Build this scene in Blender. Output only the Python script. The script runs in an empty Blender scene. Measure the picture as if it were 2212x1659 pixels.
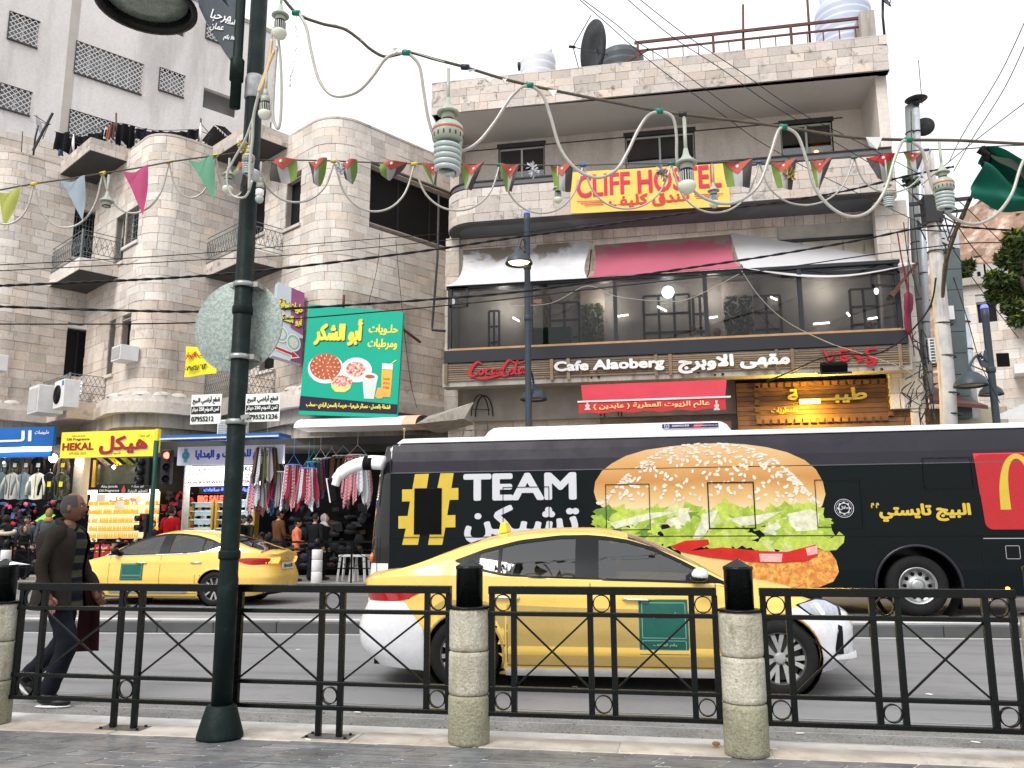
import bpy,bmesh,math,random,re
from math import sin,cos,pi,radians,sqrt,atan2,hypot
from mathutils import Vector,Matrix
SC=bpy.context.scene
COL=SC.collection
rnd=random.Random(7)
# -- camera, world, sun, exposure
EYE=Vector((0,0,1.45))
YAW,PITCH,ROLL,FOC=radians(10.6),radians(10.14),radians(0.29),1800.0
_w=Vector((-sin(YAW)*cos(PITCH),cos(YAW)*cos(PITCH),sin(PITCH)))
_r=Vector((cos(YAW),sin(YAW),0));_u=_r.cross(_w)
CR=_r*cos(ROLL)-_u*sin(ROLL);CU=_u*cos(ROLL)+_r*sin(ROLL)
cd=bpy.data.cameras.new('camera');cam=bpy.data.objects.new('camera',cd);COL.objects.link(cam)
cam.matrix_world=Matrix(((CR.x,CU.x,-_w.x,EYE.x),(CR.y,CU.y,-_w.y,EYE.y),(CR.z,CU.z,-_w.z,EYE.z),(0,0,0,1)))
cd.sensor_width=36;cd.lens=36*FOC/2212;cd.clip_start=.05;cd.clip_end=2000
SC.camera=cam
wd=bpy.data.worlds.new("World");SC.world=wd;wd.use_nodes=True
nt=wd.node_tree;bg=nt.nodes['Background']
SUN_EL,SUN_AZ=radians(48),radians(205)
sky=nt.nodes.new('ShaderNodeTexSky');sky.sky_type='NISHITA';sky.sun_disc=False
sky.sun_elevation=SUN_EL;sky.sun_rotation=SUN_AZ;sky.air_density=1.2;sky.dust_density=5
tc=nt.nodes.new('ShaderNodeTexCoord');sx=nt.nodes.new('ShaderNodeSeparateXYZ');nt.links.new(tc.outputs['Generated'],sx.inputs[0])
mr=nt.nodes.new('ShaderNodeMapRange');nt.links.new(sx.outputs[2],mr.inputs[0])
mr.inputs[3].default_value=4.0;mr.inputs[4].default_value=9.5
cl=nt.nodes.new('ShaderNodeCombineColor')
for i,k in enumerate((.985,.99,1.0)):
 mm=nt.nodes.new('ShaderNodeMath');mm.operation='MULTIPLY';mm.inputs[1].default_value=k
 nt.links.new(mr.outputs[0],mm.inputs[0]);nt.links.new(mm.outputs[0],cl.inputs[i])
mx=nt.nodes.new('ShaderNodeMix');mx.data_type='RGBA';mx.inputs[0].default_value=.9
nt.links.new(sky.outputs[0],mx.inputs[6]);nt.links.new(cl.outputs[0],mx.inputs[7]);nt.links.new(mx.outputs[2],bg.inputs[0])
bg.inputs[1].default_value=0.1
sl=bpy.data.lights.new('sun','SUN');sl.energy=1.3;sl.angle=radians(25);sl.color=(1,.97,.93)
so=bpy.data.objects.new('sun',sl);COL.objects.link(so)
so.rotation_euler=Vector((sin(SUN_AZ)*cos(SUN_EL),cos(SUN_AZ)*cos(SUN_EL),sin(SUN_EL))).to_track_quat('Z','Y').to_euler()
vs=SC.view_settings;vs.view_transform='Standard';vs.look='None';vs.gamma=1;vs.exposure=1.1;vs.use_curve_mapping=False
SC.cycles.use_denoising=True;SC.cycles.max_bounces=6;SC.cycles.transparent_max_bounces=12
SC.cycles.sample_clamp_indirect=6
# -- measuring: a line of sight meets a real plane
def _ray(x,y):return _w+CR*((x-1106)/FOC)-CU*((y-829.5)/FOC)
def onY(x,y,Y):
 d=_ray(x,y);return EYE+d*(Y/d.y)
def onZ(x,y,Z=0.):
 d=_ray(x,y);return EYE+d*((Z-EYE.z)/d.z)
def onW(x,y,P,dr):
 """distance along a wall through P with plan direction dr, and height"""
 d=_ray(x,y);n=(dr[1],-dr[0]);t=(P[0]*n[0]+P[1]*n[1])/(d.x*n[0]+d.y*n[1])
 q=EYE+d*t;return((q.x-P[0])*dr[0]+(q.y-P[1])*dr[1],q.z)
# -- materials
MATS={}
def mat(name,col,rough=.6,metal=0.,var=.12,vs=1.5,bump=.0,bs=40.,rand=0.,col2=None,c2s=2.,c2t=.5,streak=0.,dirt=(.05,.045,.035),emit=0.,coat=0.,spec=.3,alpha=None,trans=0.,fine=.06,streaks=(5,5,.5),spot=0.,spots=9.,st=.5):
 if name in MATS:return MATS[name]
 m=bpy.data.materials.new(name);m.use_nodes=True;MATS[name]=m
 N=m.node_tree.nodes;L=m.node_tree.links;b=N['Principled BSDF']
 geo=N.new('ShaderNodeNewGeometry');P=geo.outputs['Position']
 def noise(s,det=4,v=P,r=.6):
  n=N.new('ShaderNodeTexNoise');n.inputs['Scale'].default_value=s;n.inputs['Detail'].default_value=det;n.inputs['Roughness'].default_value=r
  L.new(v,n.inputs['Vector']);return n.outputs['Fac']
 def rng(x,a,c,d,e):
  r=N.new('ShaderNodeMapRange');L.new(x,r.inputs[0])
  for i,v in enumerate((a,c,d,e)):r.inputs[i+1].default_value=v
  return r.outputs[0]
 def mixc(f,a,c,mode='MIX'):
  x=N.new('ShaderNodeMix');x.data_type='RGBA';x.blend_type=mode
  for s,v in((0,f),(6,a),(7,c)):
   if hasattr(v,'is_output'):L.new(v,x.inputs[s])
   else:x.inputs[s].default_value=v if s==0 else(*v,1)
  return x.outputs[2]
 def mul(c,f):
  v=N.new('ShaderNodeVectorMath');v.operation='SCALE'
  if hasattr(c,'is_output'):L.new(c,v.inputs[0])
  else:v.inputs[0].default_value=c
  if hasattr(f,'is_output'):L.new(f,v.inputs['Scale'])
  else:v.inputs['Scale'].default_value=f
  return v.outputs[0]
 c=tuple(col)
 if col2:c=mixc(rng(noise(c2s,5),c2t-.08,c2t+.08,0,1),c,tuple(col2))
 if rand:
  oi=N.new('ShaderNodeObjectInfo');ad=N.new('ShaderNodeMath');ad.operation='ADD';fr=N.new('ShaderNodeMath');fr.operation='FRACT'
  L.new(oi.outputs['Random'],ad.inputs[0]);L.new(geo.outputs['Random Per Island'],ad.inputs[1]);L.new(ad.outputs[0],fr.inputs[0])
  c=mul(c,rng(fr.outputs[0],0,1,1-rand,1+rand*.6))
  f2=N.new('ShaderNodeMath');f2 .operation='MULTIPLY';f2 .inputs[1].default_value=7.13;L.new(fr.outputs[0],f2 .inputs[0])
  f3=N.new('ShaderNodeMath');f3 .operation='FRACT';L.new(f2 .outputs[0],f3 .inputs[0])
  c=mixc(rng(f3 .outputs[0],.5,1,0,rand*2.2),c,mul(c,1)if False else mixc(1.,c,(1.0,.84,.70),'MULTIPLY'))
 if var:c=mul(c,rng(noise(vs,5),.25,.75,1-var,1+var))
 if fine:c=mul(c,rng(noise(bs*1.3,3),.25,.75,1-fine,1+fine))
 if streak:
  mp=N.new('ShaderNodeMapping');mp.inputs['Scale'].default_value=streaks;L.new(P,mp.inputs[0])
  c=mixc(rng(noise(1.,6,mp.outputs[0],.65),st,st+.17,0,streak),c,dirt)
 if spot:c=mixc(rng(noise(spots,6,P,.75),.56,.68,0,spot),c,dirt)
 if hasattr(c,'is_output'):L.new(c,b.inputs['Base Color'])
 else:b.inputs['Base Color'].default_value=(*c,1)
 b.inputs['Roughness'].default_value=rough;b.inputs['Metallic'].default_value=metal
 b.inputs['Specular IOR Level'].default_value=spec;b.inputs['Coat Weight'].default_value=coat;b.inputs['Coat Roughness'].default_value=.04
 if var and rough>.2:L.new(rng(noise(vs*4,3),.3,.7,max(.03,rough-.1),min(1,rough+.1)),b.inputs['Roughness'])
 if trans:b.inputs['Transmission Weight'].default_value=trans
 if alpha is not None:b.inputs['Alpha'].default_value=alpha
 if emit:
  b.inputs['Emission Strength'].default_value=emit;b.inputs['Emission Color'].default_value=(*col,1)
 if bump:
  bp=N.new('ShaderNodeBump');bp.inputs['Strength'].default_value=bump;bp.inputs['Distance'].default_value=.01
  L.new(noise(bs,5),bp.inputs['Height']);L.new(bp.outputs[0],b.inputs['Normal'])
 return m
def glass(name,tint=(.5,.55,.55),refl=.25,dark=.5):
 """a thin pane: sees through, tinted, with fresnel reflection"""
 if name in MATS:return MATS[name]
 m=bpy.data.materials.new(name);m.use_nodes=True;MATS[name]=m
 N=m.node_tree.nodes;L=m.node_tree.links;N.remove(N['Principled BSDF']);out=N['Material Output']
 t=N.new('ShaderNodeBsdfTransparent');t.inputs[0].default_value=(*[dark*v*2 for v in tint],1)
 g=N.new('ShaderNodeBsdfGlossy');g.inputs['Roughness'].default_value=.02;g.inputs[0].default_value=(.95,.97,1,1)
 lw=N.new('ShaderNodeLayerWeight');lw.inputs[0].default_value=.5;pw=N.new('ShaderNodeMath');pw.operation='POWER';pw.inputs[1].default_value=4.5;L.new(lw.outputs['Facing'],pw.inputs[0])
 r=N.new('ShaderNodeMapRange');r.inputs[1].default_value=.0;r.inputs[2].default_value=1;r.inputs[3].default_value=refl;r.inputs[4].default_value=1
 x=N.new('ShaderNodeMixShader');L.new(pw.outputs[0],r.inputs[0]);L.new(r.outputs[0],x.inputs[0]);L.new(t.outputs[0],x.inputs[1]);L.new(g.outputs[0],x.inputs[2]);L.new(x.outputs[0],out.inputs[0])
 return m
# -- mesh building
class MB:
 def __init__(s):s.v=[];s.f=[];s.m=[];s.sm=[];s.mi=0;s.X=None
 def add(s,vs,fs,smooth=False):
  b=len(s.v)
  if s.X is not None:vs=[s.X@Vector(v)for v in vs]
  s.v+=[tuple(v)for v in vs]
  for f in fs:s.f.append([b+i for i in f]);s.m.append(s.mi);s.sm.append(smooth)
  return s
 def box(s,x0,x1,y0,y1,z0,z1):
  return s.add([(x0,y0,z0),(x1,y0,z0),(x1,y1,z0),(x0,y1,z0),(x0,y0,z1),(x1,y0,z1),(x1,y1,z1),(x0,y1,z1)],[(3,2,1,0),(4,5,6,7),(0,1,5,4),(1,2,6,5),(2,3,7,6),(3,0,4,7)])
 def obox(s,c,ax,ay,az,sx,sy,sz):
  """box about c with half sizes along three axes"""
  c=Vector(c);ax,ay,az=Vector(ax)*sx,Vector(ay)*sy,Vector(az)*sz
  return s.add([c+ax*i+ay*j+az*k for k in(-1,1)for j in(-1,1)for i in(-1,1)],[(0,2,3,1),(4,5,7,6),(0,1,5,4),(1,3,7,5),(3,2,6,7),(2,0,4,6)])
 def bar(s,a,b,w,h=None,up=(0,0,1)):
  a,b=Vector(a),Vector(b);d=(b-a);l=d.length;d.normalize();up=Vector(up)
  x=d.cross(up);x=x.normalized()if x.length>1e-4 else Vector((1,0,0));z=x.cross(d)
  return s.obox((a+b)/2,d,x,z,l/2,w/2,(h or w)/2)
 def tube(s,pts,r,n=6,cap=True,flat=1.):
  pts=[Vector(p)for p in pts];k=len(pts);rr=r if isinstance(r,(list,tuple))else[r]*k
  t=(pts[1]-pts[0]).normalized();x=t.orthogonal().normalized();vs=[]
  for i,p in enumerate(pts):
   t=(pts[min(i+1,k-1)]-pts[max(i-1,0)])
   t=t.normalized()if t.length>1e-9 else Vector((0,0,1))
   x=(x-t*x.dot(t));x=x.normalized()if x.length>1e-6 else t.orthogonal().normalized();y=t.cross(x)
   vs+=[p+(x*cos(2*pi*j/n)+y*sin(2*pi*j/n)*flat)*rr[i]for j in range(n)]
  fs=[(i*n+j,i*n+(j+1)%n,(i+1)*n+(j+1)%n,(i+1)*n+j)for i in range(k-1)for j in range(n)]
  if cap:fs+=[tuple(range(n))[::-1],tuple((k-1)*n+j for j in range(n))]
  return s.add(vs,fs,n>4)
 def lathe(s,prof,c=(0,0,0),n=16,axis=(0,0,1),smooth=True,sx=1.,sy=1.):
  """prof: (radius, height) pairs along axis"""
  c=Vector(c);a=Vector(axis).normalized();x=a.orthogonal().normalized()if abs(a.z)<.99 else Vector((1,0,0));y=a.cross(x);vs=[]
  for r,h in prof:vs+=[c+a*h+(x*cos(2*pi*j/n)*sx+y*sin(2*pi*j/n)*sy)*r for j in range(n)]
  k=len(prof)
  fs=[(i*n+j,i*n+(j+1)%n,(i+1)*n+(j+1)%n,(i+1)*n+j)for i in range(k-1)for j in range(n)]
  fs+=[tuple(range(n))[::-1],tuple((k-1)*n+j for j in range(n))]
  return s.add(vs,fs,smooth)
 def grid(s,fn,nu,nv,smooth=True,keep=None,wrap=False):
  vs=[fn(i/nu,j/nv)for j in range(nv+1)for i in range(nu+1)]
  fs=[(j*(nu+1)+i,j*(nu+1)+i+1,(j+1)*(nu+1)+i+1,(j+1)*(nu+1)+i)for j in range(nv)for i in range(nu)if keep is None or keep((i+.5)/nu,(j+.5)/nv)]
  return s.add(vs,fs,smooth)
 def poly(s,pts,o,ux,uy,d=0.,off=0.):
  """flat shape from 2D points in a plane; d thickness behind, off in front"""
  o,ux,uy=Vector(o),Vector(ux),Vector(uy);n=ux.cross(uy).normalized();k=len(pts)
  F=[o+ux*p[0]+uy*p[1]+n*off for p in pts]
  if d:
   B=[p-n*d for p in F]
   return s.add(F+B,[tuple(range(k)),tuple(range(k,2*k))[::-1]]+[(i,k+i,k+(i+1)%k,(i+1)%k)for i in range(k)])
  return s.add(F,[tuple(range(k))])
 def ring(s,c,R,r,ax=(0,1,0),n=20,m=5):
  a=Vector(ax).normalized();x=a.orthogonal().normalized();y=a.cross(x);c=Vector(c);vs=[]
  for i in range(n):
   d=x*cos(2*pi*i/n)+y*sin(2*pi*i/n)
   vs+=[c+d*(R+r*cos(2*pi*j/m))+a*r*sin(2*pi*j/m)for j in range(m)]
  return s.add(vs,[(i*m+j,((i+1)%n)*m+j,((i+1)%n)*m+(j+1)%m,i*m+(j+1)%m)for i in range(n)for j in range(m)],True)
 def ell(s,c,rx,ry,rz,nu=12,nv=8,keep=None):
  c=Vector(c)
  return s.grid(lambda u,v:c+Vector((rx*cos(2*pi*u)*sin(pi*v),ry*sin(2*pi*u)*sin(pi*v),-rz*cos(pi*v))),nu,nv,True,keep)
 def build(s,name,m,parent=None,local=False,bevel=0.):
  me=bpy.data.meshes.new(name);me.from_pydata(s.v,[],s.f)
  ms=m if isinstance(m,(list,tuple))else[m]
  for q in ms:me.materials.append(q)
  if len(ms)>1:me.polygons.foreach_set('material_index',s.m)
  if any(s.sm):me.polygons.foreach_set('use_smooth',s.sm)
  me.update()
  o=link(name,me,parent,local)
  if bevel:
   b=o.modifiers.new('bevel','BEVEL');b.width=bevel;b.segments=2;b.limit_method='ANGLE';b.angle_limit=radians(40)
  return o
def link(name,me,parent=None,local=False):
 o=bpy.data.objects.new(name,me);COL.objects.link(o)
 if parent is not None:
  o.parent=parent
  if not local and parent.parent is None:o.matrix_parent_inverse=parent.matrix_basis.inverted()
 return o
def tag(o,label=None,cat=None,group=None,kind=None):
 if label:o['label']=label
 if cat:o['category']=cat
 if group:o['group']=group
 if kind:o['kind']=kind
 return o
def thing(name,label,cat,loc=(0,0,0),rz=0.,group=None):
 o=bpy.data.objects.new(name,None);COL.objects.link(o);o.location=loc;o.rotation_euler=(0,0,rz);o.empty_display_size=.2
 return tag(o,label,cat,group)
def dup(o,loc=None,label=None,parent=None,rz=None,scale=None):
 c=o.copy();COL.objects.link(c)
 if parent is not None:c.parent=parent
 if loc is not None:c.location=loc
 if rz is not None:c.rotation_euler=(0,0,rz)
 if scale:c.scale=(scale,)*3
 if label:c['label']=label
 for ch in o.children:dup(ch,parent=c)
 return c
def lerp(tab,x):
 if x<=tab[0][0]:return tab[0][1]
 for(a,b),(c,d)in zip(tab,tab[1:]):
  if x<=c:return b+(d-b)*(x-a)/(c-a)
 return tab[-1][1]
def smooth_tab(tab,x):
 """monotone-ish smooth curve through points"""
 n=len(tab)
 if x<=tab[0][0]:return tab[0][1]
 if x>=tab[-1][0]:return tab[-1][1]
 for i in range(n-1):
  if x<=tab[i+1][0]:
   p1,p2=tab[i],tab[i+1];p0=tab[max(i-1,0)];p3=tab[min(i+2,n-1)]
   h=p2[0]-p1[0];t=(x-p1[0])/h
   m1=(p2[1]-p0[1])/max(1e-6,p2[0]-p0[0])*h;m2=(p3[1]-p1[1])/max(1e-6,p3[0]-p1[0])*h
   return(2*t**3-3*t**2+1)*p1[1]+(t**3-2*t**2+t)*m1+(-2*t**3+3*t**2)*p2[1]+(t**3-t**2)*m2
def spline(pts,n=8):
 pts=[Vector(p)for p in pts];out=[]
 for i in range(len(pts)-1):
  p0,p1,p2,p3=pts[max(i-1,0)],pts[i],pts[i+1],pts[min(i+2,len(pts)-1)]
  for k in range(n):
   t=k/n;out.append(.5*((2*p1)+(p2-p0)*t+(2*p0-5*p1+4*p2-p3)*t*t+(3*p1-p0-3*p2+p3)*t**3))
 return out+[pts[-1]]
# -- lettering
AF={}
for ch,iso,n in zip('ءآأؤإئابةتثجحخدذرزسشصضطظعغفقكلمنهوىي',[0xFE80,0xFE81,0xFE83,0xFE85,0xFE87,0xFE89,0xFE8D,0xFE8F,0xFE93,0xFE95,0xFE99,0xFE9D,0xFEA1,0xFEA5,0xFEA9,0xFEAB,0xFEAD,0xFEAF,0xFEB1,0xFEB5,0xFEB9,0xFEBD,0xFEC1,0xFEC5,0xFEC9,0xFECD,0xFED1,0xFED5,0xFED9,0xFEDD,0xFEE1,0xFEE5,0xFEE9,0xFEED,0xFEEF,0xFEF1],'12222424244444'+'2222'+'4'*15+'224'):AF[ch]=(iso,int(n))
AF['\ue000']=(0xFEFB,2)
def ar(s):
 s=s.replace('لا','\ue000');out=[]
 for i,c in enumerate(s):
  if c not in AF:out.append(c);continue
  p=s[i-1]if i else ' ';n=s[i+1]if i+1<len(s)else ' '
  jp=p=='\u0640' or(p in AF and AF[p][1]==4);jn=n=='\u0640' or(n in AF and AF[n][1]>1)
  iso,k=AF[c]
  out.append(chr(iso if k==1 else iso+(1 if jp else 0)if k==2 else iso+(3 if jp and jn else 2 if jn else 1 if jp else 0)))
 r=re.sub(r'[0-9A-Za-z\u0660-\u0669]+',lambda m:m.group(0)[::-1],''.join(reversed(out)))
 return r.translate({ord('('):')',ord(')'):'('})
_TX={}
def _glyphs(s,ext):
 if(s,ext)in _TX:return _TX[(s,ext)]
 cu=bpy.data.curves.new('lettering','FONT');cu.body=s;cu.size=1;cu.resolution_u=3;cu.extrude=ext
 o=bpy.data.objects.new('lettering',cu);COL.objects.link(o)
 me=bpy.data.meshes.new_from_object(o);bm=bmesh.new();bm.from_mesh(me)
 seen={};k=0
 for v0 in bm.verts:
  if v0 in seen:continue
  st=[v0];seen[v0]=k
  while st:
   v=st.pop()
   for e in v.link_edges:
    w=e.other_vert(v)
    if w not in seen:seen[w]=k;st.append(w)
  k+=1
 vs=[(v.co.x,v.co.y,v.co.z,seen[v]%4)for v in bm.verts];bm.verts.index_update();fs=[tuple(v.index for v in f.verts)for f in bm.faces]
 bm.free();bpy.data.objects.remove(o);bpy.data.curves.remove(cu);bpy.data.meshes.remove(me)
 _TX[(s,ext)]=(vs,fs);return vs,fs
def letters(parent,s,o,ux,uy,w,h,m,off=.004,ext=0.,bold=0.,name='lettering',local=False,slant=0.,curve=0.):
 """text s fitted into the w x h rectangle whose lower left is o"""
 vs,fs=_glyphs(s,1. if ext else 0.)
 x0,x1=min(v[0]for v in vs),max(v[0]for v in vs);y0,y1=min(v[1]for v in vs),max(v[1]for v in vs)
 o,ux,uy=Vector(o),Vector(ux).normalized(),Vector(uy).normalized();n=ux.cross(uy);b=MB();kx,ky=(w-2*bold)/(x1-x0),(h-2*bold)/(y1-y0)
 cp=[(0,0)]+([(-1,0),(1,0),(0,-.8),(0,.8),(.7,.6),(-.7,.6),(.7,-.6),(-.7,-.6)]if bold else[])
 for i,(dx,dy)in enumerate(cp):
  P=[]
  for(x,y,z,k)in vs:
   a=bold+(x-x0)*kx+dx*bold;c=bold+(y-y0)*ky+dy*bold
   P.append(o+ux*(a+c*slant)+uy*(c+curve*4*(a/w)*(1-a/w))+n*(off+(z*.5+.5)*ext+k*.0006+i*.0003))
  b.add(P,fs)
 return b.build(name,m,parent,local)
# -- palette
m_asph=mat('asphalt',(.19,.19,.196),.75,var=.16,vs=.7,bump=.5,bs=160,fine=.25,spot=.3,spots=2.2,dirt=(.07,.07,.072),streak=.45,streaks=(.22,2.6,1),st=.5)
m_asph2=mat('asphalt_gutter',(.17,.17,.165),.85,var=.35,vs=2.5,bump=1.,bs=45,fine=.5,spot=.6,spots=14,dirt=(.07,.065,.06))
m_kerbd=mat('dark_kerb',(.075,.08,.085),.6,var=.2,vs=2,bump=.3,rand=.15)
m_kerbt=mat('kerb_top',(.24,.24,.25),.6,var=.2,vs=2,bump=.2,rand=.1)
m_kerbl=mat('pale_kerbstone',(.46,.42,.37),.5,var=.2,vs=2.3,bump=.3,rand=.12,col2=(.34,.31,.27),c2s=3,spot=.45,spots=5,dirt=(.16,.13,.1))
m_slate=mat('paving_slate',(.115,.12,.13),.38,var=.2,vs=2.2,bump=.3,bs=30,rand=.18,col2=(.17,.175,.18),c2s=3.5,fine=.15)
m_grout=mat('grout',(.46,.45,.43),.7,var=.2,vs=6,bump=.3)
m_black=mat('black_paint',(.003,.0045,.0045),.3,var=.3,vs=9,bump=.2,bs=50,spec=.2)
m_polec=mat('green_black_pole',(.006,.013,.012),.5,var=.3,vs=7,bump=.3,bs=35,spec=.1,spot=.35,spots=7,dirt=(.035,.04,.036))
m_drum=mat('pale_limestone',(.46,.44,.36),.85,var=.22,vs=6,bump=1.,bs=55,fine=.3,spot=.7,spots=7,dirt=(.17,.15,.1),rand=.06,streak=.45,streaks=(9,9,1.5),st=.5)
m_moss=mat('mossy_limestone',(.27,.26,.185),.9,var=.25,vs=6,bump=1.,bs=55,fine=.3,spot=.8,spots=7,dirt=(.07,.068,.035))
m_steel=mat('dull_steel',(.3,.31,.31),.35,.7,var=.15)
m_galv=mat('mottled_zinc',(.33,.38,.36),.5,.35,var=.3,vs=5,bump=.3,bs=70,fine=.3,col2=(.22,.27,.25),c2s=38,spot=.35,spots=5,dirt=(.15,.17,.15))
m_white=mat('white_paint',(.78,.78,.79),.35,var=.05)
m_whited=mat('grimy_white',(.68,.68,.69),.6,var=.12,vs=3,spot=.3,spots=5,dirt=(.3,.28,.25))
m_dark=mat('near_black',(.004,.004,.0045),.6,var=0,fine=0,spec=.1)
m_conc=mat('weathered_concrete',(.36,.335,.3),.85,var=.25,vs=.9,bump=.5,bs=25,streak=.6,dirt=(.12,.105,.09),fine=.15)
m_under=mat('shaded_soffit',(.065,.065,.064),.9,var=.2,vs=1,bump=.4)  # tone set darker to deepen the shade beneath the balconies
# -- ground
g=tag(MB().box(-300,300,-60,500,-1.2,-.012).build('ground',mat('far_ground',(.2,.17,.14),.9)),kind='structure')
rd=tag(MB().box(-60,60,5.9,21,-.012,0).build('road',m_asph),kind='structure')
gt=tag(MB().box(-40,40,5.85,7.05,0,.004).build('gutter_strip',m_asph2),kind='structure')
wear=MB()
for y in(6.72,7.2):wear.box(-20,20,y,y+.012,.004,.0055)
wear.build('road_seam',mat('seam',(.3,.3,.29),.8),rd)
A=Vector((-14.,11.2,0));B=Vector((9.,13.28,0));md=(B-A).normalized();mn=Vector((-md.y,md.x,0))
med=tag(MB().add([A+mn*.16,B+mn*.16,B+mn*1.2,A+mn*1.2]+[p+Vector((0,0,.14))for p in(A+mn*.16,B+mn*.16,B+mn*1.2,A+mn*1.2)],[(4,5,6,7),(0,1,5,4),(1,2,6,5),(2,3,7,6),(3,0,4,7)]).build('median_strip',m_kerbt),kind='structure')
u=0.
while u<23:
 l=rnd.uniform(.85,1.05)
 b=MB();b.obox(A+md*(u+l/2)+mn*.08+Vector((0,0,.08+rnd.uniform(-.004,.004))),md,mn,(0,0,1),l/2-.004,.078,.08);b.build('kerbstone',m_kerbd,med,bevel=.012);u+=l
tag(MB().add([A+mn*.02+md*.1-mn*.02+Vector((0,0,.002)),B+Vector((0,0,.002)),B-mn*.16+Vector((0,0,.002)),A-mn*.16+Vector((0,0,.002))],[(0,1,2,3)]).build('edge_line',mat('worn_line',(.36,.36,.34),.8,var=.3,vs=4),rd))
tag(MB().add([A+mn*.5+Vector((0,0,.143)),B+mn*.5+Vector((0,0,.143)),B+mn*.72+Vector((0,0,.143)),A+mn*.72+Vector((0,0,.143))],[(0,1,2,3)]).build('pale_stripe',mat('pale_strip',(.5,.5,.5),.7,var=.2,vs=4),med))
SZ=.13
pv=tag(MB().box(-12,12,-6,5.86,-.012,SZ-.003).build('pavement',m_grout),kind='structure')
u=-7.2
while u<6:
 l=rnd.uniform(.72,.95)
 for(y0,y1,mm,dz)in((5.36,5.66,m_kerbl,0),(5.664,5.86,m_kerbl,-.012)):
  b=MB();b.box(u+.003,u+l-.003,y0+(u+3)*.022,y1+(u+3)*.018,SZ-.02,SZ+.003+dz+rnd.uniform(-.002,.002));b.build('kerbstone',mm,pv,bevel=.008)
 u+=l
row=0;y=5.352
while y>3.9:
 d=rnd.uniform(.085,.15)if row%3 else rnd.uniform(.05,.08)
 u=-6+rnd.uniform(0,.3)
 while u<4.5:
  l=rnd.uniform(.28,.62)
  sh=.022*(u+3)
  b=MB();z=SZ+rnd.uniform(-.0012,.0012)+.0015;sk=.045
  x0,x1,y0,y1=u+.009,u+l-.009,y-d+.007+sh,y-.007+sh
  b.add([(x0,y0,SZ-.011),(x1,y0,SZ-.011),(x1+sk,y1,SZ-.011),(x0+sk,y1,SZ-.011),(x0,y0,z),(x1,y0,z),(x1+sk,y1,z),(x0+sk,y1,z)],[(4,5,6,7),(0,1,5,4),(1,2,6,5),(2,3,7,6),(3,0,4,7)])
  b.build('paving_slab',m_slate,pv);u+=l
 y-=d;row+=1
fp=tag(MB().box(-60,60,20.75,60,-.012,.2).build('far_pavement',mat('far_paving',(.28,.27,.25),.6,var=.2,bump=.2)),kind='structure')
MB().box(-60,60,20.6,20.748,-.012,.19).build('kerb_edge',m_kerbd,fp)
r_=random.Random(19);b=MB()
for k in range(2600):
 x,y=r_.uniform(-6,3.4),5.9+abs(r_.gauss(0,.38));s=r_.uniform(.003,.010);b.ell((x,y,.004+s*.4),s,s*r_.uniform(.6,1),s*.6,5,3)
tag(b.build('gutter_grit',mat('grit',(.30,.28,.25),.9,rand=.6),gt),kind='stuff')
s=onZ(1547,1607,SZ+.02);b=MB();b.ell(s+Vector((0,0,.002)),.026,.02,.014,9,6)
tag(b.build('pebble',mat('pebble',(.42,.2,.1),.7,var=.3,vs=40)),'small orange brown stone lying on the pale kerb by the bollard','stone')
for i,(px,py,z)in enumerate([(660,1596,SZ+.004),(683,1520,.008),(766,1538,.008),(1660,1618,SZ),(1720,1584,.008),(2098,1602,.008),(2000,1499,.008),(640,1403,.004),(1236,1483,.005)]):
 p=onZ(px,py,z+.004);a=rnd.uniform(-.6,.6);b=MB();b.tube([p,p+Vector((cos(a)*.055,sin(a)*.055,0))],.006,6)
 o=b.build('cigarette_end',mat('butt',(.75,.72,.66),.8));tag(o,['white cigarette end on the slates below the second railing foot','cigarette end in the gritty gutter left of the centre bollard','pale scrap in the gutter nearest the centre bollard','cigarette end on the kerb beside the right bollard','white scrap on the gutter right of the right bollard','white scrap lying by the far right railing end','white cigarette end on the road seen through the last railing cross','cigarette end on open road in front of the median kerb','cigarette end on the road under the taxi door'][i],'cigarette end')
# -- railing and bollards (Y 5.5)
FY=5.5
def railing(label,pairs,xl,xr,feet):
 t=thing('metal_railing',label,'railing',((xl+xr)/2,FY,SZ),group='black metal railings along the kerb')
 for n,z0,z1,w in(('top_rail',1.058,1.108,.055),('rail',.92,.948,.04),('rail',.456,.482,.04),('bottom_rail',.301,.329,.045)):
  MB().box(xl,xr,FY-w/2,FY+w/2,z0,z1).build(n,m_black,t,bevel=.003)
 for i,(a,c)in enumerate(pairs):
  ft=i in feet
  for x in(a,c):
   MB().box(x-.018,x+.018,FY-.018,FY+.018,SZ+.008 if ft else .3,1.06).build('post',m_black,t,bevel=.002)
  R=(c-a)/2-.018
  for z in(1.003,.392):
   b=MB();b.lathe([(R-.006,-.016),(R,-.016),(R,.016),(R-.006,.016),(R-.006,-.016)],((a+c)/2,FY,z),28,(0,1,0))
   b.f=[f for f in b.f if len(f)==4];b.m=[0]*len(b.f);b.sm=[True]*len(b.f);b.build('ring',m_black,t)
  if ft:
   p=MB();p.box(a-.09,c+.09,FY-.075,FY+.075,SZ-.002,SZ+.006)
   f=p.build('foot_plate',mat('rusty_plate',(.1,.095,.09),.5,.3,var=.3,vs=12),t)
   for bx in(a-.06,c+.06):
    for by in(-.05,.05):MB().lathe([(.011,0),(.011,.012)],(bx,FY+by,SZ+.006),6).build('bolt',m_black,f)
 for(a,c),(d,e)in zip(pairs,pairs[1:]):
  for z0,z1,dy in((.49,.915,.004),(.915,.49,-.004)):
   MB().bar((c+.016,FY+dy,z0),(d-.016,FY+dy,z1),.012).build('cross_bar',m_black,t)
 return t
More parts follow.
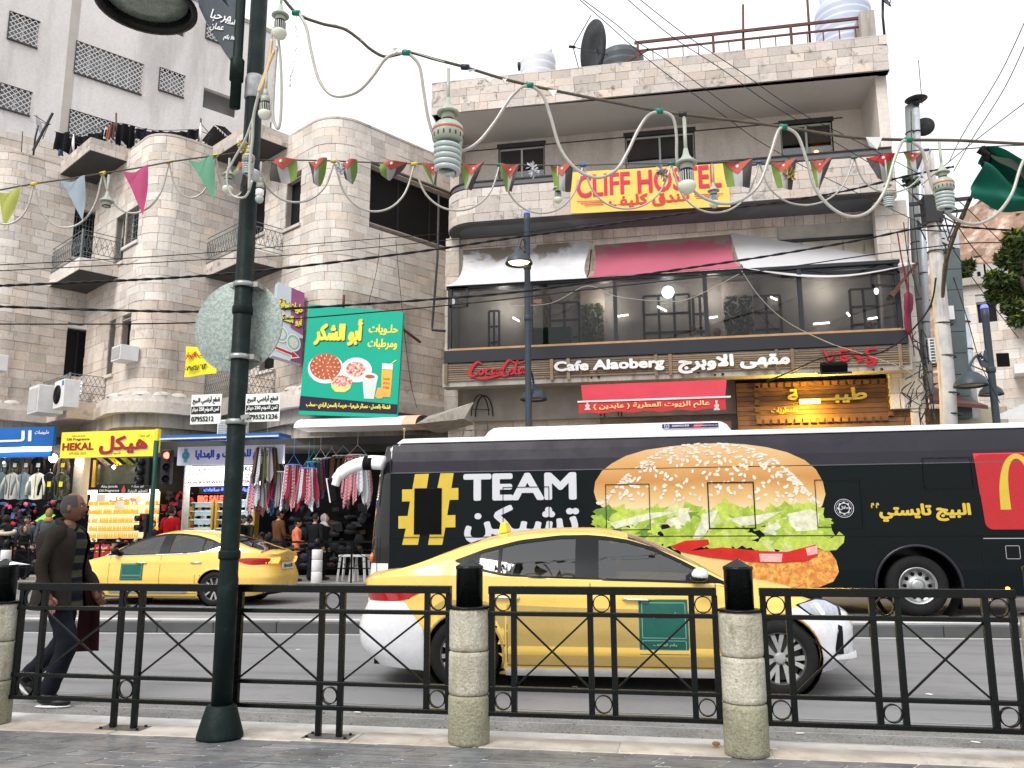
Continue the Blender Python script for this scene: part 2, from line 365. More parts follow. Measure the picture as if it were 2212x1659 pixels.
railing('black railing section left of the centre bollard, crossing behind the tall pole',[(-4.671,-4.487),(-3.861,-3.703),(-3.102,-2.948),(-2.347,-2.2),(-1.607,-1.461)],-4.70,-1.445,(1,3))
railing('short black railing section between the two middle bollards, in front of the taxi door',[(-1.169,-1.024),(-.528,-.382),(.108,.249)],-1.19,.262,())
railing('black railing section at the right end, in front of the taxi headlamp',[(.54,.689),(1.173,1.316),(1.802,1.948)],.52,1.97,())
def bollard(x,y,label):
 t=thing('stone_bollard',label,'bollard',(x,y,SZ),group='stone bollards with black caps along the kerb')
 zs=[(0,.30),(.303,.57),(.573,.835)]
 for i,(z0,z1)in enumerate(zs):
  r=.134-.002*i
  k=MB();k.lathe([(r-.012,z0),(r-.002,z0+.008),(r,z0+.03),(r,z1-.03),(r-.002,z1-.008),(r-.012,z1)],(x,y,SZ),36)
  k.build('stone_drum',m_moss if i==0 else m_drum,t)
 MB().lathe([(.135,0),(.138,.004),(.138,.012),(.12,.016)],(x,y,SZ+.836),32).build('collar',m_black,t)
 MB().lathe([(.088,0),(.088,.235),(.092,.237),(.092,.25)],(x,y,SZ+.852),32).build('cap_drum',m_black,t)
 MB().lathe([(.092,0),(.09,.006),(.008,.05),(.001,.052)],(x,y,SZ+1.102),32,smooth=False).build('cap_point',m_black,t)
 return t
bollard(-1.322,FY,'stone bollard with black pointed cap in front of the taxi rear wheel')
bollard(.4,FY,'stone bollard with black pointed cap in front of the taxi bonnet')
bollard(-4.83,FY-.02,'stone bollard cut by the left edge, beside the walking man')
bollard(2.12,FY,'stone bollard cut by the right edge of the picture')
pp=onY(20,1240,FY);b=MB();b.add([(-4.84,5.42,1.23),(-4.70,5.44,1.245),(-4.66,5.53,1.238),(-4.8,5.55,1.228),(-4.76,5.47,1.262)],[(0,1,4),(1,2,4),(2,3,4),(3,0,4),(3,2,1,0)])
tag(b.build('paper_scrap',m_white),'crumpled white paper lying on the left bollard cap','paper')
# -- tall pole with cone foot, clamps, lamp and banner
PX,PY=-2.975,5.36
def pz(y,x=510):return onY(x,y,PY).z
t=thing('street_lamp','tall dark green lamp pole standing on a cone foot by the railing','street lamp',(PX,PY,SZ))
MB().lathe([(.15,0),(.15,.02),(.145,.04),(.098,.2),(.085,.21)],(PX,PY,SZ),28).build('cone_foot',m_polec,t)
MB().lathe([(.068,.18),(.068,1.02),(.063,1.05),(.063,6.2)],(PX,PY,SZ),24).build('pole',m_polec,t)
for z in(pz(700-20),pz(1208)):MB().lathe([(.069,0),(.073,.01),(.073,.05),(.069,.06)],(PX,PY,z),24).build('pole_joint',m_polec,t)
zt=pz(210)
MB().lathe([(.066,-.04),(.072,-.03),(.071,.12),(.064,.15)],(PX,PY,zt),20).build('grey_tape',mat('tape',(.3,.31,.33),.5,var=.3,vs=20),t)
MB().lathe([(.066,0),(.071,.01),(.071,.09),(.066,.1)],(PX+.0,PY,pz(400)),20).build('silver_tape',mat('tape2',(.42,.44,.44),.35,.3,var=.3,vs=25),t)
ax=onY(512,150,PY-.1)
MB().lathe([(.04,-.22),(.04,.0),(.052,.0),(.052,.16),(.036,.18),(.036,1.2)],(ax.x,ax.y,pz(190)),18).build('bracket_pipe',m_polec,t)
q=onY(318,-5,PY-.3)
MB().tube(spline([(ax.x,ax.y,pz(60)),(ax.x-.1,ax.y,pz(30)),(ax.x-.35,PY-.15,pz(-60)),(q.x,q.y,pz(-70))],6),.022,8).build('arm',m_polec,t)
L=Vector((q.x,q.y,onY(318,14,PY-.3).z));sh=MB()
sh.lathe([(r_1*1.38,h_1*1.3)for r_1,h_1 in[(.03,.34),(.06,.33),(.10,.24),(.2,.15),(.235,.05),(.262,.012),(.262,-.004),(.232,-.006),(.225,.03),(.19,.13),(.09,.22),(.03,.25)]],L,40)
ls=sh.build('lamp_shade',m_black,t)
MB().lathe([(.29,.09),(.29,.06),(.17,.045),(.002,.04)],L,32).build('lamp_glass',mat('lens',(.17,.2,.18),.3,var=.4,vs=18),ls)
bp=[(-.32,.0),(0,-.02),(0,-.62),(-.06,-.56),(-.2,-.36),(-.28,-.15)]
o0=onY(514,-14,PY-.12);kx=1.
b=MB();pts=[onY(x,y,PY-.12)for x,y in[(424,-20),(430,15),(444,45),(462,75),(484,112),(507,145),(516,150),(522,20),(515,-40),(426,-60)]]
b.add(pts+[p+Vector((0,.012,0))for p in pts],[tuple(range(10))[::-1],tuple(range(10,20))]+[(i,(i+1)%10,10+(i+1)%10,10+i)for i in range(10)])
bn=tag(b.build('hanging_banner',mat('banner_cloth',(.05,.065,.08),.7,var=.12,vs=12)),'dark pointed banner with white calligraphy hung beside the lamp pole','banner')
mw=mat('white_ink',(.75,.75,.76),.7)
for s_,(x0,y0,x1,y1)in(('مرحبا',(452,46,500,-2)),('عمان',(452,66,486,36)),('أمانة',(486,52,506,26)),('أهلا بكم',(482,88,508,56))):
 p0=onY(x0,y0,PY-.12);p1=onY(x1,y1,PY-.12);a=(p1-p0)
 letters(bn,ar(s_),p0,(.96,0,-.28),(.28,0,.96),a.length*.75,a.length*.42,mw,off=.005,bold=.002)
c=onY(515,705,PY+.12);R=(onY(610,705,PY+.12)-c).length
t=thing('round_traffic_sign','back of a round mottled grey metal sign clamped to the lamp pole','sign',c)
d=MB();d.lathe([(R,0),(R,.012),(R-.01,.014),(.01,.014)],c+Vector((0,-.007,0)),48,(0,1,0));d.build('disc',m_galv,t,bevel=.002)
for yy in(617,772):
 z=onY(515,yy,PY).z
 k=MB();k.lathe([(.07,-.018),(.075,-.018),(.075,.018),(.07,.018)],(PX,PY,z),20);k.box(PX-.11,PX+.11,PY+.085,PY+.1,z-.02,z+.02)
 k.obox((PX+.09,PY+.04,z),(1,0,0),(0,1,0),(0,0,1),.02,.05,.018);k.obox((PX-.09,PY+.04,z),(1,0,0),(0,1,0),(0,0,1),.02,.05,.012)
 tag(k.build('clamp',m_steel,t))
m_plate=mat('plate_white',(.72,.75,.72),.45,var=.08,vs=10,spot=.15,spots=9)
m_ink=mat('black_ink',(.015,.016,.016),.5)
for(x0,x1,y0,y1,lab,num)in((411,480,851,917,'white plate of black writing on the left side of the pole, last digits scratched','07955212'),(529,606,849,912,'white plate of black writing on the right side of the pole','0795521236')):
 Yp=PY-.02;a=onY(x0,y1,Yp);c=onY(x1,y0,Yp);W,H=c.x-a.x,c.z-a.z
 t=thing('for_sale_plate',lab,'sign',(a.x,Yp,a.z),group='white for sale plates on the pole')
 MB().box(a.x,c.x,Yp-.004,Yp+.004,a.z,c.z).build('plate',m_plate,t)
 MB().box(a.x+W*.02,c.x-W*.02,Yp-.0065,Yp-.0045,a.z+H*.34,a.z+H*.6).build('black_band',m_ink,t)
 X,Z=(1,0,0),(0,0,1)
 letters(t,ar('قطع أراضي للبيع'),(a.x+W*.05,Yp-.005,a.z+H*.66),X,Z,W*.9,H*.28,m_ink,.001,bold=.0015)
 letters(t,ar('ثمن الدونم 250 دينار'),(a.x+W*.05,Yp-.007,a.z+H*.37),X,Z,W*.9,H*.2,mw,.001,bold=.0012)
 letters(t,num,(a.x+W*.04,Yp-.005,a.z+H*.08),X,Z,W*(.92 if len(num)>8 else .74),H*.18,m_ink,.001,bold=.0015)
z=onY(495,912,PY).z;k=MB();k.lathe([(.069,-.02),(.074,-.02),(.074,.016),(.069,.016)],(PX,PY,z),20);k.bar((PX+.06,PY-.05,z+.02),(PX+.12,PY-.05,z+.035),.012,.03)
tag(k.build('strap_clamp',m_steel),'loose steel strap around the lamp pole below the plates','clamp')
# -- cars
m_taxi=mat('taxi_yellow',(.80,.54,.115),.32,coat=.5,var=.04,vs=2,fine=.02,spec=.5)
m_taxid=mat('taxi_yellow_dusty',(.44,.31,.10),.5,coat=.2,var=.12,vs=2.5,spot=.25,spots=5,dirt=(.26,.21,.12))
m_cwhite=mat('car_white',(.74,.75,.78),.28,coat=.6,var=.05,vs=3,spot=.3,spots=3.5,dirt=(.42,.42,.36))
m_sill=mat('grimy_sill',(.6,.6,.58),.5,var=.2,vs=3,spot=.7,spots=5,dirt=(.22,.2,.15))
m_trim=mat('black_trim',(.006,.008,.010),.3,var=0,fine=0,spec=.15)
m_cglass=glass('car_glass',(.42,.47,.5),.08,.30)
m_tyre=mat('tyre',(.012,.012,.013),.8,spec=.2,var=.15,vs=8,bump=.3)
m_rim=mat('alloy',(.42,.43,.43),.35,.8,var=.1)
m_rimd=mat('grey_wheel_cover',(.34,.35,.34),.5,.2,var=.15,vs=10)
m_chrome=mat('chrome',(.75,.76,.78),.12,1.,var=0,fine=0)
m_red=mat('lamp_red',(.42,.008,.015),.12,coat=1,var=.1,vs=9)
m_amber=mat('lamp_lit',(1.,.16,.03),.2,var=0,fine=0,emit=2.5)
m_head=mat('headlamp',(.42,.45,.5),.08,.6,var=.3,vs=15,coat=1)
m_stick=mat('green_sticker',(.012,.10,.075),.4,var=.1,vs=6)
m_stickw=mat('sticker_lines',(.22,.36,.33),.5)
m_seat=mat('seat_cloth',(.03,.03,.035),.8)
NS=4.6
def Wz(z):return lerp([(.1,.80),(.2,.875),(.35,.925),(.55,.95),(.75,.935),(.9,.915),(1.1,.87)],z)
def Lf(z):return lerp([(.15,2.22),(.24,2.32),(.33,2.43),(.38,2.41),(.58,2.42),(.68,2.39),(.75,2.35),(.8,2.28),(.86,2.17),(1,2.0)],z)
def Lr(z):return lerp([(.15,2.16),(.25,2.27),(.36,2.36),(.56,2.38),(.69,2.33),(.80,2.28),(.9,2.33),(1.0,2.34),(1.1,2.31)],z)
def zb(x):return lerp([(-2.3,.27),(-2.1,.2),(-1.7,.17),(-1.,.15),(1.4,.16),(2.,.2),(2.3,.25)],x)
def zsh(x):return smooth_tab([(-2.4,.985),(-2.2,1.02),(-1.8,1.045),(-1.2,1.055),(-.6,1.03),(.0,1.01),(.7,.995),(1.2,.975),(1.55,.935),(1.9,.87),(2.15,.80),(2.3,.72),(2.45,.66)],x)
def zroof(x):return smooth_tab([(-2.08,1.07),(-1.75,1.17),(-1.45,1.29),(-1.19,1.385),(-.9,1.455),(-.5,1.497),(-.13,1.506),(.1,1.492),(.38,1.43),(.7,1.31),(1.0,1.155),(1.27,1.0)],x)
WB=[(-1.3,1.188),(-1.16,1.135),(-1.03,1.098),(-.84,1.06),(-.56,1.04),(0,1.022),(.57,1.008),(.92,.998),(1.2,.992)]
WT=[(-1.3,1.19),(-1.16,1.24),(-1.04,1.285),(-.7,1.368),(-.32,1.412),(-.05,1.415),(.12,1.402),(.34,1.368),(.58,1.296),(.81,1.19),(1.04,1.07),(1.2,.994)]
def sideY(x,z):
 L_=Lf(z)if x>0 else Lr(z);c=min(.9999,abs(x)/L_);return Wz(z)*(1-c**NS)**(1/NS)
def ghY(x,z):
 b=sideY(x,min(z,zsh(x)))if z<zsh(x)else sideY(x,zsh(x))-.012
 return b if z<=zsh(x)else b-.265*(max(0,(z-zsh(x)))/.42)**1.25
RW,FW=-1.21,1.655
def car(label,yellow_bumper,wheelm,loc,rz,scale,group,extra):
 t=thing('taxi',label,'taxi',loc,rz,group);t.scale=(scale,)*3
 P=lambda n,b,m,**k:b.build(n,m,t,local=True,**k)
 NT,NZ=150,22;b=MB();rows=[]
 th=[pi*i/NT for i in range(NT+1)]
 def cs(a):c=cos(a);return(1 if c>=0 else-1)*abs(c)**(2/NS),abs(sin(a))**(2/NS)
 def ring_pt(a,v,s):
  c,sy=cs(a);xr=2.36*c;z=zb(xr)+(zsh(xr)-zb(xr))*v
  x=(Lf(z)if c>0 else Lr(z))*c;y=Wz(z)*sy
  for wx,R in((RW,.375),(FW,.375)):
   dx,dz=x-wx,z-.345;d=hypot(dx,dz)
   if abs(d-R)<.035 and y>.5:x,z=wx+dx/d*R,.345+dz/d*R
  if-.78<x<1.22:
   y+=.012*math.exp(-((z-.37)/.035)**2)-.01*math.exp(-((z-.30)/.05)**2)+.008*math.exp(-((z-.86)/.03)**2)
  return(x,s*y,z)
 def keep_(u,v):
  c,sy=cs(pi*u);xr=2.36*c;z=zb(xr)+(zsh(xr)-zb(xr))*v;x=(Lf(z)if c>0 else Lr(z))*c
  return not any(hypot(x-wx,z-.345)<.372 and Wz(z)*sy>.5 for wx in(RW,FW))
 for s in(-1,1):
  b.grid((lambda u,v:ring_pt(pi*u,v,s))if s<0 else(lambda u,v:ring_pt(pi*(1-u),v,s)),NT,NZ,True,keep_ if s<0 else(lambda u,v:keep_(1-u,v)))
 def deck(u,v):
  x,y,z=ring_pt(pi*u,1,-1);k=(v*2-1)
  cr=lerp([(-2.3,.06),(-1.9,.055),(-1.2,.04),(1.2,.05),(1.55,.085),(1.9,.08),(2.3,.03)],x)
  return(x,y*-k,z+cr*(1-k*k))
 b.grid(deck,NT,12,True)
 for i_,f in enumerate(b.f):
  c_=sum((Vector(b.v[k])for k in f),Vector())/len(f)
  if not yellow_bumper and((c_.x>2.13 and c_.z<.765)or(c_.x<-2.22 and c_.z<.80)):b.m[i_]=1
 body=P('body',b,[m_taxi,m_cwhite])
 for f in(body,):f.data.flip_normals()
 b=MB();NX=72
 def gh(u,s):
  x=-2.08+3.35*u;zs=zsh(x)+.0;zr=max(zroof(x),zs+.005)
  cr=min(.065,.18*(zr-zs)+.004);rail=zr-cr
  inr=WT[0][0]<=x<=WT[-1][0]
  w0,w1=(lerp(WB,x),lerp(WT,x))if inr else(zs+.3*(rail-zs),zs+.6*(rail-zs))
  w1=min(w1,rail-.006);w0=min(max(w0,zs+.001),w1)
  kz=[zs-.01,w0,w0+(w1-w0)/3,w0+(w1-w0)*2/3,w1,rail]
  pts=[(ghY(x,z),z)for z in kz]
  yr=pts[-1][0]
  for k in(.9,.72,.5,.25,0):pts.append((yr*k,zr-cr*(k**2.2)))
  return x,pts
 st=[gh(i/NX,0)for i in range(NX+1)];n=len(st[0][1])
 for s in(-1,1):
  vs_=[(x,s*y,z)for x,p in st for y,z in p];base=len(b.v)
  for i in range(NX):
   x=(st[i][0]+st[i+1][0])/2
   for j in range(n-1):
    g_=(1<=j<=3 and-1.28<x<1.18)or(j>=(7 if x<0 else 6)and(x>.32 or x<-1.16))
    b.mi=1 if g_ else 0
    q=[i*n+j,i*n+j+1,(i+1)*n+j+1,(i+1)*n+j]
    b.f.append([base+k for k in(q if s>0 else q[::-1])]);b.m.append(b.mi);b.sm.append(True)
  b.v+=vs_
 b.mi=0
 P('glasshouse',b,[m_taxi,m_cglass])
 def patch(name,m,bot,top,off=.004,nu=18,nv=4,f=sideY,sides=(-1,1),parent=None,thick=None):
  x0,x1=max(bot[0][0],top[0][0]),min(bot[-1][0],top[-1][0]);out=[]
  for s in sides:
   b=MB()
   def fn(u,v):
    x=x0+(x1-x0)*(u if s<0 else 1-u);a,c=lerp(bot,x),lerp(top,x);z=a+(c-a)*v
    e=.004;n_=Vector((-(f(x+e,z)-f(x-e,z))/(2*e),1,-(f(x,z+e)-f(x,z-e))/(2*e))).normalized()
    y=f(x,z);p=Vector((x,y,z))+n_*off;return(p.x,s*p.y,p.z)
   b.grid(fn,nu,nv);o=b.build(name,m,parent or t,local=True)
   out.append(o)
  return out
 def band(name,m,line,h,**k):return patch(name,m,[(x,z-h/2)for x,z in line],[(x,z+h/2)for x,z in line],nv=1,**k)
 def edge(tab,a,c,dz0,dz1,n):return patch(n,m_trim,[(x,z+dz0)for x,z in tab if a<=x<=c],[(x,z+dz1)for x,z in tab if a<=x<=c],off=.004,nv=1,nu=40,f=ghY)
 edge(WT,-1.3,1.2,-.022,.012,'window_trim');edge(WB,-1.3,1.2,-.012,.01,'window_trim')
 patch('pillar',m_trim,[(-.16,1.02),(.06,1.02)],[(-.16,1.408),(.06,1.405)],f=ghY,off=.005)
 patch('pillar',m_trim,[(-.90,1.065),(-.865,1.06)],[(-.90,1.33),(-.865,1.335)],f=ghY,off=.005)
 patch('quarter_dark_patch',m_trim,[(-1.32,1.18),(-1.16,1.13),(-1.08,1.11)],[(-1.32,1.195),(-1.16,1.245),(-1.08,1.27)],f=ghY,off=.005)  # added dark patch, hides bright sky seen through the quarter glass
 patch('mirror_corner',m_trim,[(.86,.998),(1.2,.99)],[(.86,1.05),(.95,1.11),(1.2,1.0)],f=ghY,off=.006)
 m_seam=mat('door_seam',(.10,.075,.02),.7,var=0)
 for xs in([(-.02,.24),(-.02,1.0)],[(1.12,.24),(1.1,.98)]):
  x=xs[0][0];patch('door_seam',m_seam,[(x-.004,.25),(x+.004,.25)],[(x-.004,.985),(x+.004,.985)],nu=1,nv=10,off=.003)
 arcs=[(RW+.375+.05+.02,.27),(RW+.50,.5),(RW+.46,.72),(-.9,.98)]
 for i in range(len(arcs)-1):
  pass
 patch('door_seam',m_seam,[(-.80,.27),(-.792,.27)],[(-.80,.62),(-.792,.62)],nu=1,nv=8,off=.003)
 band('door_seam',m_seam,[(-.80,.245),(1.11,.245)],.008,off=.004,nu=30)
 for hx in(-.80,.40):
  for s in(-1,1):
   h=MB();zz=.845+.01*(hx<0);y=sideY(hx,zz)
   h.tube([(hx-.12,s*(y+.005),zz),(hx-.1,s*(y+.03),zz+.004),(hx+.1,s*(y+.03),zz-.004),(hx+.12,s*(y+.005),zz-.006)],[.011,.014,.014,.011],8,flat=.8)
   P('door_handle',h,m_chrome)
 for s in(-1,1):
  for wx in(RW,FW):
   b=MB();pts=[]
   for k in range(25):
    a=-.35+(pi+.7)*k/24;x,z=wx+.378*cos(a),.345+.378*sin(a)
    pts.append((x,s*(sideY(x,max(z,.16))-.004),z))
   b.tube(pts,.014,6);P('arch_lip',b,m_taxid if not yellow_bumper else m_taxi)
   b=MB();b.lathe([(.37,0),(.37,.25)],(wx,s*.66 if s>0 else-.91,.345),24,(0,1,0));b.f=[f for f in b.f if len(f)==4];b.m=[0]*len(b.f);b.sm=[True]*len(b.f)
   P('wheel_well',b,m_dark)
 b=MB();b.box(-2.15,2.1,-.66,.66,.2,.86);b.box(-.80,1.23,-.86,.86,.17,.5);P('underbody',b,m_dark)
 b=MB()
 for y in(-.4,.4):
  b.obox((.15,y,.95),(1,0,0),(0,1,0),(0,0,1),.06,.24,.22);b.obox((.13,y,1.24),(1,0,0),(0,1,0),(0,0,1),.045,.12,.09)
 b.obox((-.75,0,.98),(1,0,0),(0,1,0),(0,0,1),.07,.6,.2);b.obox((1.0,0,.93),(1,0,0),(0,1,0),(0,0,1),.2,.72,.08)
 P('seat',b,m_seat,bevel=.03)
 b=MB();b.ring((.72,.38,1.0),.17,.012,(1,0,.4),20);P('steering_wheel',b,m_dark)
 for o in patch('headlamp',m_head,[(1.86,.79),(1.95,.72),(2.06,.685),(2.22,.675)],[(1.86,.80),(2.02,.835),(2.12,.82),(2.22,.765)],off=.008,nu=14):pass
 patch('headlamp_rim',m_trim,[(1.83,.79),(1.95,.705),(2.06,.67),(2.25,.66)],[(1.83,.80),(2.02,.85),(2.12,.833),(2.25,.775)],off=.006,nu=14)
 patch('headlamp_bar',m_white,[(1.99,.79),(2.05,.70),(2.08,.695)],[(1.99,.81),(2.03,.81),(2.08,.73)],off=.011,nu=6)
 rr=m_red if not extra.get('lit')else m_amber
 patch('tail_lamp',m_red,[(-2.28,.83),(-2.17,.81),(-1.98,.80),(-1.79,.826),(-1.6,.915)],[(-2.28,.925),(-2.22,.93),(-1.9,.935),(-1.6,.922)],off=.008,nu=16)
 for s in(-1,1):
  b=MB()
  def rl(u,v):
   y=s*(.86-.5*u);z=.83+.1*v+.0;L_=Lr(z);x=-L_*(1-(abs(y)/Wz(z))**NS)**(1/NS)-.01;return(x,y,z-.01*u*(1-2*v))
  b.grid(rl,8,3);P('tail_lamp',b,rr)
 b=MB();b.box(-2.345,-2.335,-.26,.26,.70,.83);P('number_plate',b,m_plate)
 if extra.get('plate'):letters(t,extra['plate'],(-2.348,.2,.73),(0,-1,0),(0,0,1),.4,.075,m_ink,.001,bold=.004,local=True)
 if not yellow_bumper:
  patch('rear_bumper',m_cwhite,[(-2.37,.27),(-2.1,.205),(-1.57,.175)],[(-2.37,.80),(-1.8,.808),(-1.71,.7),(-1.60,.56),(-1.588,.36),(-1.57,.2)],off=.012,nu=26,nv=8)
  patch('front_bumper',m_cwhite,[(1.74,.71),(1.80,.70),(1.9,.63),(2.0,.5),(2.03,.345),(2.035,.2),(2.3,.25)],[(1.74,.745),(1.86,.792),(2.06,.69),(2.22,.68),(2.3,.70)],off=.005,nu=34,nv=8)
  patch('bumper_lip',m_cwhite,[(2.1,.33),(2.36,.33)],[(2.1,.345),(2.36,.37)],off=.03,nu=8,nv=2)
  patch('fog_recess',m_trim,[(2.16,.36),(2.24,.36)],[(2.16,.42),(2.20,.62),(2.24,.60)],off=.009,nu=6)
  patch('reflector',m_red,[(-2.24,.392),(-2.03,.365)],[(-2.24,.415),(-2.03,.375)],off=.009,nu=6)
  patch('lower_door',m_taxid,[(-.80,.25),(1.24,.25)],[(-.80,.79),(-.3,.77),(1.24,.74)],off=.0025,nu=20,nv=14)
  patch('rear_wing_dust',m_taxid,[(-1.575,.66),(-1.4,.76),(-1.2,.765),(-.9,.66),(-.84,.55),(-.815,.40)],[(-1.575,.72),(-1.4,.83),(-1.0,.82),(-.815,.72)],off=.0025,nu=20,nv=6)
  patch('side_sill',m_sill,[(-.82,.155),(1.26,.16)],[(-.82,.225),(1.26,.235)],off=.014,nu=24,nv=3)
  for s in(-1,1):
   e=MB();e.ell((.98,s*.99,1.07),.075,.11,.065,12,8);mi=P('mirror_shell',e,m_cwhite)
   e=MB();e.bar((.96,s*.84,1.0),(.98,s*.96,1.03),.05,.04);e.ell((.97,s*.99,1.035),.085,.115,.03,12,6);e.build('mirror_base',m_trim,mi,local=True)
 else:
  patch('skirt',m_rimd,[(-.62,.27),(-.5,.25),(1.1,.25)],[(-.62,.32),(-.5,.36),(.5,.33),(1.1,.29)],off=.014,nu=20,nv=3)
  patch('window_chrome',m_chrome,[(x,z-.022)for x,z in WB],[(x,z-.008)for x,z in WB],off=.008,nu=30,nv=1,f=ghY)
  b=MB()
  b.grid(lambda u,v:(-2.33-.05*v,-.7+1.4*u,1.075+.02*v+.03*(1-(2*u-1)**2)),10,2);P('boot_spoiler',b,m_trim)
  b=MB();b.ring((-2.345,0,.93),.04,.006,(1,0,0),16);P('boot_badge',b,m_chrome)
  for s in(-1,1):
   e=MB();e.ell((.98,s*.97,1.07),.07,.1,.07,12,8);P('mirror_shell',e,m_trim)
 sx0,sx1,sz0,sz1=extra['sticker']
 for o in patch('door_sticker',m_stick,[(sx0,sz0),(sx1,sz0)],[(sx0,sz1),(sx1,sz1)],off=.006,nu=8,nv=6):pass
 w,h=sx1-sx0,sz1-sz0
 for(a,c,d,e)in((.06,.94,.30,.93),(.06,.94,.08,.25)):
  for z in(d,e):patch('sticker_line',m_stickw,[(sx0+w*a,sz0+h*z),(sx0+w*c,sz0+h*z)],[(sx0+w*a,sz0+h*z+.006),(sx0+w*c,sz0+h*z+.006)],off=.008,nu=6,nv=1)
  for x in(a,c):patch('sticker_line',m_stickw,[(sx0+w*x,sz0+h*d),(sx0+w*x+.006,sz0+h*d)],[(sx0+w*x,sz0+h*e),(sx0+w*x+.006,sz0+h*e)],off=.008,nu=1,nv=5)
 y=-sideY((sx0+sx1)/2,(sz0+sz1)/2)-.009
 fl=extra.get('flip')
 letters(t,ar('أجرة عمومي'),(sx0+w*.28,y,sz0+h*.66),(1,0,0),(0,0,1),w*.48,h*.12,m_stickw,.001,bold=.002,local=True)
 letters(t,ar('رقم الهاتف'),(sx0+w*.28,y,sz0+h*.14),(1,0,0),(0,0,1),w*.48,h*.07,m_stickw,.001,bold=.001,local=True)
 b=MB();b.add([(-1.0,-.17,1.44),(-.9,-.17,1.455),(-.9,.17,1.455),(-1.0,.17,1.44),(-.975,-.14,1.56),(-.925,-.14,1.56),(-.925,.14,1.56),(-.975,.14,1.56)],[(3,2,1,0),(4,5,6,7),(0,1,5,4),(1,2,6,5),(2,3,7,6),(3,0,4,7)])
 P('roof_sign',b,mat('roof_sign_yellow',(.8,.56,.04),.35),bevel=.012)
 for wx in(RW,FW):
  for s in(-1,1):
   yo=s*.925
   w_=MB();w_.lathe([(.215,-.02),(.225,0),(.29,.004),(.325,-.015),(.337,-.05),(.337,-.17),(.32,-.2),(.22,-.2)],(wx,yo,.338),40,(0,s,0));w_.f=[f for f in w_.f if len(f)==4];w_.m=[0]*len(w_.f);w_.sm=[True]*len(w_.f);ty=P('wheel',w_,m_tyre)
   r=MB();r.lathe([(.22,-.06),(.228,-.004),(.222,.002),(.212,-.01),(.205,-.06)],(wx,yo,.338),36,(0,s,0));r.f=[f for f in r.f if len(f)==4];r.m=[0]*len(r.f);r.sm=[True]*len(r.f)
   r.lathe([(.206,-.085),(.19,-.08),(.001,-.075)],(wx,yo,.338),30,(0,s,0))
   r2=MB();ns=7 if wheelm==m_rimd else 5
   for k in range(ns):
    a=2*pi*k/ns+.3;d=Vector((cos(a),0,sin(a)));q=Vector((-sin(a),0,cos(a)));c_=Vector((wx,yo-s*.012,.338))
    sp=.052 if ns==7 else .075
    for sg in(-1,1):
     r2 .add([c_+d*.03+q*sg*.012-Vector((0,s*.02,0)),c_+d*.03+q*sg*.035-Vector((0,s*.02,0)),c_+d*.215+q*sg*(sp+.024),c_+d*.215+q*sg*(sp-.018),c_+d*.03+q*sg*.012-Vector((0,s*.05,0)),c_+d*.03+q*sg*.035-Vector((0,s*.05,0)),c_+d*.215+q*sg*(sp+.024)-Vector((0,s*.03,0)),c_+d*.215+q*sg*(sp-.018)-Vector((0,s*.03,0))],[(0,1,2,3),(4,7,6,5),(0,4,5,1),(1,5,6,2),(2,6,7,3),(3,7,4,0)])
   r2 .lathe([(.052,-.05),(.05,-.018),(.035,-.012),(.001,-.012)],(wx,yo,.338),20,(0,s,0))
   for k in range(5):
    a=2*pi*k/5;r2 .lathe([(.01,-.03),(.01,-.013)],(wx+.038*cos(a),yo,.338+.038*sin(a)),8,(0,s,0))
   rm=r2 .build('rim',wheelm,ty,local=True);r.build('rim_barrel',m_dark if wheelm==m_rim else mat('rim_dark',(.06,.06,.062),.5,.4),rm,local=True)if False else r.build('rim_barrel',mat('rim_dark',(.07,.07,.072),.5,.4),ty,local=True)
 return t
near_taxi=car('yellow taxi with white bumpers and a green door panel driving past the railing',False,m_rimd,(-.785,8.86,.0),radians(2.8),1.0,'yellow taxis',{'sticker':(.42,.86,.36,.845)})
left_taxi=car('all yellow saloon taxi with lit tail lamps stopped in the far lane',True,m_rim,(-10.55,17.1,0),pi+radians(.6),1.035,'yellow taxis',{'sticker':(.35,.85,.5,.83),'lit':1,'plate':'50-41670'})
# -- bus
BY=15.84
m_bus=mat('bus_black',(.014,.012,.020),.28,coat=.12,var=.04,vs=.5,fine=0,spec=.35)  # faint purple in the black imitates sky reflected on the curved upper side
m_bwrap=mat('bus_wrap',(.003,.006,.007),.2,coat=.05,var=.1,vs=1.5,fine=.03,spec=.16)
m_bwhite=mat('bus_white',(.82,.82,.84),.3,coat=.4,var=.04)
m_dglass=mat('dark_glass',(.006,.007,.008),.04,coat=1,var=0,fine=0)
m_prw=mat('print_white',(.55,.56,.60),.5,var=.05)
m_pry=mat('print_yellow',(.58,.42,.05),.5,var=.08,vs=3)
def bx(x,y):p=onY(x,y,BY);return(p.x,p.z)
t=bus=thing('advert_bus','long black bus covered with a giant chicken burger advert and white roof','bus',(.4,BY+1.25,0))
sec=[(0,.36),(-.01,.8),(-.01,1.38),(0,1.385),(0,2.62),(.012,2.64),(.03,2.85),(.07,3.05),(.11,3.222)]
XF,XB=-5.42,6.62
def hull(b,pts,x0,x1,close=True):
 prof=[(d,z)for d,z in pts]
 vs_=[]
 for x in(x0,x1):vs_+=[(x,BY+d,z)for d,z in prof]+[(x,BY+2.5-d,z)for d,z in reversed(prof)]
 n=len(prof)*2;b.add(vs_,[(i,i+n,(i+1)%n+n,(i+1)%n)for i in range(n)]+([tuple(range(n)),tuple(range(n,2*n))[::-1]]if close else[]))
b=MB();AX,AR=4.17,.69;N=60
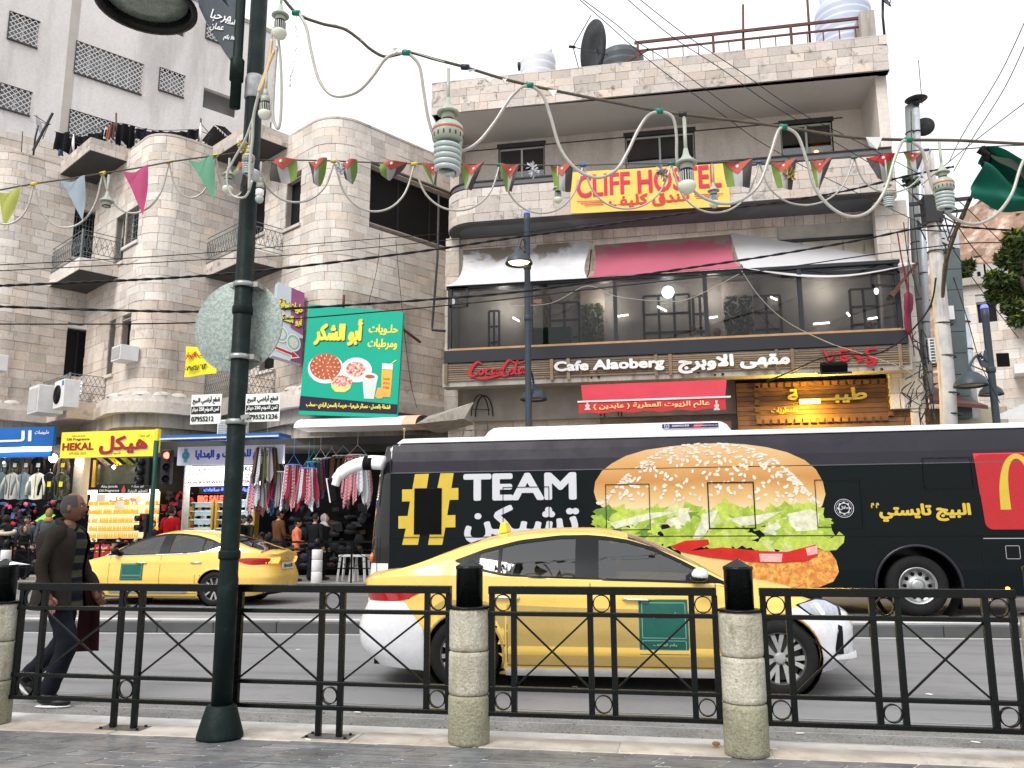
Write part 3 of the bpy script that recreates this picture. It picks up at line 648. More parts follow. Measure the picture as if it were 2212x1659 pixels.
for(x0,x1)in((XF,AX-AR),(AX+AR,XB)):
 for side in(0,2.5):
  for(d0,z0),(d1,z1)in zip(sec,sec[1:]):
   y0,y1=(BY+d0,BY+d1)if side==0 else(BY+2.5-d0,BY+2.5-d1)
   b.mi=0 if z1<2.63 else 1
   b.add([(x0,y0,z0),(x1,y0,z0),(x1,y1,z1),(x0,y1,z1)],[(0,1,2,3)if side==0 else(3,2,1,0)])
for i in range(24):
 a0,a1=pi-pi*i/24,pi-pi*(i+1)/24
 for side in(0,1):
  Y_=BY if side==0 else BY+2.5;s_=-.01 if side==0 else .01
  p=[(AX+AR*cos(a0),.5+AR*.98*sin(a0)),(AX+AR*cos(a1),.5+AR*.98*sin(a1))]
  b.mi=0
  b.add([(p[0][0],Y_+s_,p[0][1]),(p[1][0],Y_+s_,p[1][1]),(p[1][0],Y_+s_,1.382),(p[0][0],Y_+s_,1.382)],[(0,1,2,3)if side==0 else(3,2,1,0)])
for(d0,z0),(d1,z1)in zip(sec[3:],sec[4:]):
 b.mi=0 if z1<2.63 else 1
 for f in(0,1):
  y0,y1=(BY+d0,BY+d1)if f==0 else(BY+2.5-d0,BY+2.5-d1)
  b.add([(AX-AR,y0,z0),(AX+AR,y0,z0),(AX+AR,y1,z1),(AX-AR,y1,z1)],[(0,1,2,3)if f==0 else(3,2,1,0)])
b.mi=0;b.box(XF,XB,BY+.72,BY+1.78,.4,3.1);b.box(XB-.02,XB,BY+.01,BY+2.49,.4,3.15);b.box(XF,AX-AR-.02,BY+.05,BY+2.45,.38,.5)
b.build('body',[m_bwrap,m_bus],t)
b=MB()
def front(u,v):
 a=pi*(u-.5);z=.38+2.8*v;fw=.52*(1-.0*v)-.42*max(0,v-.25)**1.6;y=BY+1.25+1.245*(abs(sin(a))**(2/5.))*(1 if a>0 else-1)*(1-.13*max(0,(z-2.64)/.55)**1.3 if z>2.64 else 1)
 return(XF-fw*abs(cos(a))**(2/2.6),y,z)
b.grid(front,32,24,True);b.build('windscreen',m_dglass,t)
b=MB();b.box(XF-.012,XF+.01,BY-.012,BY+.02,.5,2.9);b.build('corner_strip',m_bus,t)
b=MB()
def bump(u,v):
 a=pi*(u-.5);z=.36+.52*v;return(XF-(.57-.05*v)*abs(cos(a))**(2/2.6),BY+1.25+1.26*(abs(sin(a))**(2/5.))*(1 if a>0 else-1),z)
b.grid(bump,28,4,True);b.build('front_bumper',m_bwhite,t)
q=onY(788,1226,BY+.15);b=MB();b.ell((XF-.40,BY+.24,.98),.07,.14,.12,10,8);b.build('marker_lamp',mat('orange_lens',(.7,.12,.03),.2,coat=1),t)
b=MB();prof=[(.108,3.222),(.10,3.24),(.115,3.29),(.17,3.325),(.4,3.35),(.9,3.365),(1.25,3.37)]
def roof(u,v):
 k=v*2;k=k if k<=1 else 2-k;i=k*6;j=min(5,int(i));f=i-j
 d=prof[j][0]+(prof[j+1][0]-prof[j][0])*f;z=prof[j][1]+(prof[j+1][1]-prof[j][1])*f;d=d if v<=.5 else 2.5-d
 x=XF-.12+(XB-XF+.12)*u;e=max(0,1-(x-XF+.12)/.35);return(x+.1*e*abs(v-.5)*2,BY+d,z-.18*e*e)
b.grid(roof,40,24,True);b.build('roof',m_bwhite,t)
b=MB();b.box(XF,XB,BY+.100,BY+.118,3.208,3.226);b.build('drip_rail',m_dark,t)
P0,P1=bx(1022,935)[0]+.1,bx(1587,915)[0];b=MB();YO=BY+.40
def pod(u,v):
 x=P0+(P1-P0)*u;e=max(0,min(1,min(u,1-u)/.05));h=.27*max(0,sin(e*pi/2))**.6;k=max(0,sin(pi*v))**.35
 return(x,YO+.95-.95*cos(pi*v)*(.9+.1*e),3.33+h*k)
b.grid(pod,48,16,True);pd=b.build('roof_pod',m_bwhite,t)
for(a,c)in((1363,1412),(1416,1467),(1470,1520),(1524,1580),(1592,1645)):
 pass
for i,(za,zc)in enumerate(((675,940),(950,1225),(1225,1500),(1505,1830),(1855,2160))):
 X0=onY(944.7+za*.1493,914,YO+.16).x;X1=onY(944.7+zc*.1493,914,YO+.16).x
 b=MB();z0,z1=3.592,3.604;v0,v1=.20,.27
 pt=lambda x,v:Vector(pod((x-P0)/(P1-P0),v))+Vector((0,-.006,.006))
 b.add([pt(X0,.19),pt(X0+(X1-X0)*.62,.19),pt(X1,.27),pt(X0+(X1-X0)*.3,.27)],[(0,1,2,3)]);b.build('vent_slot',m_dark,pd)
a=bx(1430,921);lab=MB();ya=BY+.392
x0,x1=onY(1430,920,ya).x,onY(1552,917,ya).x;z0=onY(1430,926,ya).z;h=.085
lab.box(x0,x1,ya-.03,ya-.018,z0,z0+h);lb=lab.build('maker_strip',mat('navy',(.02,.02,.10),.4),t)
letters(lb,'DAEWOO BUS',(x0+.19,ya-.031,z0+.025),(1,0,0),(0,0,1),.32,.04,m_prw,bold=.002)
letters(lb,'ZHEJIANG DAEWOO BUS CO., LTD',(x1-.46,ya-.031,z0+.022),(1,0,0),(0,0,1),.44,.026,m_prw,bold=.001)
k=MB();k.ring((x0+.09,ya-.033,z0+.043),.045,.006,(0,1,0),16);k.bar((x0+.05,ya-.033,z0+.05),(x0+.13,ya-.033,z0+.05),.008);k.bar((x0+.09,ya-.033,z0+.05),(x0+.09,ya-.033,z0+.005),.008);k.build('emblem',m_prw,lb)
k=MB()
for i in range(3):k.poly([(0,0),(.05,0),(.11,.07),(.06,.07)],(x0+.57+i*.055,ya-.034,z0+.008),(1,0,0),(0,0,1))
k.build('red_slashes',mat('print_red',(.6,.03,.05),.5),lb)
for(px,py)in((1180,903),(1405,907)):
 pass
m_line=mat('panel_gap',(.002,.002,.002),.8,var=0,fine=0)
def outline(x0,y0,x1,y1,m=m_line,w=.014,off=.026,name='hatch_outline'):
 (a,z1),(c,z0)=bx(x0,y0),bx(x1,y1);b=MB()
 for(p,q_)in(((a,z0),(c,z0)),((a,z1),(c,z1)),((a,z0),(a,z1)),((c,z0),(c,z1))):
  b.box(min(p[0],q_[0])-w/2,max(p[0],q_[0])+w/2,BY-off-.003,BY-off,min(p[1],q_[1])-w/2,max(p[1],q_[1])+w/2)
 b.build(name,m,t)
for r in((1308,1047,1405,1144),(1528,1043,1632,1141),(1759,1037,1865,1138),(1992,990,2103,1053),(1087,1053,1187,1150)):outline(*r,w=.02 if r[0]==1528 else .012)
b=MB();b.box(XF,XB,BY-.030,BY-.026,1.374,1.386);b.build('panel_joint',m_line,t)
b=MB();b.box(XF,XB,BY-.014,BY-.009,2.62,2.634);b.build('panel_joint',mat('panel_edge',(.10,.10,.12),.3),t)
for x in(bx(817,1100)[0],bx(1120,1200)[0],bx(1438,1200)[0],bx(2123,1200)[0]):
 b=MB();b.box(x-.006,x+.006,BY-.016,BY-.0105,.45,1.37);b.build('panel_joint',m_line,t)
x0,z0=bx(2123,1163);b=MB();b.box(x0,XB,BY-.022,BY-.011,z0-.008,z0+.006);b.build('chrome_strip',m_chrome,t)
outline(2171,1179,2204,1207,m_chrome,.01,.012,'flap_outline')
(wx0,wz1),(wx1,wz0)=bx(896,1055),bx(954,1154)
b=MB();b.box(wx0,wx1,BY-.028,BY-.022,wz0,wz1);b.build('side_window',mat('tinted_pane',(.003,.003,.003),.2,coat=0,spec=.1,var=.2,vs=3),t,bevel=.003)
def P2(pts):return[(bx(*p)[0],bx(*p)[1])for p in pts]
def flat(name,pts,m,off,parent=None,kind=None):
 b=MB();b.poly(P2(pts),(0,BY,0),(1,0,0),(0,0,1),0,off);return b.build(name,m,parent or t)
flat('hash_print',[(896.8,1024.5),(927,1023.5),(922,1056),(945,1055.5),(951.8,1022.5),(980.5,1022),(975.5,1054.5),(990.5,1054),(990.5,1079.5),(971.5,1080),(966.5,1113),(984,1112.5),(984,1139),(962.5,1139.5),(955.5,1177),(925,1177),(931,1140),(910,1141),(903,1177),(869,1177),(877,1141.5),(861,1142),(861,1115),(881,1114.5),(886,1083),(869,1083.5),(869,1057.5),(891,1057)],m_pry,.0125)
(a,z0),(c,z1)=bx(1001,1083),bx(1245,1016.5);letters(t,'TEAM',(a,BY-.013,z0),(1,0,0),(0,0,1),c-a,z1-z0-.02,m_prw,bold=.032)
(a,z0),(c,z1)=bx(1003,1175),bx(1251,1088);letters(t,ar('تشيكن'),(a,BY-.013,z0),(1,0,0),(0,0,1),c-a,z1-z0,m_prw,bold=.03)
(a,z0),(c,z1)=bx(1900,1128),bx(2095,1086);letters(t,ar('البيج تايستي'),(a,BY-.013,z0),(1,0,0),(0,0,1),c-a,z1-z0,m_pry,bold=.016)
(a,z0),(c,z1)=bx(1881,1098),bx(1898,1086);letters(t,ar('م م'),(a,BY-.013,z0),(1,0,0),(0,0,1),c-a,z1-z0,m_pry,bold=.006)
hx,hz=bx(1823,1098);s_=MB();
for R,w in((.165,.009),(.135,.004)):
 s_.lathe([(R,0),(R,.003),(R-w,.003),(R-w,0)],(hx,BY-.013,hz),36,(0,-1,0))
s_.f=[f for f in s_.f if len(f)==4];s_.m=[0]*len(s_.f);s_.sm=[False]*len(s_.f);s_.build('seal_ring',m_prw,t)
s_=MB();s_.poly([((.12 if i%2==0 else .095)*cos(pi*i/8),(.12 if i%2==0 else .095)*sin(pi*i/8))for i in range(16)],(hx,BY,hz),(1,0,0),(0,0,1),0,.013);st=s_.build('seal_star',m_prw,t)
s_=MB();s_.poly([(.085*cos(pi*i/8),.085*sin(pi*i/8))for i in range(16)],(hx,BY,hz),(1,0,0),(0,0,1),0,.015);s_.build('seal_centre',m_bwrap,st)
letters(t,ar('حلال'),(hx-.085,BY-.016,hz-.03),(1,0,0),(0,0,1),.17,.075,m_prw,bold=.003)
m_mred=mat('arches_red',(.42,.016,.022),.3,coat=.3,var=.06);m_mred2=mat('arches_red_top',(.62,.012,.028),.25,coat=.4,var=.05)
def rr(x0,z0,x1,z1,r,sl):
 out=[]
 for cx,cz,a0 in((x1-r,z1-r,0),(x0+r,z1-r,90),(x0+r,z0+r,180),(x1-r,z0+r,270)):
  for k in range(7):a=radians(a0+15*k);out.append((cx+r*cos(a)-sl*(cz+r*sin(a)-z0),cz+r*sin(a)))
 return out
(a,zt)=bx(2111,945);(a2,z0)=bx(2130,1144);W_=1.55
b=MB();b.poly(rr(a2+.0,z0,a2+W_,zt-.30,.12,.06),(0,BY,0),(1,0,0),(0,0,1),0,.0125);b.poly([(a2-.045,z0+.6),(a2+.9,z0+.6),(a2+.9,2.62),(a2-.075,2.62)],(0,BY,0),(1,0,0),(0,0,1),0,.0128);b.build('red_print',m_mred,t)
b=MB();b.grid(lambda u,v:(a2-.08+W_*u,BY-.005+.012+.055*v*v,2.64+.2*v)if True else 0,2,6,False);b.v=[(x,y-.012,z)for x,y,z in b.v];b.build('red_print',m_mred2,t)
ap=[];ax_,az=bx(2161,1101)
for k in range(13):
 u=k/12;ap.append((ax_+.55*u,az+.98*(1-(1-u)**2.6)))
R_=[(x,z)for x,z in ap];inner=[(ax_+.165+.385*u,az+.90*(1-(1-u)**2.4))for u in[k/12 for k in range(13)]]
b=MB()
def arch(u,v):
 x0,z0_=ap[int(u*12+.01)];x1,z1_=inner[int(u*12+.01)];return(x0+(x1-x0)*v-.16*0,BY-.0155,z0_+(z1_-z0_)*v)
ctr=ax_+.27
def arch2(u,v):
 a=pi*u;w=.165*(1-.35*sin(a));rx=.33-w*v;x=ctr+.06-rx*cos(a)*(1-.12*sin(a));z=az+(.96-w*.8*v)*max(0,sin(a))**.62;return(x,BY-.0155,z)
b.grid(arch2,28,1,False);b.grid(lambda u,v:(arch2(u,v)[0]+.52,BY-.0155,arch2(u,v)[2]),28,1,False);b.build('arches_print',m_pry,t)
m_bun=mat('bun_print',(.60,.33,.11),.4,var=.12,vs=2.2,col2=(.68,.44,.2),c2s=1.6,fine=.05)
m_bun2=mat('bun_base_print',(.66,.50,.26),.4,var=.08,vs=4)
m_seed=mat('seed_print',(.72,.66,.56),.4,rand=.12)
m_let=[mat('lettuce_print%d'%i,c,.4,var=.3,vs=9,fine=.1)for i,c in enumerate([(.30,.42,.05),(.42,.52,.08),(.14,.25,.04),(.5,.55,.22),(.62,.62,.45)])]
m_tom=mat('tomato_print',(.52,.02,.015),.35,var=.25,vs=4);m_tom2=mat('tomato_shine_print',(.7,.38,.36),.35,var=.3,vs=9)
m_pat=mat('crumb_print',(.62,.22,.05),.4,var=.35,vs=14,col2=(.68,.36,.08),c2s=7,fine=.35,bs=60);m_chz=mat('cheese_print',(.72,.52,.2),.4,var=.06)
flat('patty_print',[(1598,1262),(1560,1250),(1580,1215),(1650,1200),(1720,1188),(1760,1182),(1792,1190),(1806,1210),(1812,1235),(1800,1256),(1770,1268),(1700,1274)],m_pat,.0125)
flat('cheese_print',[(1470,1190),(1560,1198),(1618,1210),(1608,1246),(1598,1262),(1540,1270),(1480,1250)],m_chz,.0135)
pts=[(1283,1062),(1286,1040),(1300,1018),(1322,1001),(1352,985),(1395,972),(1450,964),(1510,959),(1560,957),(1610,960),(1655,966),(1700,977),(1738,994),(1762,1014),(1777,1040),(1783,1068),(1776,1092),(1762,1106),(1700,1112),(1600,1114),(1500,1112),(1400,1108),(1330,1102),(1300,1095),(1288,1080)]
b=MB();C0=Vector((*bx(1535,1095),));ring_=[Vector(p)for p in P2(pts)]
for k in range(6):
 s0=1-.045*k
zc=bx(1535,1000)[1]
flat('bun_base_print',pts,m_bun2,.014)
cr=[(1290,1040),(1303,1018),(1324,1001),(1354,986),(1397,973),(1452,965),(1510,960),(1560,958),(1610,961),(1655,967),(1699,978),(1736,995),(1760,1015),(1774,1040),(1760,1058),(1700,1070),(1620,1078),(1520,1078),(1420,1068),(1340,1060),(1305,1052)]
N=m_bun2 .node_tree.nodes;L=m_bun2 .node_tree.links;bs_=N['Principled BSDF'];ge=N.new('ShaderNodeNewGeometry');sp_=N.new('ShaderNodeSeparateXYZ');L.new(ge.outputs['Position'],sp_.inputs[0])
no=N.new('ShaderNodeTexNoise');no.inputs['Scale'].default_value=1.6;L.new(ge.outputs['Position'],no.inputs['Vector']);ad=N.new('ShaderNodeMath');ad.operation='MULTIPLY_ADD';ad.inputs[1].default_value=.35;L.new(no.outputs['Fac'],ad.inputs[0]);L.new(sp_.outputs[2],ad.inputs[2])
za_,zb2_=bx(1535,1108)[1]+.17,bx(1535,960)[1]+.17;mr_=N.new('ShaderNodeMapRange');mr_.inputs[1].default_value=za_;mr_.inputs[2].default_value=zb2_;L.new(ad.outputs[0],mr_.inputs[0])
cr_=N.new('ShaderNodeValToRGB');L.new(mr_.outputs[0],cr_.inputs[0]);e_=cr_.color_ramp.elements;e_[0].position=.06;e_[0].color=(.70,.56,.32,1);e_[1].position=1.;e_[1].color=(.68,.46,.24,1)
for p_,c_ in((.25,(.62,.40,.16)),(.48,(.50,.24,.07)),(.72,(.60,.34,.13))):q_=e_.new(p_);q_.color=(*c_,1)
L.new(cr_.outputs[0],bs_.inputs['Base Color'])
b=MB();r_=random.Random(3)
for k in range(430):
 u=r_.uniform(-1,1);v=r_.random()**2.0;px=1533+245*u*(1-.10*(1-v));top=958+118*abs(u)**2.6;py=top+v*(1090-top)*.93
 if py>1092:continue
 x,z=bx(px,py);a=r_.uniform(0,pi)if v>.25 else r_.uniform(-.3,.3);sc=r_.uniform(.8,1.25);l_,w_=.040*sc,(.024 if v>.2 else .015)*sc
 b.poly([(l_*cos(q)*cos(a)-w_*sin(q)*sin(a),l_*cos(q)*sin(a)+w_*sin(q)*cos(a))for q in[2*pi*i/8 for i in range(8)]],(x,BY,z),(1,0,0),(0,0,1),0,.0156+k*.000015)
tag(b.build('sesame_seed_print',m_seed,t),kind='stuff')
flat('mayo_print',[(1408,1100),(1440,1098),(1500,1104),(1505,1118),(1490,1138),(1470,1150),(1450,1140),(1430,1120)],mat('mayo_print',(.66,.52,.33),.35,var=.1,vs=6),.017)
LB=[MB()for _ in m_let];r_=random.Random(11)
for k in range(150):
 px=r_.uniform(1292,1790);base=1092+10*r_.random();low=lerp([(1290,1150),(1400,1185),(1500,1180),(1640,1195),(1790,1200)],px)
 py=r_.uniform(base+6,low-8);x,z=bx(px,py);R=r_.uniform(.10,.24);sy=r_.uniform(.4,.8);a0=r_.uniform(-.7,.7);n_=18;ph=r_.uniform(0,6)
 P_=[]
 for i in range(n_):
  q=2*pi*i/n_;rr_=R*(1+.22*sin(5*q+ph)+.12*sin(9*q+2*ph));xx,yy=rr_*cos(q),rr_*sin(q)*sy;P_.append((xx*cos(a0)-yy*sin(a0),xx*sin(a0)+yy*cos(a0)))
 j=r_.choice([0,0,1,1,2,3,4])if py<1150 else r_.choice([0,1,1,3])
 LB[j].poly(P_,(x,BY,z),(1,0,0),(0,0,1),0,.0165+k*.00004)
for j,b in enumerate(LB):tag(b.build('lettuce_print',m_let[j],t),kind='stuff')
flat('lettuce_print',[(1760,1150),(1790,1165),(1805,1158),(1812,1148),(1824,1158),(1822,1172),(1806,1188),(1780,1190),(1762,1180)],m_let[1],.0235)
for p_ in(((1318,1130),(1330,1142),(1440,1112),(1470,1104),(1400,1108)),((1495,1165),(1520,1160),(1545,1118),(1552,1100),(1520,1112)),((1572,1120),(1640,1112),(1690,1104),(1640,1132),(1600,1136)),((1700,1110),(1752,1100),(1770,1110),(1765,1145),(1720,1148),(1705,1130))):
 flat('onion_print',p_,m_let[4],.0238)
flat('tomato_print',[(1448,1180),(1480,1168),(1530,1165),(1532,1176),(1490,1190),(1560,1182),(1640,1190),(1700,1192),(1762,1176),(1766,1200),(1740,1212),(1680,1216),(1600,1212),(1530,1204),(1470,1192)],m_tom,.0245)
flat('tomato_shine_print',[(1640,1196),(1690,1196),(1688,1214),(1642,1213)],m_tom2,.025);flat('tomato_shine_print',[(1740,1184),(1764,1178),(1766,1196),(1744,1200)],m_tom2,.025)
b=MB();pts=[(AX+.70*cos(pi*k/24*1.06-.1),BY-.035,.5+.70*sin(pi*k/24*1.06-.1))for k in range(25)]
b.tube(pts,.028,8);b.build('wheel_arch',m_bus,t)
b=MB();b.lathe([(.69,0),(.69,.5)],(AX,BY+.0,.5),32,(0,1,0));b.f=[f for f in b.f if len(f)==4];b.m=[0]*len(b.f);b.sm=[True]*len(b.f);b.build('wheel_well',m_dark,t)
for wx in(AX,-2.9):
 w_=MB();w_.lathe([(.30,-.03),(.315,0),(.42,.01),(.49,-.01),(.515,-.05),(.515,-.27),(.48,-.3),(.3,-.3)],(wx,BY+.03,.515),48,(0,-1,0));w_.f=[f for f in w_.f if len(f)==4];w_.m=[0]*len(w_.f);w_.sm=[True]*len(w_.f);ty=w_.build('wheel',m_tyre,t)
 r=MB();r.lathe([(.315,.0),(.318,.012),(.30,.014),(.27,-.04),(.262,-.10),(.15,-.05),(.11,-.045),(.105,-.01),(.06,.0),(.001,.0)],(wx,BY+.03,.515),40,(0,-1,0));r.f=[f for f in r.f if len(f)==4];r.m=[0]*len(r.f);r.sm=[True]*len(r.f);rm=r.build('rim',m_rim,ty)
 h=MB()
 for k in range(10):
  a=2*pi*k/10;h.lathe([(.034,-.0),(.034,.003)],(wx+.205*cos(a),BY+.03+.055,.515+.205*sin(a)),12,(0,-1,0))
 h.v=[(x,y-.008,z)for x,y,z in h.v];tag(h.build('hand_hole',m_dark,rm),kind='stuff')
b=MB();b.box(AX+.66,AX+.69,BY+.02,BY+.5,.12,.5);b.build('mud_flap',m_dark,t)
b=MB();q=onY(2177,1272,BY-.02);b.ell((q.x,BY-.015,q.z),.035,.02,.03,10,6);b.build('side_lamp',mat('orange_lit',(1.,.2,.02),.2,emit=12,var=0,fine=0),t)
b=MB();my=BY-.12
pa=[onY(*p,my)for p in((829,1000),(812,999),(796,999),(772,1004),(748,1015),(730,1030),(722,1048))]
b.tube(spline(pa,5),[.165]*12+[.155]*12+[.13]*7,12,flat=.75);b.build('mirror_arm',m_bwhite,t)
b=MB();a,c=onY(788,1000,my),onY(807,1000,my);b.tube([a,c],[.17,.17],12,flat=.78);b.build('arm_gaiter',m_dark,t)
b=MB();a=onY(721,1060,my);b.obox(a,(.97,0,.2),(0,1,0),(-.2,0,.97),.085,.10,.26);b.build('mirror_head',m_dark,t,bevel=.05)
b=MB();b.obox(a+Vector((-.075,-.02,0)),(.97,0,.2),(0,1,0),(-.2,0,.97),.012,.09,.25);b.build('mirror_case',m_bwhite,t,bevel=.02)
b=MB();b.lathe([(.012,0),(.012,.16),(.03,.17),(.03,.22),(.012,.23)],(XF+.1,BY+.5,3.36),8);b.build('aerial',mat('brass',(.4,.3,.1),.4,.6),t)
# -- stone facades
STD=dict(var=.13,vs=.55,bump=.7,bs=14,fine=.12)
m_stoneA=mat('limestone_block',(.65,.605,.56),.85,rand=.2,streak=.38,dirt=(.25,.205,.17),streaks=(1.6,1.6,.22),st=.52,spot=.35,spots=3.4,**STD)
m_stoneB=mat('grimy_limestone',(.58,.52,.465),.85,rand=.18,streak=.6,dirt=(.17,.135,.105),streaks=(.8,.8,.22),st=.5,spot=.5,spots=1.6,**STD)
m_stoneC=mat('parapet_block',(.55,.50,.46),.85,rand=.2,streak=.35,dirt=(.05,.045,.04),streaks=(2.5,2.5,1.1),st=.56,spot=.75,spots=2.6,**STD)
m_mortar=mat('mortar',(.40,.37,.335),.9,var=.2,vs=2,bump=.4)
m_plast=mat('hostel_render',(.66,.60,.55),.85,var=.12,vs=.5,bump=.35,bs=10,streak=.3,dirt=(.27,.23,.19),streaks=(1.2,1.2,.3),fine=.1)
m_soffit=mat('painted_soffit',(.62,.59,.55),.85,var=.08,vs=.6,bump=.1)
m_wframe=mat('window_frame_white',(.62,.62,.6),.45,var=.1)
m_wdark=mat('dark_frame',(.02,.02,.022),.45)
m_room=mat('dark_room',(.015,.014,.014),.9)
m_glz=glass('window_glass',(.4,.45,.5),.12,.35)
m_iron=mat('grey_iron',(.16,.18,.19),.5,.3,var=.3,vs=10)
m_irond=mat('dark_iron',(.03,.03,.035),.5,.2)
m_rust=mat('rusty_paint',(.10,.035,.03),.6,var=.3,vs=8)
m_unlit=mat('unlit_room_pane',(.010,.010,.011),.5,spec=.15,var=.3,vs=1.5)  # near-black sheet stands in for the unlit room behind, instead of glass
class Path:
 def __init__(s,pts):
  s.p=[Vector((a,b))for a,b in pts];s.u=[0.]
  for a,b in zip(s.p,s.p[1:]):s.u.append(s.u[-1]+(b-a).length)
  s.L=s.u[-1]
 def at(s,u):
  u=min(max(u,0),s.L);i=0
  while i<len(s.u)-2 and s.u[i+1]<u:i+=1
  d=(s.p[i+1]-s.p[i]);l=d.length;d/=l;q=s.p[i]+d*(u-s.u[i]);return q,Vector((d.y,-d.x))
 def breaks(s,a,b):return[a]+[u for u in s.u if a+.02<u<b-.02]+[b]
def round_corner(p0,p1,p2,r,n=9):
 """points of an arc tangent to p0-p1-p2"""
 p0,p1,p2=Vector(p0),Vector(p1),Vector(p2);a=(p0-p1).normalized();b=(p2-p1).normalized();h=a.angle(b)/2
 t=r/math.tan(h);c=p1+(a+b).normalized()*(r/sin(h));s0,s1=p1+a*t-c,p1+b*t-c;out=[]
 ang=s0 .angle(s1)
 for i in range(n+1):
  k=i/n;out.append(tuple(c+s0*(sin((1-k)*ang)/sin(ang))+s1*(sin(k*ang)/sin(ang))))
 return out
def strip(b,path,u0,u1,z0,z1,off,depth,caps=True):
 us=path.breaks(u0,u1);k=len(us);F=[];Bk=[]
 for u in us:
  q,n=path.at(u);F.append(q+n*off);Bk.append(q+n*(off-depth))
 vs_=[(p.x,p.y,z0)for p in F]+[(p.x,p.y,z1)for p in F]+[(p.x,p.y,z0)for p in Bk]+[(p.x,p.y,z1)for p in Bk]
 fs=[]
 for i in range(k-1):fs+=[(i,i+1,k+i+1,k+i),(k+i,k+i+1,3*k+i+1,3*k+i),(i+1,i,2*k+i,2*k+i+1)]
 fs+=[(0,k,3*k,2*k),(k-1,3*k-1,4*k-1,2*k-1)]
 b.add(vs_,fs)
CNT={}
def courses(parent,path,u0,u1,z0,z1,holes,m,ch=.27,bw=.48,proud=.03,limit=300,seed=1,vary=.008,back=True,name='stone'):
 """coursed stones laid along a plan path, leaving the openings free"""
 r_=random.Random(seed);n=max(1,round((z1-z0)/ch));h=(z1-z0)/n;rest=MB();wall=MB();cnt=CNT.setdefault(parent.name,0)
 for j in range(n):
  a,b_=z0+j*h,z0+(j+1)*h;iv=[(u0,u1)]
  for(ha,hb,hz0,hz1)in holes:
   if hz0<b_-.06 and hz1>a+.06:
    iv=[q for x in iv for q in((x[0],min(x[1],ha)),(max(x[0],hb),x[1]))if q[1]-q[0]>.02]
  for(s0,s1)in iv:
   if back:strip(wall,path,s0,s1,a,b_,-.006,.25)
   u=s0;first=True
   while u<s1-.01:
    l=r_.uniform(.72,1.3)*bw*(r_.uniform(.4,.8)if first else 1);first=False
    if s1-(u+l)<bw*.35:l=s1-u
    d=proud+r_.uniform(-vary,vary);g=.0045
    if CNT[parent.name]<limit and r_.random()<.5:
     b=MB();strip(b,path,u+g,u+l-g,a+g,b_-g,d,d+.004);b.build(name,m,parent);CNT[parent.name]+=1
    else:strip(rest,path,u+g,u+l-g,a+g,b_-g,d,d+.004)
    u+=l
 if rest.f:tag(rest.build('stone_courses',m,parent),kind='stuff')
 if wall.f:wall.build('wall',m_mortar,parent)
def wallbox(b,P,d,u0,u1,z0,z1,o0,o1):
 """box on a straight wall: along u, height z, out of the wall from o0 to o1"""
 P=Vector((P[0],P[1],0));d=Vector((d[0],d[1],0)).normalized();n=Vector((d.y,-d.x,0))
 return b.obox(P+d*(u0+u1)/2+n*(o0+o1)/2+Vector((0,0,(z0+z1)/2)),d,n,(0,0,1),abs(u1-u0)/2,abs(o1-o0)/2,abs(z1-z0)/2)
def window(parent,P,d,u0,u1,z0,z1,depth=.2,fm=None,panes=2,bars=None,sill=True,lit=None,name='window',gm=None,room=.3):
 fm=fm or m_wframe;b=MB()
 for(a,c,e,f)in((u0-.02,u0+.0,z0,z1),(u1,u1+.02,z0,z1)):wallbox(b,P,d,a,c,e,f,-depth-.1,.0)
 wallbox(b,P,d,u0,u1,z1,z1+.02,-depth-.1,.0);wallbox(b,P,d,u0,u1,z0-.02,z0,-depth-.1,.0)
 w=b.build(name,m_stoneB,parent)
 b=MB();o=-depth
 n=panes
 for i in range(n+1):
  x=u0+(u1-u0)*i/n;wallbox(b,P,d,max(u0,x-.03),min(u1,x+.03),z0,z1,o-.03,o+.02)
 for z in(z0+.03,z1-.03):wallbox(b,P,d,u0,u1,z-.03,z+.03,o-.028,o+.018)
 b.build('frame',fm,w)
 for i in range(n):
  x0,x1=u0+(u1-u0)*i/n+.03,u0+(u1-u0)*(i+1)/n-.03
  b=MB();wallbox(b,P,d,x0,x1,z0+.06,z1-.06,o-.012,o-.006);b.build('pane',gm or(m_unlit if fm is m_wdark else m_glz),w)
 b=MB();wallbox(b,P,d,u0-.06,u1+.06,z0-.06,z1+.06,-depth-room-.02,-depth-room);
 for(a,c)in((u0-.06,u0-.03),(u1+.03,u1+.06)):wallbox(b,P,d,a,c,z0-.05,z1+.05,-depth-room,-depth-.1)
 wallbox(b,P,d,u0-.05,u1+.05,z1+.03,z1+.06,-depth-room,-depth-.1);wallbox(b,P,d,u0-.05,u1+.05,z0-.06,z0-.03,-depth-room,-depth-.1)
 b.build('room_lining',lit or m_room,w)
 if bars:
  b=MB();nb,nh=bars
  for i in range(1,nb):x=u0+(u1-u0)*i/nb;wallbox(b,P,d,x-.008,x+.008,z0,z1,-.07,-.054)
  for i in range(1,nh):z=z0+(z1-z0)*i/nh;wallbox(b,P,d,u0,u1,z-.01,z+.01,-.08,-.064)
  b.build('window_bars',m_iron,w)
 if sill:b=MB();wallbox(b,P,d,u0-.1,u1+.1,z0-.1,z0-.005,-.02,.09);b.build('sill',m_stoneA,w)
 return w
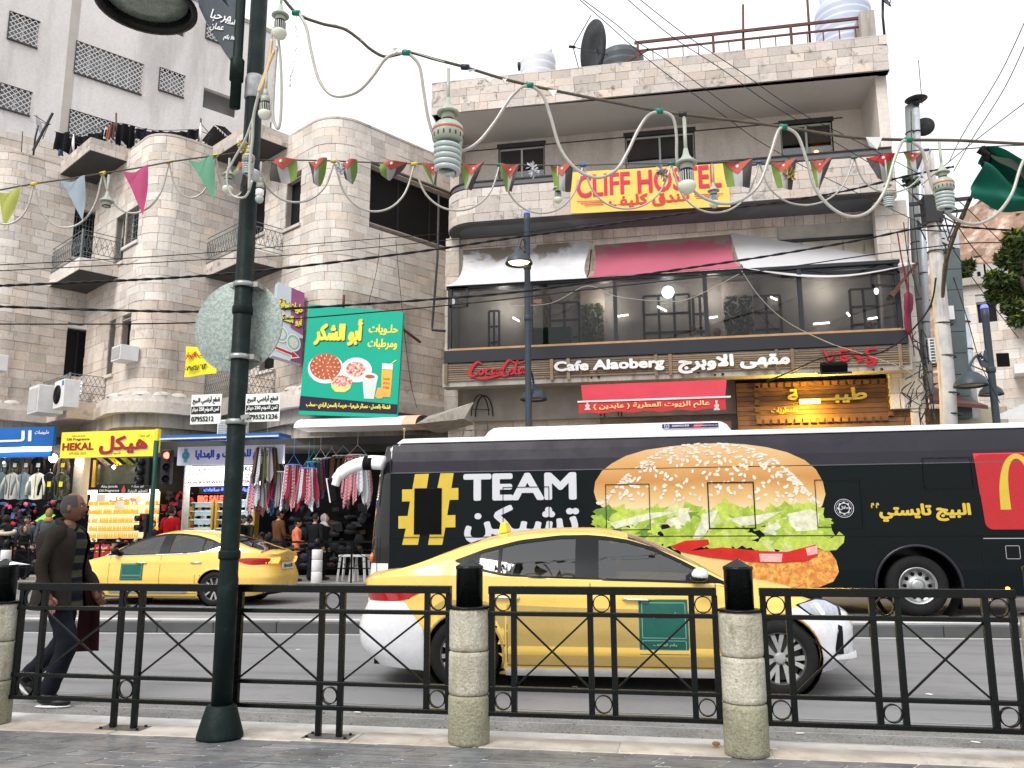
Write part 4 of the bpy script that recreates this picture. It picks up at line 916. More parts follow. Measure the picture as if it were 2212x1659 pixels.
# -- left building: sawtooth front with rounded corners
TH=radians(57.3);a_=Vector((cos(TH),sin(TH)));b_v=Vector((sin(TH),-cos(TH)))
LA,LB=3.14,4.95
V2=Vector((-9.62,22.05));C1=V2-b_v*LB;V1=C1-a_*LA;C0=V1-b_v*LB;V0=C0-a_*LA;Cm=V0-b_v*LB;END=V2+a_*5.6
tl=lambda v:(v.x,v.y)
PL=[tl(Cm)]+round_corner(tl(Cm),tl(V0),tl(C0),.85)+[tl(C0)]+round_corner(tl(C0),tl(V1),tl(C1),.85)+[tl(C1)]+round_corner(tl(C1),tl(V2),tl(END),1.0,12)+[tl(END)]
pa=Path(PL)
def uof(P):
 best=min(range(len(pa.p)),key=lambda i:(pa.p[i]-P).length);return pa.u[best]
uCm,uC0,uC1,uE=0.,uof(C0),uof(C1),pa.L
tA=thing('stone_apartment_building','pale stone building with rounded corners and triangular balconies left of the green billboard','building',(-14,24,.2))
ZR,ZL=14.05,5.55
def hole(px0,py0,px1,py1,wall,P,d,u_at,sgn):
 """opening from photo corners (top-left, bottom-right) on a straight wall; returns local u range and heights"""
 (ua,za),(ub,zb_)=onW(px0,py0,tl(P),tl(d)),onW(px1,py1,tl(P),tl(d))
 return ua,ub,min(za,zb_),max(za,zb_)
WN=[]
def addw(P,d,uP,px0,px1,pyt,pyb,**k):
 pm=(px0+px1)/2;u0=onW(px0,pyb,tl(P),tl(d))[0];u1=onW(px1,pyb,tl(P),tl(d))[0];sh_=max(0,u1-(LB-.92))if d is b_v else 0;u0-=sh_;u1-=sh_
 z1=onW(pm,pyt,tl(P),tl(d))[1];z0=onW(pm,pyb,tl(P),tl(d))[1];WN.append((P,d,u0,u1,z0,z1,k,uP+u0))
A0=(C0-a_*LA,a_,uC0-LA);B0=(C0,b_v,uC0);A1=(C1-a_*LA,a_,uC1-LA);B1=(C1,b_v,uC1);Bm=(Cm,b_v,0.)
lv=uE-5.6;A2=(V2,a_,lv)
Zt,Zm=12.55,8.45
addw(*A0,152,208,455,560,bars=(8,7),fm=m_wdark)
addw(*B0,246,266,468,570,panes=1)
addw(*B0,288,316,440,517,bars=(5,6))
addw(*A0,136,193,710,815,fm=m_wdark,panes=2)
addw(*B0,230,243,703,810,panes=1,fm=m_iron)
addw(*B0,276,296,685,745,panes=1,fm=m_wdark)
addw(*Bm,20,44,448,540,bars=(4,6),fm=m_wdark)
addw(*Bm,2,18,706,810,panes=1,fm=m_wdark)
addw(*B1,537,571,412,510,panes=1,fm=m_wdark)
addw(*B1,617,648,390,490,panes=1,fm=m_wdark)
addw(*A2,800,946,352,470,panes=3,fm=m_wdark)
addw(*B1,560,592,700,800,panes=1,fm=m_wdark)
big=WN[10];z_=(11.35,13.0)
q0=onW(800,355,tl(V2),tl(a_));q1=onW(800,480,tl(V2),tl(a_));WN[10]=(V2,a_,q0[0],5.5,q1[1],q0[1],dict(panes=3,fm=m_wdark,sill=False,depth=.3,gm=m_unlit),lv+q0[0])
hs=[(w[7],w[7]+w[3]-w[2],w[4],w[5])for w in WN]
courses(tA,pa,0,uE,ZL,8.6,hs,m_stoneB,ch=.30,bw=.6,seed=3,limit=90,proud=.022)
courses(tA,pa,0,uE,8.6,ZR,hs,m_stoneA,ch=.27,bw=.5,seed=5,limit=300)
for(P,d,u0,u1,z0,z1,k,_)in WN:window(tA,tl(P),tl(d),u0,u1,z0,z1,**k)
b=MB()
for off,dep,za,zc in((.045,.34,ZR+.002,ZR+.07),):strip(b,pa,0,uE,za,zc,off,dep)
b.build('coping',m_stoneC,tA)
b=MB();b.add([(p.x,p.y,ZR-.6)for p in pa.p]+[(END.x,END.y+6,ZR-.6),(Cm.x,Cm.y+6,ZR-.6)],[tuple(range(len(pa.p)+2))]);b.build('roof',m_conc,tA)
b=MB();b.box(END.x-.02,END.x+.2,END.y,END.y+6,4,ZR);b.build('side_wall',m_stoneB,tA)
led=Path(PL)
for(off,za,zc,dep,mm,nm)in((.62,5.02,5.36,.7,m_stoneB,'ledge'),(.52,5.36,5.56,.6,m_stoneA,'ledge_top'),(.34,4.62,5.02,.5,m_conc,'corbel'),(.12,4.2,4.62,.4,m_conc,'corbel')):
 b=MB();strip(b,pa,0,uE,za,zc,off,dep);b.build(nm,mm,tA)
def balcony(Cc,z_under,m=1.2,n=2.7,th=.42,rail=True,seed=0,top=False,label=None):
 t=MB();L_=Cc-a_*m;F=L_+b_v*n;R_=Cc+b_v*n
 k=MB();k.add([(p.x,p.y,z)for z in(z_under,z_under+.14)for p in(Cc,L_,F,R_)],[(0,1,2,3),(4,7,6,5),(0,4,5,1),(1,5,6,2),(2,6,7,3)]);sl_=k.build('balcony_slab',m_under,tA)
 pth=Path([tl(L_),tl(F),tl(R_)]);wr=MB();strip(wr,pth,0,pth.L,z_under+.005,z_under+th,.0,.14);wr.build('balcony_edge',m_mortar,tA)
 r_=random.Random(seed+40)
 for j in range(2 if not top else 2):
  u=0;hh=(th-.01)/2
  while u<pth.L-.05:
   l=min(r_.uniform(.45,.75),pth.L-u);l=pth.L-u if pth.L-u-l<.2 else l
   b=MB();strip(b,pth,u+.005,u+l-.005,z_under+.01+j*hh,z_under+.005+(j+1)*hh,.028,.03);b.build('facing_stone',m_stoneC if top or seed else m_stoneA,tA);u+=l
 if rail:
  ir=MB();za,zc=z_under+th+.06,z_under+th+.9
  for(p,q)in((L_,F),(F,R_)):
   for z in(za,zc,zc-.14,za+.14):ir.bar((p.x,p.y,z),(q.x,q.y,z),.02)
   l=(q-p).length;nn=int(l/.16)
   for i in range(nn):
    a0,a1=p+(q-p)*i/nn,p+(q-p)*(i+1)/nn
    ir.bar((a0 .x,a0 .y,za+.14),(a1 .x,a1 .y,zc-.14),.011);ir.bar((a0 .x,a0 .y,zc-.14),(a1 .x,a1 .y,za+.14),.011)
    mid=(a0+a1)/2;dd=(q-p).normalized();ir.ring((mid.x,mid.y,(za+zc)/2),.06,.007,(dd.y,-dd.x,0),10,4)
  for p in(L_,F,R_):ir.bar((p.x,p.y,z_under+th),(p.x,p.y,zc+.03),.05)
  ir.build('balcony_railing',m_iron,tA)
 return L_,F,R_
balcony(C0,9.75-.05,seed=0);balcony(C0,13.72,th=.46,rail=False,seed=2,top=True)
balcony(C1,9.62,m=1.3,n=2.5,seed=1);balcony(C1,13.70,m=1.3,n=2.5,th=.46,rail=False,seed=3,top=True)
for Cc in(C0,C1):
 L_=Cc-a_*1.1;F=L_+b_v*2.4;R_=Cc+b_v*2.4;ir=MB()
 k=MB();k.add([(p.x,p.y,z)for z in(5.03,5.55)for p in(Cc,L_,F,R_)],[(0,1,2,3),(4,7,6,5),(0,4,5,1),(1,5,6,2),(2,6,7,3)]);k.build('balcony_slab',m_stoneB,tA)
 for(p,q)in((L_,F),(F,R_)):
  for z in(5.6,6.42,6.1,5.85):ir.bar((p.x,p.y,z),(q.x,q.y,z),.02)
  nn=int((q-p).length/.13)
  for i in range(nn):
   a0,a1=p+(q-p)*i/nn,p+(q-p)*(i+1)/nn
   for z0,z1 in((5.62,5.85),(5.87,6.1),(6.12,6.4)):ir.bar((a0 .x,a0 .y,z0),(a1 .x,a1 .y,z1),.011);ir.bar((a0 .x,a0 .y,z1),(a1 .x,a1 .y,z0),.011)
 for p in(L_,F,R_):ir.bar((p.x,p.y,5.5),(p.x,p.y,6.45),.045)
 ir.build('balcony_railing',m_iron,tA)
for V_,sg in((V0,1),(V1,1),(V2,1)):
 pass
for uc in(uof(V0),uof(V1),uof(V2)):
 for k in range(5):
  q,n_=pa.at(uc+(k-2)*.42);b=MB();b.ell((q.x+n_.x*.25,q.y+n_.y*.25,5.56),.3,.3,.15,10,8,lambda u,v:v>.45);b.build('scallop',m_stoneC,tA)
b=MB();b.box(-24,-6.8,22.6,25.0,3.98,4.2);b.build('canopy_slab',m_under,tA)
def ac_window(P,d,u,z,w,h,dep,label,ang=0):
 t=thing('air_conditioner',label,'air conditioner',(P[0]+d[0]*u,P[1]+d[1]*u,z),group=None)
 b=MB();wallbox(b,P,d,u-w/2,u+w/2,z,z+h,-.05,dep);c_=b.build('case',m_whited,t,bevel=.012)
 b=MB();wallbox(b,P,d,u-w/2+.05,u+w/2-.05,z+.05,z+h-.05,dep+.001,dep+.008);b.build('grille',mat('grille_grey',(.3,.3,.3),.6,var=.1),t)
 for i in range(9):
  zz=z+.07+(h-.14)*i/8;b=MB();wallbox(b,P,d,u-w/2+.06,u+w/2-.06,zz-.006,zz+.006,dep+.008,dep+.014);b.build('slat',m_whited,t)
 return t
u_,z_=onW(286,770,tl(C0),tl(b_v));ac_window(tl(C0),tl(b_v),u_,z_-.2,.68,.46,.5,'white window air conditioner beside the narrow first floor window')
u_,z_=onW(5,790,tl(Cm),tl(b_v));ac_window(tl(Cm),tl(b_v),u_,z_-.2,.68,.46,.5,'white window air conditioner cut by the left edge')
F0=C0-a_*1.1+b_v*2.4
t=thing('cooler_box','large white evaporative cooler hung on the first floor ledge corner','cooler',(F0 .x,F0 .y,5.1))
pq=F0-b_v*.35;b=MB();wallbox(b,tl(pq),tl(b_v),-.55,.35,5.12,5.98,.1,.85);c_=b.build('case',m_whited,t,bevel=.02)
b=MB();wallbox(b,tl(pq),tl(b_v),-.49,.29,5.18,5.88,.851,.858);b.build('front_panel',mat('panel_grey',(.45,.44,.43),.6,var=.1),t)
t=thing('condenser_unit','white condenser with a round black fan beside the evaporative cooler','air conditioner',(F0 .x+.8,F0 .y+.2,5.1))
pq=F0+b_v*.55;b=MB();wallbox(b,tl(pq),tl(b_v),-.30,.55,5.2,6.05,.05,.5);b.build('case',m_whited,t,bevel=.02)
n_=Vector((b_v.y,-b_v.x,0));cc=Vector((pq.x,pq.y,5.62))+Vector((b_v.x,b_v.y,0))*.02+n_*.5
b=MB();b.lathe([(.29,0),(.29,.012),(.001,.02)],cc,28,n_);fn=b.build('fan_grille',m_dark,t)
for R in(.08,.15,.22,.28):b=MB();b.ring(cc+n_*.022,R,.006,n_,24,4);b.build('grille_ring',m_irond,fn)
b=MB();wallbox(b,tl(pq),tl(b_v),.36,.50,5.86,6.0,.5,.508);b.build('maker_badge',mat('badge_blue',(.03,.16,.5),.4),t)
q=C0+b_v*1.2-a_*.5;b=MB();b.grid(lambda u,v:(q.x+(u-.5)*.5,q.y+.05*sin(pi*u),5.95+.5*v-.1*abs(u-.5)*v),8,4);b.grid(lambda u,v:(q.x+(u-.5)*.5,q.y+.02+.05*sin(pi*u),5.95+.5*v-.1*abs(u-.5)*v),8,4)
for sx_ in(-.22,.22):b.bar((q.x+sx_,q.y,5.55),(q.x+sx_,q.y,6.3),.04)
b.box(q.x-.24,q.x+.24,q.y-.4,q.y,5.93,5.97);tag(b.build('plastic_chair',m_white),'white plastic chair on the first floor balcony behind the cooler','chair')
(u1_,z1_)=onW(129,873,tl(C0-a_*1.1),tl(b_v))
letters(tA,'1',(onY(126,876,F0 .y+.1)).to_tuple(),(.86,-.5,0),(0,0,1),.12,.42,mat('blue_paint',(.02,.04,.16),.6),off=.02,bold=.012)
lt=thing('clothes_line','roof clothes line hung with black washing and one striped towel','clothes line',(C0 .x,C0 .y,ZR))
m_cb=mat('black_cloth',(.006,.006,.008),.9,bump=.4,bs=8,var=.3,vs=6,spec=.15);m_cn=mat('navy_cloth',(.012,.016,.035),.9,var=.3,spec=.15)
Pw=onY(125,285,24.8);Qw=onY(470,285,24.8)
def cloth(name,x0,x1,yt,yb,m,Y=24.6,parent=lt,r_=random.Random(5),wob=.1):
 a0,a1=onY(x0,yt,Y),onY(x1,yt,Y);hz=a0 .z-onY(x0,yb,Y).z;ph=r_.uniform(0,6)
 b=MB();b.grid(lambda u,v:(a0 .x+(a1 .x-a0 .x)*(u+.03*sin(5*v+ph)),Y+wob*sin(9*u+ph)*(1-v*.6),a0 .z+(a1 .z-a0 .z)*u-hz*(1-v)*(1-.18*abs(sin(4*u+ph)))),12,8)
 return b.build(name,m,parent)
for i,(x0,x1,yt,yb,m)in enumerate([(121,150,286,332,m_cb),(143,166,297,336,m_cb),(165,195,294,318,m_cb),(192,226,288,314,m_cb),(222,232,280,300,m_cn),(255,276,268,314,m_cb),(276,292,272,326,m_cb),(292,318,278,305,m_cb),(304,330,284,326,m_cn),(328,352,283,304,m_cb),(352,382,284,298,m_cn),(382,408,284,300,m_cb),(404,432,280,304,m_cb)]):
 cloth('garment',x0,x1,yt,yb,m)
tw=cloth('striped_towel',226,234,276,302,m_white);cloth('striped_towel',234,240,272,303,mat('orange_towel',(.45,.15,.06),.9));cloth('garment',240,250,268,304,mat('brown_cloth',(.12,.07,.06),.9));cloth('garment',126,135,323,336,mat('denim',(.06,.12,.22),.9))
b=MB();b.tube(spline([onY(118,284,24.6),onY(170,292,24.6),onY(250,266,24.6),onY(330,281,24.6),onY(435,279,24.6)],6),.012,5);b.build('rope',m_irond,lt)
for(px,py0,py1)in((251,244,300),(251,300,320),(434,256,306)):b=MB();b.tube([onY(px,py0,24.7),onY(px,py1+30,24.7)],.03,6);b.build('line_post',m_rust,lt)
def dish(px,py,Y,r,ax,label,m,name='satellite_dish',lnb=True):
 c=onY(px,py,Y);A_=Vector(ax).normalized();t=thing(name,label,'satellite dish',c)
 b=MB();b.lathe([(.001,-.18*r),(r*.5,-.13*r),(r,0),(r,.012),(r*.5,-.11*r),(.001,-.16*r)],c,32,A_,True);b.build('bowl',m,t)
 b=MB()
 for k in range(3):q=A_.orthogonal();q.rotate(__import__('mathutils').Quaternion(A_,2*pi*k/3));b.tube([c+q*r*.9,c+A_*r*.8],.012+r*.004,5)
 b.build('feed_arm',m_irond,t)
 b=MB();b.tube([c+A_*r*.72,c+A_*r*.95],.05*max(.6,r),8);b.build('feed_horn',m_irond,t)
 b=MB();b.tube([c-A_*.1*r,c-A_*.25*r-Vector((0,0,.5)),c-A_*.25*r-Vector((0,0,r+.9))],.035,6);b.build('mast',m_irond,t)
 return t
dish(85,271,26.5,.42,(.9,.38,.25),'small grey satellite dish on a leaning pole at the far left roof',mat('dish_grey',(.4,.4,.42),.5))
b=MB();b.bar(onY(71,326,26.4),onY(114,244,26.4),.07);tag(b.build('leaning_pole',m_irond),'dark leaning pole by the small satellite dish on the left roof','pole')
dish(159,312,24.3,.36,(.76,.64,.1),'white satellite dish edge on below the black washing',m_white)
dish(434,290,24.0,.38,(.84,.54,.1),'white satellite dish edge on at the right end of the washing line',m_white)
b=MB();b.grid(lambda u,v:(onY(436+26*u,302-30*u,25).x,25+v,onY(436+44*u,303-34*u,25).z+.06*sin(40*v)),4,12);b.grid(lambda u,v:(onY(464+22*u,270,25).x,25+v,onY(466,269+7*u,25).z),2,2)
tag(b.build('sheet_roof',m_irond),'dark corrugated sheet shelter on the roof behind the lamp pole','shelter')
for i,(px,y0,y1,lab)in enumerate([(49,284,350,'thin roof aerial rod beside the leaning pole at the far left'),(585,264,300,'thin roof aerial rod right of the lamp pole')]):
 b=MB();b.tube([onY(px,y0,25),onY(px-4,y1,25)],.018,5);tag(b.build('aerial_rod',m_irond),lab,'aerial')
# -- tall plastered building behind, left
m_tall=mat('pale_plaster',(.68,.655,.65),.85,var=.13,vs=.22,bump=.25,bs=6,streak=.38,dirt=(.26,.25,.25),streaks=(.7,.7,.12),fine=.08,st=.5)
td=Vector((.60,.80));tP=Vector((-31.5,31.));tT=thing('plastered_block','tall pale plastered building with latticed windows behind the stone building','building',(tP.x,tP.y,0))
uE2=onW(592,200,tl(tP),tl(td))[0];ztop=onW(562,62,tl(tP),tl(td))[1]
TW=[]
for(x0,x1,yt,yb,n)in((22,86,34,92,2),(166,312,98,166,5),(346,399,155,202,2),(2,69,189,240,2),(152,302,246,300,5),(440,514,196,240,1),(446,500,60,90,2),(330,402,40,62,1),(-120,-70,0,40,2)):
 u0=onW(x0,yt,tl(tP),tl(td))[0];u1=onW(x1,yt,tl(tP),tl(td))[0];zt_=onW(x0,yt-8,tl(tP),tl(td))[1];zb2=onW(x0,yb-8,tl(tP),tl(td))[1]
 TW.append((u0,u1,zb2,zt_,n))
us=sorted(set([-25.,uE2]+[v for w in TW for v in w[:2]]));zs_=sorted(set([2.,ztop]+[v for w in TW for v in w[2:4]]))
b=MB()
for a0,a1 in zip(us,us[1:]):
 for z0,z1 in zip(zs_,zs_[1:]):
  if z1<=ztop+.01 and not any(w[0]<=(a0+a1)/2<=w[1]and w[2]<=(z0+z1)/2<=w[3]for w in TW):wallbox(b,tl(tP),tl(td),a0,a1,z0,z1,-.3,0)
b.build('wall',m_tall,tT)
b=MB();q=tP+td*uE2;wallbox(b,tl(q),(-.8,.6),-12,0.0,2,ztop,.0,.3);b.build('end_wall',m_tall,tT)if False else None
b=MB();wallbox(b,tl(tP),tl(td),-25,uE2,ztop,ztop+.25,-.35,.05);b.build('coping',m_conc,tT)
b=MB();wallbox(b,tl(tP),tl(td),uE2-.3,uE2,2,ztop-.01,-9,-.301);b.build('end_wall',m_tall,tT)
m_lat=mat('lattice_white',(.66,.66,.66),.6)
for k,(u0,u1,z0,z1,n)in enumerate(TW):
 if n==1:
  b=MB();wallbox(b,tl(tP),tl(td),u0-.8,u1+.8,z0-.8,z1+.8,-.9,-.85);b.build('recess',mat('grey_recess',(.22,.22,.22),.9),tT)
  b=MB();wallbox(b,tl(tP),tl(td),u0-.01,u0+.02,z0,z1,-.85,-.3);b.build('reveal',m_under,tT);continue
 w=window(tT,tl(tP),tl(td),u0,u1,z0,z1,depth=.2,panes=n,fm=m_wframe,sill=False,room=.5,gm=mat('dim_pane',(.22,.23,.25),.3,var=.3,vs=.6))
 b=MB();s_=.27;nn=int((u1-u0)/s_)+int((z1-z0)/s_)+2
 for i in range(-int((z1-z0)/s_)-1,nn):
  for sg in(1,-1):
   ua=u0+i*s_;pts=[]
   for(z,uu)in((z0,ua if sg>0 else ua+(z1-z0)),(z1,ua+(z1-z0)if sg>0 else ua)):pts.append([uu,z])
   (ua_,za_),(ub_,zb3)=pts
   def clip(uu,zz,u2,z2):
    for lim in(u0,u1):
     if(uu-lim)*(u2-lim)<0 and((uu<u0 and lim==u0)or(uu>u1 and lim==u1)):f=(lim-uu)/(u2-uu);uu,zz=lim,zz+(z2-zz)*f
    return uu,zz
   ua_,za_=clip(ua_,za_,ub_,zb3);ub_,zb3=clip(ub_,zb3,ua_,za_)
   if min(ua_,ub_)<u0-.01 or max(ua_,ub_)>u1+.01:continue
   c3=lambda uu,zz:(tP.x+td.x*uu+.05*td.y,tP.y+td.y*uu-.05*td.x,zz)
   b.bar(c3(ua_,za_),c3(ub_,zb3),.034,.02,up=(td.y,-td.x,0))
 b.build('lattice',m_lat,w)
 b=MB();wallbox(b,tl(tP),tl(td),u0-.04,u1+.04,z0-.07,z0-.01,-.02,.1);wallbox(b,tl(tP),tl(td),u0-.05,u0,z0,z1,0.002,.05);wallbox(b,tl(tP),tl(td),u0-.05,u1+.05,z1,z1+.05,0.002,.06);b.build('surround',m_under,w)
ua,ub=onW(150,60,tl(tP),tl(td))[0],onW(170,60,tl(tP),tl(td))[0];b=MB();wallbox(b,tl(tP),tl(td),ua,ub,onW(100,275,tl(tP),tl(td))[1],ztop,.002,.012);b.build('cement_stripe',mat('cement',(.46,.43,.40),.9,var=.1),tT)
lp=Vector((-27,27.));tL=thing('low_stone_house','low pale stone house at the left edge below the plastered building','building',(-27,27,0))
pp_=Path([(-31,22.6),(-24.5,29.8)]);courses(tL,pp_,0,pp_.L,8,onW(0,281,(-31,22.6),(.67,.742))[1],[],m_stoneA,ch=.3,bw=.7,seed=9,limit=30)
# -- cafe and hostel building
CF,CW,CM=22.5,24.6,23.75
X0c,X1c=-6.12,6.36
tC=thing('cafe_hostel_building','three storey stone building with a glazed cafe floor and a roof parapet, centre right','building',(0,24,.2))
def cz(x,y,Y=CF):return onY(x,y,Y).z
def cx(x,y,Y=CF):return onY(x,y,Y).x
def face(x0,x1,Y):return Path([(x0,Y),(x1,Y)])
zpt,zpb=cz(1425,130),cz(1425,200)
XL,XR=-6.62,6.34
courses(tC,Path([(XL+.0,CF+2.4),(XL,CF),(XR,CF),(XR,CF+.3)]),0,2.4+XR-XL+.3,zpb,zpt,[],m_stoneC,ch=.25,bw=.5,proud=.03,limit=200,seed=21)
b=MB();b.box(XL-.02,XR+.02,CF-.03,CF+.28,zpt+.002,zpt+.035);b.build('coping',m_stoneC,tC)
b=MB();b.box(XL+.02,XR-.02,CF+.03,CW+.5,zpb-.0,zpb+.10);b.build('roof_soffit',m_soffit,tC)
b=MB();b.box(XL+.1,XR-.02,CF+.25,CW+9,zpt-.8,zpt-.7);b.build('roof',m_conc,tC)
zb0=cz(1425,450);zb1=cz(1425,372)
hw=[];m_hg=glass('hostel_glass',(.5,.5,.5),.12,.45)
for(x0,x1,yt,yb)in((1078,1176,317,386),(1353,1502,290,362),(1691,1802,266,345)):
 hw.append((cx(x0,yb,CW),cx(x1,yb,CW),min(cz((x0+x1)/2,yb,CW),zb1+.9)-.3,cz((x0+x1)/2,yt,CW)))
cuts=sorted(set([X0c-.1,XR]+[v for w in hw for v in w[:2]]));zc=sorted(set([zb0,zpb+.02]+[v for w in hw for v in w[2:]]))
b=MB()
for a0,a1 in zip(cuts,cuts[1:]):
 for z0,z1 in zip(zc,zc[1:]):
  if not any(w[0]<=(a0+a1)/2<=w[1]and w[2]<=(z0+z1)/2<=w[3]for w in hw):b.box(a0,a1,CW,CW+.3,z0,z1)
b.build('wall',m_plast,tC)
b=MB();b.box(X0c-.08,5.5,CW-.02,CW-.002,cz(1425,291,CW),cz(1425,289,CW));b.build('wall_joint',m_under,tC)
for i,(a,c,z0,z1)in enumerate(hw):
 w=window(tC,(0,CW),(1,0),a,c,z0,z1,depth=.1,panes=2,fm=m_wframe,sill=False,room=.6,name='hostel_window',gm=m_hg,lit=mat('dim_room',(.10,.10,.11),.9))
 b=MB();b.box(a-.06,c+.06,CW-.03,CW-.004,z1,z1+.14);b.build('lintel',m_under,w)
 if i==1:
  b=MB();b.grid(lambda u,v:(a+.08+.45*u,CW+.26+.02*sin(30*u),z0+.1+(z1-z0-.2)*v),20,1);b.build('curtain',mat('grey_curtain',(.3,.3,.34),.9,var=.3,vs=8),w)
 if i==2:
  b=MB();b.ell((c-.42,CW+.35,z0+.72),.07,.07,.06,10,8);b.build('lit_bulb',mat('warm_lit',(1.,.55,.2),.5,emit=9,var=0,fine=0),w)
  b=MB();b.box(a+.9,c-.02,CW+.44,CW+.46,z0+.02,z1-.02);b.build('room_wall',mat('warm_room',(.45,.32,.2),.9),w)
  b=MB();b.grid(lambda u,v:(a+.72+.35*u,CW+.3+.02*sin(25*u),z1-.1-.32*v-.05*sin(12*u)*v),14,2);b.build('curtain',mat('pale_curtain',(.5,.55,.55),.9),w)
RB=1.6;pbp=[(X0c-.15,CF+RB+.4)]+round_corner((X0c-.15,CF+RB+.4),(X0c-.15,CF),(2.,CF),.95,10)+[(XR-.12,CF),(XR-.12,CF+.4)]
pb=Path(pbp);courses(tC,pb,0,pb.L,zb0,zb1-.05,[],m_stoneC,ch=.27,bw=.55,limit=300,seed=33)
b=MB();strip(b,pb,0,pb.L,zb1+.16,zb1+.20,.0,.07);strip(b,pb,0,pb.L,zb1-.04,zb1+.0,.03,.34);b.build('parapet_rail',m_wdark,tC)
b=MB();strip(b,pb,.0,pb.L,zb1-.0,zb1+.17,-.03,.03);b.build('parapet_panel',mat('grey_panel',(.12,.12,.125),.5,var=.2),tC)
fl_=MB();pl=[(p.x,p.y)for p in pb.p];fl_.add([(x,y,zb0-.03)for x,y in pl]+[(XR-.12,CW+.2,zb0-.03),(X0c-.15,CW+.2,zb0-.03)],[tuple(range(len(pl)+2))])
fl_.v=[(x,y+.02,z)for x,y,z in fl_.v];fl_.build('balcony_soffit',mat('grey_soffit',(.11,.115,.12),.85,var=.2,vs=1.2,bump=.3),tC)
b=MB();strip(b,pb,0,pb.L,zb0-.04,zb0,.0,.3);b.build('drip_edge',m_under,tC)
zs0,zs1=cz(1400,640,CM),cz(1400,505,CM)
b=MB();b.box(X0c,XR-.1,CM+.03,CM+.3,4.7,zb0-.03);b.build('cafe_wall',m_mortar,tC)
u=X0c
r_=random.Random(8)
while u<XR-.15:
 l=min(r_.uniform(.24,.42),XR-.1-u);b=MB();b.box(u+.006,u+l-.006,CM-.01+r_.uniform(0,.02),CM+.028,zs1-.05,zb0-.04);b.build('upright_slab',m_stoneB,tC);u+=l
courses(tC,face(X0c,3.3,CM),0,3.3-X0c,cz(1400,600,CM),zs1-.07,[],m_stoneB,ch=.36,bw=.6,limit=300,seed=4,back=False)
for i in range(5):
 xa=cx(1690+i*45,560,CM);xb=cx(1690+(i+1)*45-4,560,CM);b=MB();b.box(xa,xb,CM-.02,CM+.02,cz(1800,590,CM),cz(1800,520,CM));b.build('shutter_panel',mat('tan_panel',(.34,.30,.24),.7,var=.2,streak=.6,dirt=(.15,.12,.09)),tC)
b=MB()
for y in(515,592):b.box(cx(1685,560,CM),cx(1925,560,CM),CM-.05,CM,cz(1800,y,CM)-.04,cz(1800,y,CM)+.04)
b.build('shutter_frame',m_wdark,tC)
courses(tC,Path([(XR-.55,CF+.6),(XR+.28,CF+.6),(XR+.28,CF+6)]),0,6,4.6,zb0-.05,[],m_stoneA,ch=.4,bw=.6,seed=13,limit=300)
b=MB();b.box(XR-.05,XR+.27,CF+.62,CW+8,.2,zb0-.05);b.box(XR-.3,XR-.01,CF+.31,CW+9,zb0-.04,zpt-.02);b.build('side_wall',m_plast,tC)
courses(tC,Path([(X0c-.3,CM+3),(X0c-.3,CM-.2),(X0c+.12,CM-.2)]),0,3.6,4.6,zb0-.05,[],m_stoneB,ch=.4,bw=.5,seed=14,limit=300)
b=MB();b.box(X0c-.28,X0c,CM+.1,CW+9,.2,zpb);b.build('side_wall',m_stoneB,tC)
zg0,zg1=6.62,8.38;gx0,gx1=-6.02,6.05
m_fr=mat('charcoal_frame',(.022,.024,.03),.5,var=.1)
m_cg=glass('cafe_glass',(.5,.5,.5),.03,.46)
b=MB();b.box(gx0-.14,gx1+.14,CF-.08,CF+.5,zg0-.42,zg0-.06);b.build('sill_band',m_fr,tC,bevel=.01)
b=MB();b.box(gx0,gx1,CF-.05,CF+.2,zg0-.058,zg0);b.build('wood_sill',mat('sill_wood',(.42,.24,.11),.6,var=.2,vs=5),tC)
b=MB();b.box(gx0-.1,gx1+.1,CF-.05,CF+.3,zg1,zg1+.09);b.build('head_beam',m_fr,tC)
mull=[gx0]+[cx(x,690)for x in(1146,1330,1526,1732)]+[gx1]
for x in mull:b=MB();b.box(x-.055,x+.055,CF-.03,CF+.08,zg0,zg1);b.build('mullion',m_fr,tC)
for xa,xb in zip(mull,mull[1:]):b=MB();b.box(xa+.056,xb-.056,CF+.02,CF+.028,zg0+.001,zg1-.001);b.build('cafe_pane',m_cg,tC)
for x in(gx0,gx1):b=MB();b.box(x-.004,x+.004,CF+.08,CM,zg0,zg1);b.build('side_pane',m_cg,tC)
for(x0,x1,y0,y1)in((972,1012,622,665),(1883,1945,590,620)):
 b=MB();a,c=cx(x0,y1),cx(x1,y1);z0,z1=cz(x0,y1),cz(x0,y0)
 for q in((a,c,z0,z0+.06),(a,c,z1-.06,z1),(a,a+.06,z0,z1),(c-.06,c,z0,z1)):b.box(q[0],q[1],CF-.05,CF-.031,q[2],q[3])
 b.build('vent_window',m_fr,tC)
m_in=mat('cafe_inner_wall',(.17,.14,.10),.8,var=.15,streak=.5,dirt=(.08,.07,.05));IY=25.6
b=MB();b.box(gx0,gx1,CF+.55,IY,5.66,5.72);b.build('cafe_floor',m_in,tC);b=MB();b.box(gx0,gx1,CM+.35,IY,zg1+.05,zg1+.15);b.build('cafe_ceiling',m_in,tC)
b=MB();b.box(gx0,gx1,IY,IY+.1,5.7,zg1+.1);b.build('inner_wall',m_in,tC)
m_iw=mat('inner_window_glow',(.42,.47,.52),.15,coat=.5,var=.35,vs=2,emit=.16)  # panes get a faint glow of their own so they look bright
